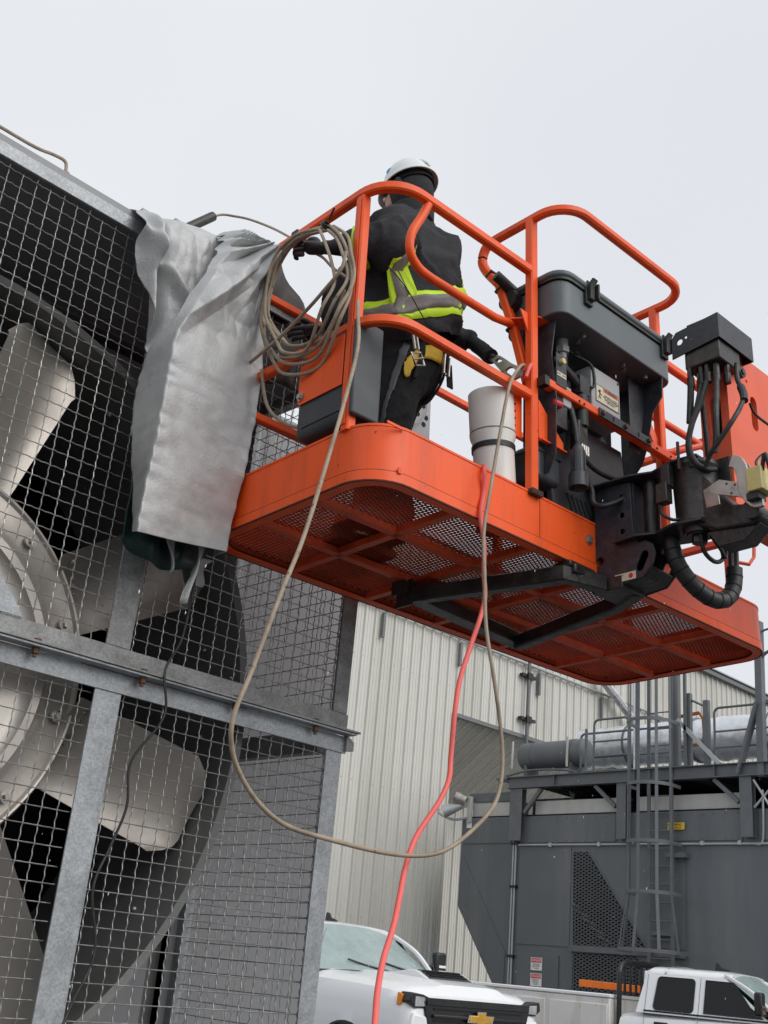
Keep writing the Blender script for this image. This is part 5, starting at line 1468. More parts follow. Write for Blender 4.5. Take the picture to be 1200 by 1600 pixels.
def blend(name, chains, m, voxel=0.011, smooth=6, planes=()):
    """garment grown from overlapping volumes along limb chains, remeshed into one surface"""
    g = G()
    for ch in chains:
        for (a, b) in zip(ch, ch[1:]):
            d = (Vector(b[:3]) - Vector(a[:3])).length; n = max(2, int(d / 0.02))
            for i in range(n + 1):
                t = i / n; q = [a[k] + (b[k] - a[k]) * t for k in range(6)]
                g.ball(Vector(q[:3]) - WO, 1.0, 18, 12, (q[3], q[4], q[5]))
    me = bpy.data.meshes.new(name); me.from_pydata([tuple(v) for v in g.v], [], g.f); me.update()
    o = bpy.data.objects.new(name, me); lk(o, wk)
    r = o.modifiers.new('remesh', 'REMESH'); r.mode = 'VOXEL'; r.voxel_size = voxel
    s_ = o.modifiers.new('smooth', 'SMOOTH'); s_.factor = 0.5; s_.iterations = smooth
    bpy.context.view_layer.update()
    mm = bpy.data.meshes.new_from_object(o.evaluated_get(bpy.context.evaluated_depsgraph_get()))
    o.modifiers.clear(); o.data = mm
    if planes:
        bm = bmesh.new(); bm.from_mesh(mm)
        for (co, no) in planes:
            bmesh.ops.bisect_plane(bm, geom=bm.verts[:] + bm.edges[:] + bm.faces[:], plane_co=Vector(co) - WO, plane_no=no, clear_outer=True)
        bm.to_mesh(mm); bm.free()
    mm.materials.clear(); mm.materials.append(m)
    mm.polygons.foreach_set('use_smooth', [True] * len(mm.polygons))
    return o


def fold(o, fn):
    me = o.data; me.update(); ns = [v.normal.copy() for v in me.vertices]
    for v, n in zip(me.vertices, ns): v.co = v.co + n * fn(v.co + WO, n)
    me.update()


def rdg(v): return 1 - min(1.0, abs(noise.noise(v)) * 3.2)


E6 = lambda x, y, z, r, r2=None, r3=None: (x, y, z, r, r2 or r, r3 or r)
trs = blend('trousers', [[E6(0.52, 0.46, 1.02, 0.16), E6(0.53, 0.46, 0.88, 0.185), E6(0.52, 0.47, 0.80, 0.18)],
                         [E6(0.49, 0.42, 0.80, 0.145), E6(0.45, 0.42, 0.66, 0.115), E6(0.44, 0.43, 0.50, 0.095), E6(0.46, 0.42, 0.30, 0.085), E6(0.47, 0.42, 0.15, 0.085)],
                         [E6(0.58, 0.50, 0.82, 0.145), E6(0.56, 0.54, 0.66, 0.11), E6(0.54, 0.565, 0.50, 0.085), E6(0.54, 0.565, 0.30, 0.08), E6(0.54, 0.565, 0.15, 0.08)]], M['trouser'])


def tw(p, n):
    q = Vector((p.x * 7, p.y * 7, p.z * 10))
    return 0.010 * rdg(q) * rdg(q * 0.4 + Vector((3, 1, 2))) + 0.012 * noise.noise(q * 0.7) - 0.004


fold(trs, tw)
TX = 0.47      # the jacket hem rides up towards the back
jk = blend('jacket', [[E6(0.49, 0.43, 0.86, 0.235, 0.22, 0.10), E6(0.485, 0.43, 0.98, 0.24, 0.22, 0.10), E6(0.51, 0.445, 1.20, 0.245, 0.225, 0.12), E6(0.54, 0.46, 1.33, 0.215, 0.205, 0.11), E6(0.54, 0.46, 1.44, 0.11, 0.11, 0.08), E6(0.535, 0.46, 1.52, 0.082, 0.085, 0.06)],
                      [E6(0.60, 0.46, 1.20, 0.19, 0.17, 0.13), E6(0.62, 0.46, 1.04, 0.19, 0.16, 0.10), E6(0.70, 0.44, 1.02, 0.14, 0.11, 0.06), E6(0.82, 0.40, 1.05, 0.04)],
                      [E6(0.44, 0.45, 1.24, 0.17), E6(0.37, 0.47, 1.06, 0.17, 0.15, 0.12), E6(0.31, 0.49, 0.92, 0.14, 0.13, 0.10)],
                      [E6(0.46, 0.41, 1.36, 0.115), E6(0.36, 0.34, 1.29, 0.112), E6(0.275, 0.285, 1.15, 0.098), E6(0.27, 0.28, 1.12, 0.095), E6(0.20, 0.34, 1.145, 0.072), E6(0.145, 0.42, 1.145, 0.056), E6(0.115, 0.465, 1.148, 0.047)],
                      [E6(0.60, 0.52, 1.37, 0.11), E6(0.64, 0.60, 1.33, 0.10), E6(0.52, 0.72, 1.14, 0.085), E6(0.43, 0.745, 1.07, 0.072), E6(0.34, 0.755, 1.02, 0.056)]],
           M['cloth'], planes=[((0.50, 0.43, 0.845), (0.43, 0.0, -0.90)), ((0.097, 0.49, 1.15), (-0.55, 0.80, 0.05))])


def jw(p, n):
    q = Vector((p.x * 5, p.y * 5, p.z * 4.2))
    w = Vector((p.x * 9 + p.z * 3, p.y * 9, p.z * 6))
    arm = max(0, 1 - (Vector((0.30, 0.30, 1.17)) - p).length / 0.20)
    return (0.032 * rdg(q) * (0.35 + rdg(q * 0.5 + Vector((7, 3, 1)))) + 0.014 * noise.noise(q * 0.8) + 0.011 * rdg(w) * (1 + arm) - 0.014)


fold(jk, jw)
jk.modifiers.new('t', 'SOLIDIFY').thickness = 0.006


def ribbon(name, pts, w, m, off, up=None, closed=False, ups=None):
    """cloth tape laid on the jacket"""
    P = [Vector(p) - WO for p in pts]; n = len(P); g = G()
    for i, p in enumerate(P):
        a, b = (P[(i - 1) % n], P[(i + 1) % n]) if closed else (P[max(0, i - 1)], P[min(n - 1, i + 1)])
        d = (b - a).normalized()
        u = Vector(up if up else (0, 0, 1)); u = (u - d * u.dot(d)).normalized()
        for k in range(5): g.v.append(p + u * w * (k / 4 - 0.5))
    for i in range(n if closed else n - 1):
        j = (i + 1) % n
        for k in range(4): g.f.append([i * 5 + k, j * 5 + k, j * 5 + k + 1, i * 5 + k + 1])
    o = obj(name, g, M[m], jk, angle=60)
    s = o.modifiers.new('wrap', 'SHRINKWRAP'); s.target = jk; s.wrap_method = 'NEAREST_SURFACEPOINT'; s.wrap_mode = 'ABOVE_SURFACE'; s.offset = off
    t = o.modifiers.new('t', 'SOLIDIFY'); t.thickness = 0.002; t.offset = 1
    return o


def ring(cx, cy, z, rx, ry, tx=0.0, ty=0.0, n=72):
    return [(cx + rx * math.cos(2 * PI * i / n), cy + ry * math.sin(2 * PI * i / n), z + tx * math.cos(2 * PI * i / n) + ty * math.sin(2 * PI * i / n)) for i in range(n)]


for (w, m, off) in ((0.118, 'hivis', 0.003), (0.056, 'reflect', 0.006)):
    ribbon('waist_tape' if m == 'hivis' else 'reflective_tape', [(x, y, 0.975 + TX * (x - 0.49)) for x, y, z in ring(0.49, 0.43, 0, 0.27, 0.25)], w, m, off, closed=True)


def line3(a, b, n=26): return [Vector(a).lerp(Vector(b), i / n) for i in range(n + 1)]


for (w, m, off) in ((0.10, 'hivis', 0.003), (0.044, 'reflect', 0.006)):
    nm = 'brace_tape' if m == 'hivis' else 'reflective_tape'
    ribbon(nm, line3((0.26, 0.20, 0.86), (0.29, 0.20, 1.16)), w * 1.1, m, off, up=(1, -0.4, 0))
    ribbon(nm, line3((0.62, 0.20, 1.02), (0.86, 0.30, 1.32)), w * 0.95, m, off, up=(0.6, 0.2, -0.6))
    ribbon(nm, line3((0.80, 0.42, 1.12), (0.74, 0.62, 1.34)), w * 0.9, m, off, up=(0, 0, 1))
# sleeve band
def ringaround(c, d, r, n=40):
    d = Vector(d).normalized(); u = d.orthogonal().normalized(); w = d.cross(u); c = Vector(c)
    return [c + (u * math.cos(2 * PI * i / n) + w * math.sin(2 * PI * i / n)) * r for i in range(n)], d


for (c, d) in (((0.185, 0.365, 1.145), (-0.06, 0.08, 0.0)), ((0.45, 0.74, 1.085), (-0.1, 0.02, -0.07))):
    for (w, m, off) in ((0.06, 'hivis', 0.004), (0.03, 'reflect', 0.007)):
        P, dd = ringaround(c, d, 0.09)
        ribbon('sleeve_tape', P, w, m, off, up=dd, closed=True)
# head: balaclava hood, face, helmet
hd = Vector((0.52, 0.47, 1.650)) - WO
FD = Vector((-0.22, 0.96, -0.12)).normalized()       # looks towards the tarp
FS = FD.cross(Vector((0, 0, 1))).normalized(); FU = FS.cross(FD).normalized()


def hp_(f, s, u): return hd + FD * f + FS * s + FU * u


g = G().ball((0, 0, 0), 0.097, 24, 16, (1.05, 0.88, 1.25))
Rm_ = Matrix((FD, -FS, FU)).transposed().to_4x4()
g.xf(Matrix.Translation(hp_(-0.012, 0, -0.005)) @ Rm_)
hb = obj('balaclava', g, M['cloth'], wk)
g = G().ball((0, 0, 0), 0.085, 20, 14, (0.75, 0.74, 0.9)); g.xf(Matrix.Translation(hp_(0.045, 0, -0.02)) @ Rm_)
fc = obj('face', g, M['skin'], wk)
g = G().ball(hp_(0.112, 0, -0.025), 0.013, 10, 8, (1, 1, 1.4)); obj('nose', g, M['skin'], fc)
for s_ in (-1, 1):
    g = G().ball(hp_(0.098, 0.032 * s_, 0.005), 0.011, 10, 8); obj('eye', g, M['white'], fc)
    g = G().ball(hp_(0.107, 0.032 * s_, 0.005), 0.005, 8, 6); obj('pupil', g, M['ink'], fc)
g = G().ball(hp_(0.098, 0, -0.058), 0.018, 10, 8, (0.5, 1.0, 0.3)); obj('mouth', g, M['skin'], fc)
for s_ in (-1, 1):
    g = G().ball(hp_(-0.01, 0.094 * s_, -0.01), 0.028, 10, 8, (0.8, 0.4, 1.1)); obj('ear_muff', g, M['cloth'], hb)
# helmet tipped forward
HS = 0.80
prof = [(0.150, -0.012), (0.147, -0.004), (0.132, 0.004), (0.128, 0.03), (0.118, 0.065), (0.098, 0.098), (0.066, 0.122), (0.03, 0.133), (0.0, 0.136)]
g = G().lathe([(r_ * HS, z_ * 0.93) for r_, z_ in prof], (0, 0, 0), (0, 0, 1), 48, cap=False)
for v in g.v:
    if v.z < 0.004:
        k = 1.0 + 0.22 * max(0, v.x / 0.15) ** 2; v.x *= k
    v.x *= 1.10; v.y *= 0.93
hm = Matrix.Translation(hp_(-0.005, 0, 0.045)) @ Rm_ @ Matrix.Rotation(math.radians(8), 4, 'Y')
g.xf(hm); he = obj('hard_hat', g, M['helmet'], wk, angle=50); he.modifiers.new('t', 'SOLIDIFY').thickness = 0.004
g = G().bar([(-0.10 + 0.02 * i, 0, 0.0) for i in range(2)], 0.01, 0.01)
P = [(0.118 * math.cos(a), 0, 0.018 + 0.105 * math.sin(a)) for a in [math.radians(20 + 140 * i / 16) for i in range(17)]]
g = G().bar(P, 0.03, 0.006, up=(0, 0, 1)); g.xf(hm); obj('crown_ridge', g, M['helmet'], he)
g = G().ball((0.035, 0.076, 0.060), 0.019, 16, 10, (1.0, 0.45, 0.9)); g.xf(hm); obj('blue_sticker', g, M['bluelogo'], he)
g = G().lathe([(0.104, -0.03), (0.106, -0.03), (0.106, 0.0), (0.104, 0.0)], (0, 0, 0), (0, 0, 1), 40, cap=False)
for v in g.v: v.x *= 1.04; v.y *= 0.86
g.xf(hm); obj('headband', g, M['trimblack'], he)
# collar
P, dd = ringaround(Vector((0.535, 0.46, 1.535)), (-0.05, 0, 1), 0.085)
g = G().bar([p - WO for p in P], 0.02, 0.07, closed=True); obj('collar', g, M['cloth'], jk, bevel=0.008)


# gloves with five fingers
def glove(c, fwd, side, curl, s_=1.0):
    c = Vector(c); f = Vector(fwd).normalized(); sd_ = Vector(side); sd_ = (sd_ - f * sd_.dot(f)).normalized(); dn = f.cross(sd_)
    jt = [(*(c - f * 0.04), 0.030, 0.024), (*(c + f * 0.02), 0.040, 0.022), (*(c + f * 0.055), 0.040, 0.020)]
    ed = [(0, 1), (1, 2)]
    o = skin('palm', jt, ed, M['glove'], 2)
    for k in range(4):
        b = c + f * 0.055 + sd_ * (0.030 - 0.020 * k); ln = (0.034, 0.038, 0.036, 0.028)[k]
        p1 = b + f * ln * 0.9 + dn * 0.006; p2 = p1 + (f * 0.35 + dn * 0.95) * ln * 0.75; p3 = p2 + (dn * 0.7 - f * 0.7) * ln * 0.6
        q = skin('finger', [(*(b - f * 0.012), 0.011), (*b, 0.0115), (*p1, 0.0105), (*p2, 0.0095), (*p3, 0.008)], [(0, 1), (1, 2), (2, 3), (3, 4)], M['glove'], 1)
        q.parent = o
    b = c + sd_ * 0.036
    q = skin('thumb', [(*(c + sd_ * 0.01), 0.013), (*b, 0.0135), (*(b + f * 0.035 + sd_ * 0.016 + dn * 0.012), 0.012), (*(b + f * 0.06 + sd_ * 0.004 + dn * 0.03), 0.010)], [(0, 1), (1, 2), (2, 3)], M['glove'], 1)
    q.parent = o
    return o


glove((0.085, 0.505, 1.15), (-0.60, 0.78, 0.10), (0, 0, 1), 1)
glove((0.285, 0.758, 0.985), (-0.9, 0.05, -0.45), (0, 0, 1), 1)
g = G().box(-0.02, 0.02, -0.02, 0.02, -0.012, 0.012)
# boots
for (x, y) in ((0.42, 0.42), (0.50, 0.575)):
    g = G().ball((x - WO.x - 0.03, y - WO.y, 0.045), 0.07, 16, 10, (2.1, 0.75, 0.7)).cyl((x - WO.x + 0.05, y - WO.y, 0.04), (x - WO.x + 0.05, y - WO.y, 0.17), 0.065, 16)
    g.box(x - WO.x - 0.18, x - WO.x + 0.11, y - WO.y - 0.05, y - WO.y + 0.05, 0.0, 0.025)
    obj('boot', g, M['rubber'], wk, bevel=0.004)


# safety harness
def wl(p): return Vector(p) - WO


def strap(name, pts, w, m, par, tgt=None, up=(0, 0, 1), off=0.004):
    g = G(); P = spline([wl(p) for p in pts], 6)
    g.bar(P, w, 0.004, up=up)
    return obj(name, g, M[m], par, bevel=0.001)


hn = empty('safety_harness', (0, 0, 0), 'black leg-strap harness with yellow hip pads and steel buckles worn by the worker', 'harness')
hn.matrix_world = BM @ Matrix.Translation(WO)


def on_trs(name, pts, w, m, off, up=(0, 0, 1)):
    P = [Vector(p) for p in spline(pts, 6)]; n = len(P); g = G()
    for i, p in enumerate(P):
        p = p - WO
        d = (P[min(n - 1, i + 1)] - P[max(0, i - 1)]).normalized(); u = Vector(up); u = (u - d * u.dot(d)).normalized()
        for k in range(5): g.v.append(p + u * w * (k / 4 - 0.5))
    for i in range(n - 1):
        for k in range(4): g.f.append([i * 5 + k, (i + 1) * 5 + k, (i + 1) * 5 + k + 1, i * 5 + k + 1])
    o = obj(name, g, M[m], hn, angle=60)
    s = o.modifiers.new('wrap', 'SHRINKWRAP'); s.target = trs; s.wrap_method = 'NEAREST_SURFACEPOINT'; s.wrap_mode = 'ABOVE_SURFACE'; s.offset = off
    o.modifiers.new('t', 'SOLIDIFY').thickness = 0.004
    return o


on_trs('leg_strap', [(0.36, 0.24, 0.78), (0.31, 0.24, 0.68), (0.27, 0.26, 0.58), (0.26, 0.31, 0.48), (0.28, 0.36, 0.42)], 0.048, 'plastic', 0.006, up=(1, -0.4, 0))
on_trs('hip_strap', [(0.36, 0.24, 0.66), (0.40, 0.25, 0.70), (0.46, 0.27, 0.76), (0.56, 0.32, 0.80)], 0.050, 'yellowpad', 0.012, up=(0, 0, 1))
on_trs('hip_strap', [(0.44, 0.25, 0.80), (0.45, 0.26, 0.72), (0.44, 0.28, 0.64)], 0.026, 'trouser', 0.018, up=(1, 0, 0))
on_trs('leg_strap', [(0.60, 0.32, 0.84), (0.62, 0.36, 0.76), (0.60, 0.42, 0.66)], 0.045, 'trouser', 0.008, up=(1, 0, 0))


def buckle(c, ax, ay, w, h, r=0.004):
    c, ax, ay = Vector(c) - WO, Vector(ax).normalized(), Vector(ay).normalized()
    P = [c + ax * (sx * w / 2) + ay * (sy * h / 2) for sx, sy in ((-1, -1), (1, -1), (1, 1), (-1, 1))]
    return G().tube(P, r, 8, closed=True)


g = buckle((0.385, 0.225, 0.674), (1, 0.1, 0.5), (-0.5, 0, 1), 0.055, 0.05); g.tube([Vector((0.36, 0.222, 0.66)) - WO, Vector((0.41, 0.222, 0.69)) - WO], 0.004)
obj('steel_buckle', g, M['metal'], hn)
g = buckle((0.356, 0.215, 0.745), (1, 0, 0.2), (-0.25, 0, 1), 0.018, 0.085, 0.0045); obj('snap_ring', g, M['metal'], hn)
g = buckle((0.595, 0.285, 0.765), (1, 0.2, 0), (0.05, 0, 1), 0.035, 0.085, 0.0055); obj('snap_ring', g, M['metal'], hn)
g = G().bar([wl((0.635, 0.31, 0.80)), wl((0.635, 0.30, 0.69))], 0.03, 0.006, up=(0, 1, 0)); obj('strap_tail', g, M['trouser'], hn)

# lanyard with snap hook clipped to the mid rail
ln = empty('lanyard', (0, 0, 0), 'black shock absorber lanyard with grey snap hook reaching from worker to basket rail', 'lanyard')
ln.matrix_world = BM @ Matrix.Translation(WO)
g = G().tube([wl(p) for p in spline([(0.70, 0.44, 1.04), (0.80, 0.41, 1.05), (0.825, 0.36, 1.01), (0.79, 0.27, 0.92), (0.762, 0.205, 0.85)], 6)], 0.031, 14)
for i, v in enumerate(g.v): v += Vector((0, 0, 0.006 * noise.noise(v * 30)))
obj('shock_pack', g, M['cloth'], ln)
g = G().tube([wl((0.765, 0.21, 0.855)), wl((0.742, 0.165, 0.815))], 0.016, 12); obj('sleeve_end', g, M['rubber'], ln)
a0, a1 = wl((0.738, 0.150, 0.805)), wl((0.712, 0.02, 0.672))
vd = RBM.inverted() @ CF
ax = (a1 - a0).normalized(); ay = ax.cross(vd).normalized(); az = ax.cross(ay)
L_ = (a1 - a0).length
out_ = [(-0.03, -0.006), (-0.02, -0.016), (0.03, -0.022), (0.08, -0.028), (0.13, -0.034), (0.17, -0.034), (0.20, -0.022), (0.208, 0.0), (0.195, 0.02), (0.165, 0.028), (0.10, 0.020), (0.05, 0.020), (0.0, 0.018), (-0.02, 0.012)]
sclk = L_ / 0.19
hk_g = G().prism([(x * sclk, y) for x, y in out_], a0 - az * 0.005, ax, ay, az * 0.010)
hk = obj('snap_hook', hk_g, M['metal'], ln)
cg = G().prism(slot(0.02 * sclk, 0, 0.02, 0.010, 0.2), a0 - az * 0.02, ax, ay, az * 0.04)
cg.prism(slot(0.145 * sclk, -0.004, 0.045, 0.015, 0.0), a0 - az * 0.02, ax, ay, az * 0.04)
cut(hk, cg)

# ------------------------------------------------------------------ trucks
HR = Vector((CR.x, CR.y, 0)).normalized()     # image-right on the ground
HF = Vector((CF.x, CF.y, 0)).normalized()     # away from the photographer


def loft(stations, sec):
    """stations along x; sec(x) gives half section [(y,z)...] from the middle out and down"""
    g = G(); n = None
    for x in stations:
        P = sec(x); n = len(P)
        for (y, z) in P[::-1]: g.v.append(Vector((x, -y, z)))
        for (y, z) in P[1:]: g.v.append(Vector((x, y, z)))
    m = 2 * n - 1
    for i in range(len(stations) - 1):
        for j in range(m - 1):
            a = i * m + j; g.f.append([a, a + 1, a + m + 1, a + m])
    g.f.append(list(range(m))[::-1]); b = (len(stations) - 1) * m; g.f.append([b + j for j in range(m)])
    return g


def interp(x, tab):
    if x <= tab[0][0]: return tab[0][1]
    for a, b in zip(tab, tab[1:]):
        if x <= b[0]:
            t = (x - a[0]) / (b[0] - a[0]); return a[1] + (b[1] - a[1]) * t
    return tab[-1][1]


def wheel(par, x, y, r=0.42, w=0.26):
    s = 1 if y > 0 else -1
    g = G().lathe([(r * 0.62, -w / 2), (r * 0.95, -w / 2), (r, -w * 0.35), (r, w * 0.35), (r * 0.95, w / 2), (r * 0.62, w / 2)], (0, 0, 0), (0, 1, 0), 40, cap=False)
    o = obj('wheel', g, M['tyre'], par); o.location = (x, y, r)
    obj('rim', G().lathe([(0.0, s * w * 0.1), (r * 0.25, s * w * 0.15), (r * 0.3, s * w * 0.3), (r * 0.5, s * w * 0.25), (r * 0.62, s * w * 0.45), (r * 0.64, 0)], (0, 0, 0), (0, 1, 0), 32, cap=False), M['chrome'], o)
    return o


def pickup(name, loc, head, label, dbl=0.0):
    """x forward, y left; nose at x=0"""
    t = empty(name, loc, label, 'pickup truck', rot=(0, 0, math.atan2(head.y, head.x)))
    ztop = [(-6.0, 1.42), (-3.62, 1.42), (-3.6, 1.44), (-1.62, 1.50), (-1.5, 1.475), (-0.9, 1.46), (-0.35, 1.43), (-0.12, 1.385), (-0.03, 1.31), (0, 1.2)]
    hw = [(-6.0, 0.98), (-3.6, 1.01), (-1.5, 1.01), (-0.6, 1.005), (-0.25, 0.995), (-0.08, 0.985), (0, 0.95)]

    def sec(x):
        z = interp(x, ztop); w = interp(x, hw)
        bulge = 0.035 if -1.4 < x < -0.1 else 0.0
        return [(0, z + bulge), (0.30, z + bulge), (0.42, z + bulge * 0.8), (0.52, z - 0.004), (0.75, z - 0.018), (0.86, z - 0.045), (w - 0.05, z - 0.095), (w - 0.01, z - 0.17), (w, z - 0.28), (w + 0.008, 0.98), (w, 0.80), (w - 0.015, 0.62), (w - 0.06, 0.50)]
    st = [-3.72, -3.6, -3.2, -2.6, -2.0, -1.7, -1.6, -1.5, -1.4, -1.39, -1.1, -0.8, -0.5, -0.35, -0.22, -0.14, -0.08, -0.04, -0.01, 0]
    b = obj('body', loft(st, sec), M['truckwhite'], t, angle=28)
    cg = G()
    for s_ in (-1, 1): cg.prism([(-0.95 + 0.56 * math.cos(a), 0.43 + 0.56 * math.sin(a)) for a in [2 * PI * i / 32 for i in range(32)]], (0, 0.72 * s_, 0), (1, 0, 0), (0, 0, 1), (0, 0.5 * s_, 0))
    cut(b, cg)
    for s_ in (-1, 1):
        P = [(-0.95 + 0.55 * math.cos(a), 0.985 * s_, 0.43 + 0.55 * math.sin(a)) for a in [math.radians(-5 + 190 * i / 24) for i in range(25)]]
        obj('wheel_arch_trim', G().bar(P, 0.03, 0.05, up=(0, 1, 0)), M['trimblack'], t)
        g = G().prism([(-0.95 + 0.57 * math.cos(a), 0.43 + 0.57 * math.sin(a)) for a in [2 * PI * i / 24 for i in range(24)]], (0, 0.5 * s_, 0), (1, 0, 0), (0, 0, 1), (0, 0.02 * s_, 0))
        obj('wheel_well', g, M['void'], t)
    # greenhouse: x, half width, z
    base = 1.475
    xw0, xw1 = -1.50, -2.28       # windscreen base / top
    xr1 = -3.62 - dbl             # rear top
    wb, wt = 0.93, 0.76
    zt = 1.985
    g = G()
    rows = []
    for x in (xw1, xw1 - 0.15, xw1 - 0.5, xw1 - 0.9, xr1 + 0.3, xr1 + 0.08, xr1):
        P = [(0, zt + 0.03), (0.4, zt + 0.025), (0.62, zt + 0.01), (wt - 0.03, zt - 0.02), (wt, zt - 0.055), (wt + 0.02, zt - 0.09)]
        dz = 0 if x < xw1 - 0.1 else -0.02 * (1 - (xw1 - x) / 0.15)
        if x == xr1: dz = -0.03
        rows.append([(x, -y, z + dz) for y, z in P[::-1]] + [(x, y, z + dz) for y, z in P[1:]])
    m = len(rows[0])
    for r_ in rows: g.v += [Vector(p) for p in r_]
    for i in range(len(rows) - 1):
        for j in range(m - 1):
            a = i * m + j; g.f.append([a, a + 1, a + m + 1, a + m])
    g.f.append(list(range(m)))
    o = obj('roof', g, M['truckwhite'], t, angle=40); o.modifiers.new('t', 'SOLIDIFY').thickness = 0.02
    # windscreen curved
    g = G(); n = 12
    for i in range(n + 1):
        s_ = i / n * 2 - 1
        c = 0.14 * (1 - s_ * s_)
        g.v.append(Vector((xw0 - 0.14 + c, s_ * wb, base - 0.01 * s_ * s_))); g.v.append(Vector((xw1 - 0.07 + c * 0.7, s_ * (wt - 0.02), zt - 0.005 - 0.04 * s_ * s_)))
    for i in range(n): g.f.append([2 * i, 2 * i + 2, 2 * i + 3, 2 * i + 1])
    o = obj('windscreen', g, M['windscreen'], t, angle=60)
    for s_ in (-1, 1):
        obj('pillar', G().bar(spline([(xw0 - 0.13, s_ * (wb + 0.01), base - 0.03), (-1.95, s_ * 0.875, 1.75), (xw1 - 0.08, s_ * (wt + 0.005), zt - 0.03)], 5), 0.045, 0.05), M['truckwhite'], t, bevel=0.012)
        obj('cowl', G().bar([(xw0 - 0.02, 0, base + 0.0), (xw0 - 0.05, s_ * 0.5, base - 0.0), (xw0 - 0.15, s_ * 0.9, base - 0.02)], 0.08, 0.02), M['trimblack'], t)
        # side wall with windows
        P = [(xw0 - 0.22, base - 0.06), (xw1 - 0.05, zt - 0.075), (xr1 + 0.03, zt - 0.08), (xr1 - 0.06, base - 0.06)]
        def sidept(p, off=0.0):
            k = (p[1] - base) / (zt - base); return Vector((p[0], s_ * (wb + 0.02 - (wb - wt) * k + off), p[1]))
        inset = 0.0
        def sidepoly(P, off, th):
            g = G(); n = len(P)
            for p in P: g.v.append(sidept(p, off))
            for p in P: g.v.append(sidept(p, off - th))
            g.f.append(list(range(n))); g.f.append([n + i for i in range(n)][::-1])
            for i in range(n): g.f.append([i, (i + 1) % n, n + (i + 1) % n, n + i])
            return g
        obj('cab_side', sidepoly(P, 0.0, 0.03), M['truckwhite'], t)
        xm = -2.66
        def rr(x0, x1, z0, z1, sl0=0, sl1=0, r=0.05):
            # window outline with slanted front (x1 side)
            Q = []
            for (cx, cz, a) in ((x1 - r, z0 + r, -90), (x1 - sl1 - r, z1 - r, 0), (x0 + r + sl0, z1 - r, 90), (x0 + r, z0 + r, 180)):
                Q += [(cx + r * math.cos(math.radians(a + 18 * i)), cz + r * math.sin(math.radians(a + 18 * i))) for i in range(6)]
            return Q
        wf = [(xm + 0.07, base + 0.0), (-1.83, base - 0.0), (-2.0, base + 0.12), (-2.2, zt - 0.14), (-2.28, zt - 0.115), (xm + 0.07, zt - 0.11)]
        obj('door_window', sidepoly(wf, 0.004, 0.01), M['glass'], t)
        wr = rr(xr1 + 0.17, xm - 0.07, base - 0.01, zt - 0.11, 0.03, 0.0)
        obj('door_window', sidepoly(wr, 0.004, 0.01), M['glass'], t)
        for W in (wf, wr):
            pts = [sidept(p, 0.006) for p in W]
            obj('window_seal', G().tube(pts, 0.006, 6, closed=True), M['trimblack'], t)
        for x in (xm, xr1 + 0.06, -1.66):
            obj('door_seam', G().tube([sidept((x, zt - 0.09), 0.002), sidept((x, base - 0.05), 0.003)] + [Vector((x, s_ * 1.006, z)) for z in (1.30, 1.1, 0.98, 0.7)], 0.003, 6), M['trim'], t)
        obj('belt_seal', G().tube([sidept((xr1 + 0.05, base - 0.03), 0.006), sidept((-1.72, base - 0.03), 0.006)], 0.011, 6), M['trimblack'], t)
        for x in (xm + 0.18, xr1 + 0.30):
            obj('door_handle', G().box(x - 0.09, x + 0.09, s_ * 1.01 - 0.02, s_ * 1.01 + 0.02, 1.28, 1.32), M['trimblack'], t, bevel=0.008)
        # towing mirror
        g = G().box(-1.86, -1.76, s_ * 1.14 - 0.09, s_ * 1.14 + 0.09, 1.50, 1.78)
        mr = obj('mirror', g, M['trimblack'], t, bevel=0.03, segs=3)
        obj('mirror_lamp', G().box(-1.765, -1.752, s_ * 1.16 - 0.06, s_ * 1.16 + 0.06, 1.53, 1.57), M['rust' if dbl else 'white'], mr, bevel=0.004)
        obj('mirror_lamp', G().box(-1.765, -1.752, s_ * 1.16 - 0.06, s_ * 1.16 + 0.06, 1.60, 1.63), M['rust' if dbl else 'white'], mr, bevel=0.004)
        obj('mirror_arm', G().bar([(-1.82, s_ * 1.09, 1.56), (-1.80, s_ * 0.94, 1.52)], 0.07, 0.03).bar([(-1.82, s_ * 1.09, 1.62), (-1.82, s_ * 0.93, 1.60)], 0.05, 0.03), M['trimblack'], mr, bevel=0.005)
        wheel(t, -0.95, s_ * 0.88)
    obj('rear_cab_panel', G().prism([(-0.9, 1.40), (0.9, 1.40), (0.77, zt - 0.05), (-0.77, zt - 0.05)], (xr1 - 0.01, 0, 0), (0, 1, 0), (0, 0, 1), (0.02, 0, 0)), M['truckwhite'], t)
    obj('rear_window', G().prism([(-0.7, 1.52), (0.7, 1.52), (0.62, zt - 0.14), (-0.62, zt - 0.14)], (xr1 - 0.016, 0, 0), (0, 1, 0), (0, 0, 1), (0.004, 0, 0)), M['glass'], t)
    obj('interior', G().box(xr1 + 0.1, -2.1, -0.72, 0.72, 1.1, 1.55), M['void'], t)
    for y in (-0.45, 0.1):
        obj('wiper', G().tube(spline([(-1.50, y + 0.5, base + 0.03), (-1.60, y + 0.25, base + 0.07), (-1.66, y, base + 0.12)], 5), 0.012, 6), M['trimblack'], t)
    # roof antenna fin
    obj('roof_antenna', G().prism([(-0.13, 0), (0.10, 0), (0.08, 0.03), (-0.03, 0.055), (-0.07, 0.11), (-0.11, 0.115)], (xw1 - 0.35, 0.02, zt + 0.028), (1, 0, 0), (0, 0, 1), (0, 0.04, 0)), M['trimblack'], t, bevel=0.008)
    # hood scoop
    zh = interp(-0.7, ztop) + 0.034
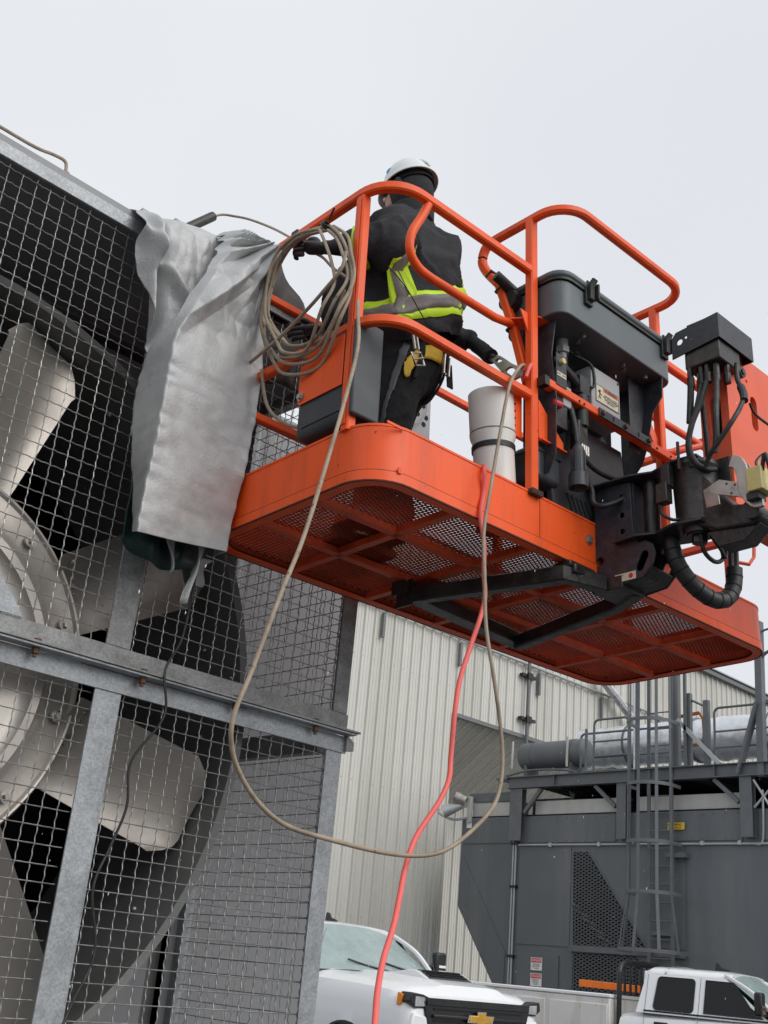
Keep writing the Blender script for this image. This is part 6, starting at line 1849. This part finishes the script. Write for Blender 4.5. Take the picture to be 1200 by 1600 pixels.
    obj('hood_scoop', G().prism([(-1.15, zh - 0.005), (-0.70, zh + 0.065), (-0.60, zh + 0.06), (-0.42, zh - 0.02), (-1.15, zh - 0.02)], (0, -0.36, 0), (1, 0, 0), (0, 0, 1), (0, 0.72, 0)), M['truckwhite'], t, bevel=0.015)
    obj('scoop_vent', G().prism([(-0.62, zh + 0.072), (-0.40, zh - 0.012), (-0.40, zh - 0.02), (-0.66, zh + 0.055)], (0, -0.31, 0), (1, 0, 0), (0, 0, 1), (0, 0.62, 0)), M['trimblack'], t, bevel=0.006)
    for k in range(3):
        obj('scoop_slat', G().bar([(-0.575 + 0.055 * k, -0.28, zh + 0.060 - 0.0215 * k), (-0.575 + 0.055 * k, 0.28, zh + 0.060 - 0.0215 * k)], 0.02, 0.012), M['void'], t)
    # front end
    obj('grille', G().prism([(-0.80, 1.26), (0.80, 1.26), (0.70, 0.92), (-0.70, 0.92)], (-0.03, 0, 0), (0, 1, 0), (0, 0, 1), (0.055, 0, 0)), M['trimblack'], t, bevel=0.01)
    obj('upper_grille_trim', G().prism([(-0.78, 1.29), (0.78, 1.29), (0.76, 1.22), (-0.76, 1.22)], (0.02, 0, 0), (0, 1, 0), (0, 0, 1), (0.02, 0, 0)), M['trimblack'], t, bevel=0.004)
    for k in range(5):
        obj('grille_bar', G().box(0.027, 0.035, -0.66, 0.66, 1.18 - k * 0.055, 1.195 - k * 0.055), M['void'], t)
    obj('grille_cross_bar', G().box(0.026, 0.06, -0.68, 0.68, 1.105, 1.14), M['trimblack'], t, bevel=0.01)
    bow = [(-0.16, 0.028), (-0.055, 0.028), (-0.05, 0.058), (0.065, 0.058), (0.06, 0.028), (0.17, 0.028), (0.15, -0.032), (0.05, -0.032), (0.045, -0.062), (-0.07, -0.062), (-0.065, -0.032), (-0.18, -0.032)]
    obj('emblem_back', G().prism([(x * 1.14, z * 1.24) for x, z in bow], (0.061, 0, 1.12), (0, 1, 0), (0, 0, 1), (0.006, 0, 0)), M['chrome'], t)
    obj('gold_emblem', G().prism(bow, (0.0675, 0, 1.12), (0, 1, 0), (0, 0, 1), (0.008, 0, 0)), M['gold'], t, bevel=0.003)
    for s_ in (-1, 1):
        h = obj('headlight', G().prism([(0.985, 1.24), (0.97, 1.33), (0.80, 1.315), (0.66, 1.275), (0.64, 1.19), (0.90, 1.185)], (-0.14, 0, 0), (0, s_, 0), (0, 0, 1), (0.155, 0, 0)), M['trimblack'], t, bevel=0.01)
        obj('lamp_lens', G().prism([(0.915, 1.20), (0.915, 1.295), (0.80, 1.29), (0.68, 1.262), (0.67, 1.21)], (0.0145, 0, 0), (0, s_, 0), (0, 0, 1), (0.005, 0, 0)), M['lamp'], h)
        obj('amber_marker', G().prism([(-0.18, 1.20), (-0.12, 1.20), (-0.09, 1.30), (-0.17, 1.32)], (0, s_ * 0.92, 0), (1, 0, 0), (0, 0, 1), (0, s_ * 0.075, 0)), M['amber'], h, bevel=0.005)
    obj('bumper', G().bar([(-0.25, -1.0, 0.72), (0.02, -0.92, 0.72), (0.1, -0.6, 0.72), (0.1, 0.6, 0.72), (0.02, 0.92, 0.72), (-0.25, 1.0, 0.72)], 0.14, 0.34), M['truckwhite'], t, bevel=0.03)
    for s_ in (-1, 1):
        obj('bumper_wing', G().prism([(0.62, 0.90), (0.66, 1.10), (0.93, 1.14), (0.98, 0.90)], (-0.10, 0, 0), (0, s_, 0), (0, 0, 1), (0.12, 0, 0)), M['truckwhite'], t, bevel=0.02)
    return t


# truck 1: nose right of the red hose, pointing right and towards the photographer
def at_px_depth(d, sx, z):
    """ground point at depth d along the view and sideways sx metres"""
    p = Vector((0, 0, 1.6)) + HF * d + HR * sx
    return Vector((p.x, p.y, z))


def heading(a): return HR * math.cos(a) + HF * math.sin(a)


pickup('pickup_truck', at_px_depth(13.0, 1.48, 0.13), heading(-0.868), 'white pickup with hood scoop, gold bow-tie emblem and black grille, nose towards the photographer')
g = G()
t2 = pickup('pickup_truck', at_px_depth(15.2, 7.36, 0.02), heading(-0.6), 'white utility pickup at right with dirty white service body behind its cab', dbl=-0.18)
# service body behind the cab
xa, xb = -3.72, -6.6
for s_ in (-1, 1):
    n = 3; w = (xa - xb) / n
    o = obj('side_box', G().box(xb, xa - 0.12, min(s_ * 0.62, s_ * 1.03), max(s_ * 0.62, s_ * 1.03), 0.55, 1.55), M['truckdirty'], t2, bevel=0.02)
    for k in range(n):
        x0 = xb + k * (xa - 0.12 - xb) / n + 0.03; x1 = xb + (k + 1) * (xa - 0.12 - xb) / n - 0.03
        if not (k == 1):
            obj('locker_door', G().box(x0, x1, s_ * 1.033 - 0.012, s_ * 1.033 + 0.012, 0.62, 1.47), M['truckdirty'], o, bevel=0.01)
        else:
            obj('locker_door', G().box(x0, x1, s_ * 1.033 - 0.012, s_ * 1.033 + 0.012, 1.08, 1.47), M['truckdirty'], o, bevel=0.01)
    obj('top_rail', G().box(xb, xa - 0.11, min(s_ * 0.60, s_ * 1.045), max(s_ * 0.60, s_ * 1.045), 1.553, 1.60), M['truckwhite'], t2, bevel=0.012)
obj('bed_floor', G().box(xb, xa - 0.12, -0.62, 0.62, 0.8, 0.85), M['truckdirty'], t2)
obj('tailgate', G().box(xb - 0.06, xb - 0.01, -1.0, 1.0, 0.6, 1.5), M['truckdirty'], t2, bevel=0.01)
g = G().tube(spline([(xa - 0.05, -0.88, 0.9), (xa - 0.05, -0.88, 1.75), (xa - 0.05, -0.84, 1.93), (xa - 0.05, -0.72, 2.0), (xa - 0.05, -0.5, 2.02), (xa - 0.05, 0.5, 2.02), (xa - 0.05, 0.72, 2.0), (xa - 0.05, 0.84, 1.93), (xa - 0.05, 0.88, 1.75), (xa - 0.05, 0.88, 0.9)], 5), 0.035, 10)
obj('headache_rack', g, M['trimblack'], t2)
for y in [-0.7 + 0.2 * i for i in range(8)]:
    obj('rack_bar', G().box(xa - 0.065, xa - 0.04, y, y + 0.03, 1.6, 2.0), M['trimblack'], t2)
obj('rack_crown', G().box(xa - 0.10, xa, -0.45, 0.45, 2.02, 2.07), M['trimblack'], t2, bevel=0.01)
wheel(t2, -5.3, -0.88); wheel(t2, -5.3, 0.88)
ob = obj('ladder_rail', G().bar([(-3.9, 0.55, 1.70), (-5.0, 0.55, 1.72)], 0.09, 0.10), M['oranget'], bevel=0.01,
         label='long orange rail lying in the dirty white service body of the right-hand truck', cat='rail')
ob.matrix_world = Matrix.Translation(t2.location) @ t2.rotation_euler.to_matrix().to_4x4()
# rear of the first pickup: its bed
t1 = bpy.data.objects['pickup_truck']
obj('bed', G().box(-6.1, -3.78, -1.0, 1.0, 0.55, 1.45), M['truckwhite'], t1, bevel=0.03)
wheel(t1, -4.85, -0.88); wheel(t1, -4.85, 0.88)
obj('wheel_well', G().prism([(-4.85 + 0.56 * math.cos(a), 0.43 + 0.56 * math.sin(a)) for a in [2 * PI * i / 24 for i in range(24)]], (0, -1.004, 0), (1, 0, 0), (0, 0, 1), (0, 0.002, 0)), M['void'], t1)


# ------------------------------------------------------------------ loose things in and on the basket
def top(name, g, m, label, cat, at, **k):
    at = Vector(at)
    g.v = [v - at for v in g.v]
    me = g.mesh(name, True, k.pop('angle', 35)); me.materials.append(M[m])
    o = bpy.data.objects.new(name, me); COL.objects.link(o)
    o.matrix_world = BM @ Matrix.Translation(at)
    bv = k.pop('bevel', 0)
    if bv:
        b = o.modifiers.new('bevel', 'BEVEL'); b.width = bv; b.segments = 3; b.limit_method = 'ANGLE'
    return tag(o, label, cat, **k)


# pvc tube
a, b = Vector((0.700, 0.105, 0.06)), Vector((0.655, 0.105, 0.59))
ax = (b - a); L_ = ax.length; ax.normalize()
R0 = 0.076
g = G().lathe([(R0 - 0.006, 0.0), (R0, 0.0), (R0, L_ - 0.20), (R0 + 0.009, L_ - 0.175), (R0 + 0.010, L_), (R0 - 0.002, L_), (R0 - 0.004, L_ - 0.18), (R0 - 0.006, 0.01)], a, ax, 48, cap=False)
pv = top('pvc_tube', g, 'pvc', 'dirty white plastic pipe standing in the basket next to the post', 'pipe', a)
pv.modifiers.new('b', 'BEVEL').width = 0.002
def pvsub(name, g, m):
    g.v = [v - a for v in g.v]; return obj(name, g, M[m], pv)
pvsub('dark_cap', G().lathe([(0.001, L_ - 0.03), (R0 - 0.005, L_ - 0.03)], a, ax, 32, cap=False), 'void')
pvsub('black_strap', G().lathe([(R0 + 0.0008, L_ - 0.232), (R0 + 0.005, L_ - 0.232), (R0 + 0.005, L_ - 0.212), (R0 + 0.0008, L_ - 0.212)], a, ax, 48, cap=False), 'rubber')
pvsub('strap_knot', G().ball(a + ax * (L_ - 0.21) + Vector((0.080, -0.02, 0.0)), 0.013, 10, 8, (1, 0.8, 1.4)), 'rubber')
pvsub('seam_groove', G().lathe([(R0 + 0.0105, L_ - 0.165), (R0 + 0.0112, L_ - 0.163), (R0 + 0.0105, L_ - 0.161)], a, ax, 48, cap=False), 'trim')

# perforated light grey box strapped to the far rail
a = Vector((1.06, 0.985, 0.93))
g = G().box(0.965, 1.175, 0.945, 1.025, 0.88, 1.16)
gb = top('grey_plastic_box', g, 'greybox', 'light grey box with rows of round black holes hung behind the worker', 'box', a, bevel=0.005)
gb.rotation_euler.rotate(Euler((0, 0, 0)))
for (x, z) in ((1.14, 1.135), (1.07, 1.10), (1.035, 1.045), (1.08, 1.03), (1.125, 1.055), (1.09, 1.0), (1.05, 0.985), (1.145, 1.0), (1.0, 1.0), (1.01, 1.06), (1.13, 0.96)):
    obj('hole', G().cyl((x - a.x, 0.9448 - a.y, z - a.z), (x - a.x, 0.943 - a.y, z - a.z), 0.013, 14), M['void'], gb)
obj('pull_wire', G().tube(spline([(1.08 - a.x, 0.94 - a.y, 1.14 - a.z), (1.12 - a.x, 0.93 - a.y, 1.10 - a.z), (1.13 - a.x, 0.93 - a.y, 1.02 - a.z), (1.09 - a.x, 0.93 - a.y, 0.95 - a.z), (1.03 - a.x, 0.93 - a.y, 0.91 - a.z), (1.01 - a.x, 0.93 - a.y, 0.86 - a.z)], 6), 0.0025, 6), M['greybox'], gb)

def wob(P, a=0.004):
    return [Vector(p) + Vector((noise.noise(Vector((i * 0.9, 1, 2))), noise.noise(Vector((i * 0.9, 5, 2))), noise.noise(Vector((i * 0.9, 9, 2))))) * a for i, p in enumerate(P)]


# long beige air hose: coil on the left rail, then down, round and back up to the hook
def loopx(cy, cz, ry, rz, x, tilt, n=30, a0=90, turns=1.0):
    P = []
    for i in range(n + 1):
        t = math.radians(a0) + 2 * PI * turns * i / n
        y = ry * math.cos(t); z = rz * math.sin(t)
        P.append((x + 0.012 * math.sin(t * 1.3), cy + y * math.cos(tilt) - z * math.sin(tilt), cz + y * math.sin(tilt) + z * math.cos(tilt)))
    return P


COILP = [(0.242, 1.041), (0.176, 0.964), (0.133, 0.868), (0.117, 0.766), (0.146, 0.662), (0.254, 0.58), (0.393, 0.587), (0.502, 0.673), (0.573, 0.801), (0.594, 0.939), (0.547, 1.048), (0.439, 1.089), (0.327, 1.074)]
g = G()
for (dy, dz, ky, kz, x) in ((0, 0, 1, 1, -0.045), (0.012, -0.006, 0.93, 0.95, -0.060), (0.025, -0.035, 1.07, 1.07, -0.052), (0.03, -0.02, 0.80, 1.0, -0.075), (0.035, -0.065, 1.08, 1.06, -0.04)):
    P = [(x + 0.006 * math.sin(i * 2.1 + dy * 99), 0.36 + (y - 0.36) * ky + dy + 0.005 * math.sin(i * 1.7 + x * 90), 0.83 + (z - 0.83) * kz + dz * (1.2 - (z - 0.58) * 2.2)) for i, (y, z) in enumerate(COILP)]
    P = wob(P, 0.022)
    g.tube(spline(P + [P[0]], 6), 0.0062, 10)
g.tube(spline([(-0.07, 0.135, 0.86), (-0.075, 0.149, 0.79), (-0.08, 0.23, 0.735), (-0.08, 0.302, 0.701), (-0.075, 0.40, 0.672), (-0.07, 0.474, 0.655), (-0.065, 0.601, 0.634), (-0.05, 0.68, 0.64)], 6), 0.0064, 10)
g.tube(spline([(-0.04, 0.625, 0.80), (-0.045, 0.60, 0.72), (-0.045, 0.544, 0.63), (-0.045, 0.425, 0.562), (-0.045, 0.284, 0.548), (-0.05, 0.192, 0.625), (-0.05, 0.15, 0.72)], 6), 0.0062, 10)
g.tube(spline([(-0.03, 0.62, 0.60), (0.0, 0.60, 0.45), (0.03, 0.50, 0.35), (0.10, 0.36, 0.30)], 6), 0.0062, 10)
hc_ = top('hose_coil', g, 'hose', 'coiled beige hose hanging from the left top rail of the basket', 'hose', (0, 0.35, 1.14))
obj('tie_wrap', G().lathe([(0.016, 0), (0.022, 0), (0.022, 0.016), (0.016, 0.016)], (-0.055, 0.27 - 0.35, 1.058 - 1.14), (0, 1, -0.5), 14, cap=False).tube([(-0.06, -0.09, -0.07), (-0.07, -0.13, -0.045)], 0.004), M['rubber'], hc_)

g = G().tube(spline(wob([(-0.03, 0.10, 0.66), (-0.05, 0.07, 0.58), (-0.10, 0.0, 0.40), (-0.19, -0.05, 0.12), (-0.278, -0.1, -0.163), (-0.35, -0.12, -0.37), (-0.424, -0.15, -0.562), (-0.50, -0.15, -0.78), (-0.530, -0.15, -0.90), (-0.515, -0.13, -0.97), (-0.463, -0.11, -1.03),
                     (-0.39, -0.1, -1.085), (-0.30, -0.1, -1.121), (-0.17, -0.1, -1.139), (0.03, -0.1, -1.146), (0.17, -0.1, -1.135), (0.276, -0.1, -1.103), (0.38, -0.1, -1.04), (0.462, -0.1, -0.961), (0.497, -0.1, -0.89), (0.504, -0.1, -0.80), (0.49, -0.1, -0.69), (0.454, -0.1, -0.554),
                     (0.430, -0.09, -0.40), (0.434, -0.08, -0.238), (0.440, -0.07, -0.08), (0.471, -0.06, 0.099), (0.53, -0.05, 0.33), (0.60, -0.035, 0.55), (0.66, -0.028, 0.66), (0.70, -0.018, 0.695), (0.715, 0.01, 0.700)], 0.010), 7), 0.0062, 12)
top('air_hose', g, 'hose', 'long beige hose looping below the basket from left rail up to snap hook', 'hose', (0.0, -0.05, 0.66))
g = G().tube(spline(wob([(0.60, 0.06, 0.18), (0.56, 0.04, 0.215), (0.52, 0.015, 0.213), (0.50, -0.006, 0.203), (0.497, -0.015, 0.17), (0.49, -0.015, 0.10), (0.478, -0.02, 0.0), (0.478, -0.025, -0.10), (0.488, -0.03, -0.20), (0.486, -0.035, -0.283), (0.46, -0.04, -0.36), (0.41, -0.045, -0.47), (0.364, -0.05, -0.587),
                     (0.340, -0.05, -0.70), (0.332, -0.05, -0.83), (0.322, -0.05, -0.90), (0.285, -0.05, -0.97), (0.198, -0.05, -1.084), (0.14, -0.07, -1.17), (0.097, -0.1, -1.248), (0.03, -0.15, -1.33), (-0.045, -0.2, -1.415), (-0.11, -0.25, -1.49), (-0.161, -0.3, -1.557), (-0.22, -0.36, -1.68), (-0.32, -0.5, -2.2), (-0.4, -0.6, -2.95)], 0.012), 7), 0.0078, 12)
top('red_hose', g, 'redhose', 'bright coral red hose falling from the basket edge to the ground', 'hose', (0.50, 0, 0.2))
g = G().tube(spline([(0.742, 0.02, 0.70), (0.735, -0.022, 0.71), (0.715, -0.03, 0.685), (0.70, -0.026, 0.64)], 6), 0.0075, 10)
top('red_hook_sleeve', g, 'redhose', 'short red sleeve where the beige hose loops through the snap hook', 'sleeve', (0.72, -0.02, 0.69))
# hose from tarp pipe to the worker's hand
pA = BM.inverted() @ Vector((2.277, 3.7, 4.698))
g = G().tube(spline([tuple(pA), (0.12, 1.278, 1.75), (0.155, 1.25, 1.748), (0.189, 1.16, 1.70), (0.219, 1.02, 1.596), (0.213, 0.86, 1.455), (0.165, 0.70, 1.305), (0.107, 0.56, 1.172), (0.10, 0.48, 1.10), (0.103, 0.42, 1.027), (0.112, 0.33, 0.936)], 7), 0.0055, 10)
top('probe_hose', g, 'hose', 'thin brownish hose arching from the black pipe stub to the worker\'s glove', 'hose', pA)
# thin black cord across the jacket
g = G().tube(spline([(0.17, 0.18, 0.95), (0.25, 0.17, 0.90), (0.34, 0.18, 0.84), (0.42, 0.2, 0.80)], 6), 0.0022, 6)
top('thin_rope', g, 'rubber', 'thin black cord stretched diagonally across the hi-vis jacket', 'cord', (0.17, 0.18, 0.98))
g = G().tube(spline([(0.62, 0.40, 0.90), (0.60, 0.40, 0.70), (0.66, 0.42, 0.62), (0.60, 0.43, 0.50)], 6), 0.002, 6)

# light snow in the air
rnd = random.Random(11)
g = G()
for i in range(450):
    d = rnd.uniform(2.2, 20) if i % 3 else rnd.uniform(2.2, 6)
    p = Vector((0, 0, 1.6)) + (CF + CR * rnd.uniform(-0.5, 0.5) + CU * rnd.uniform(-0.6, 0.12)) * d + Vector((rnd.uniform(-1, 1), rnd.uniform(-1, 1), 0)) * d * 0.15
    if p.z < 0.05: continue
    r = rnd.uniform(0.0006, 0.0016) * (1 + d * 0.06)
    dz = r * rnd.uniform(1.0, 3.5); dx = rnd.uniform(-.6, .6) * r
    g.add([p + Vector((r, 0, 0)), p + Vector((-r / 2, r * .87, 0)), p + Vector((-r / 2, -r * .87, 0)), p + Vector((dx, 0, dz)), p - Vector((dx, 0, dz))],
          [(0, 1, 3), (1, 2, 3), (2, 0, 3), (1, 0, 4), (2, 1, 4), (0, 2, 4)])
obj('falling_snow', g, M['snow'], kind='stuff', label='sparse tiny snowflakes drifting through the air', smooth=False)
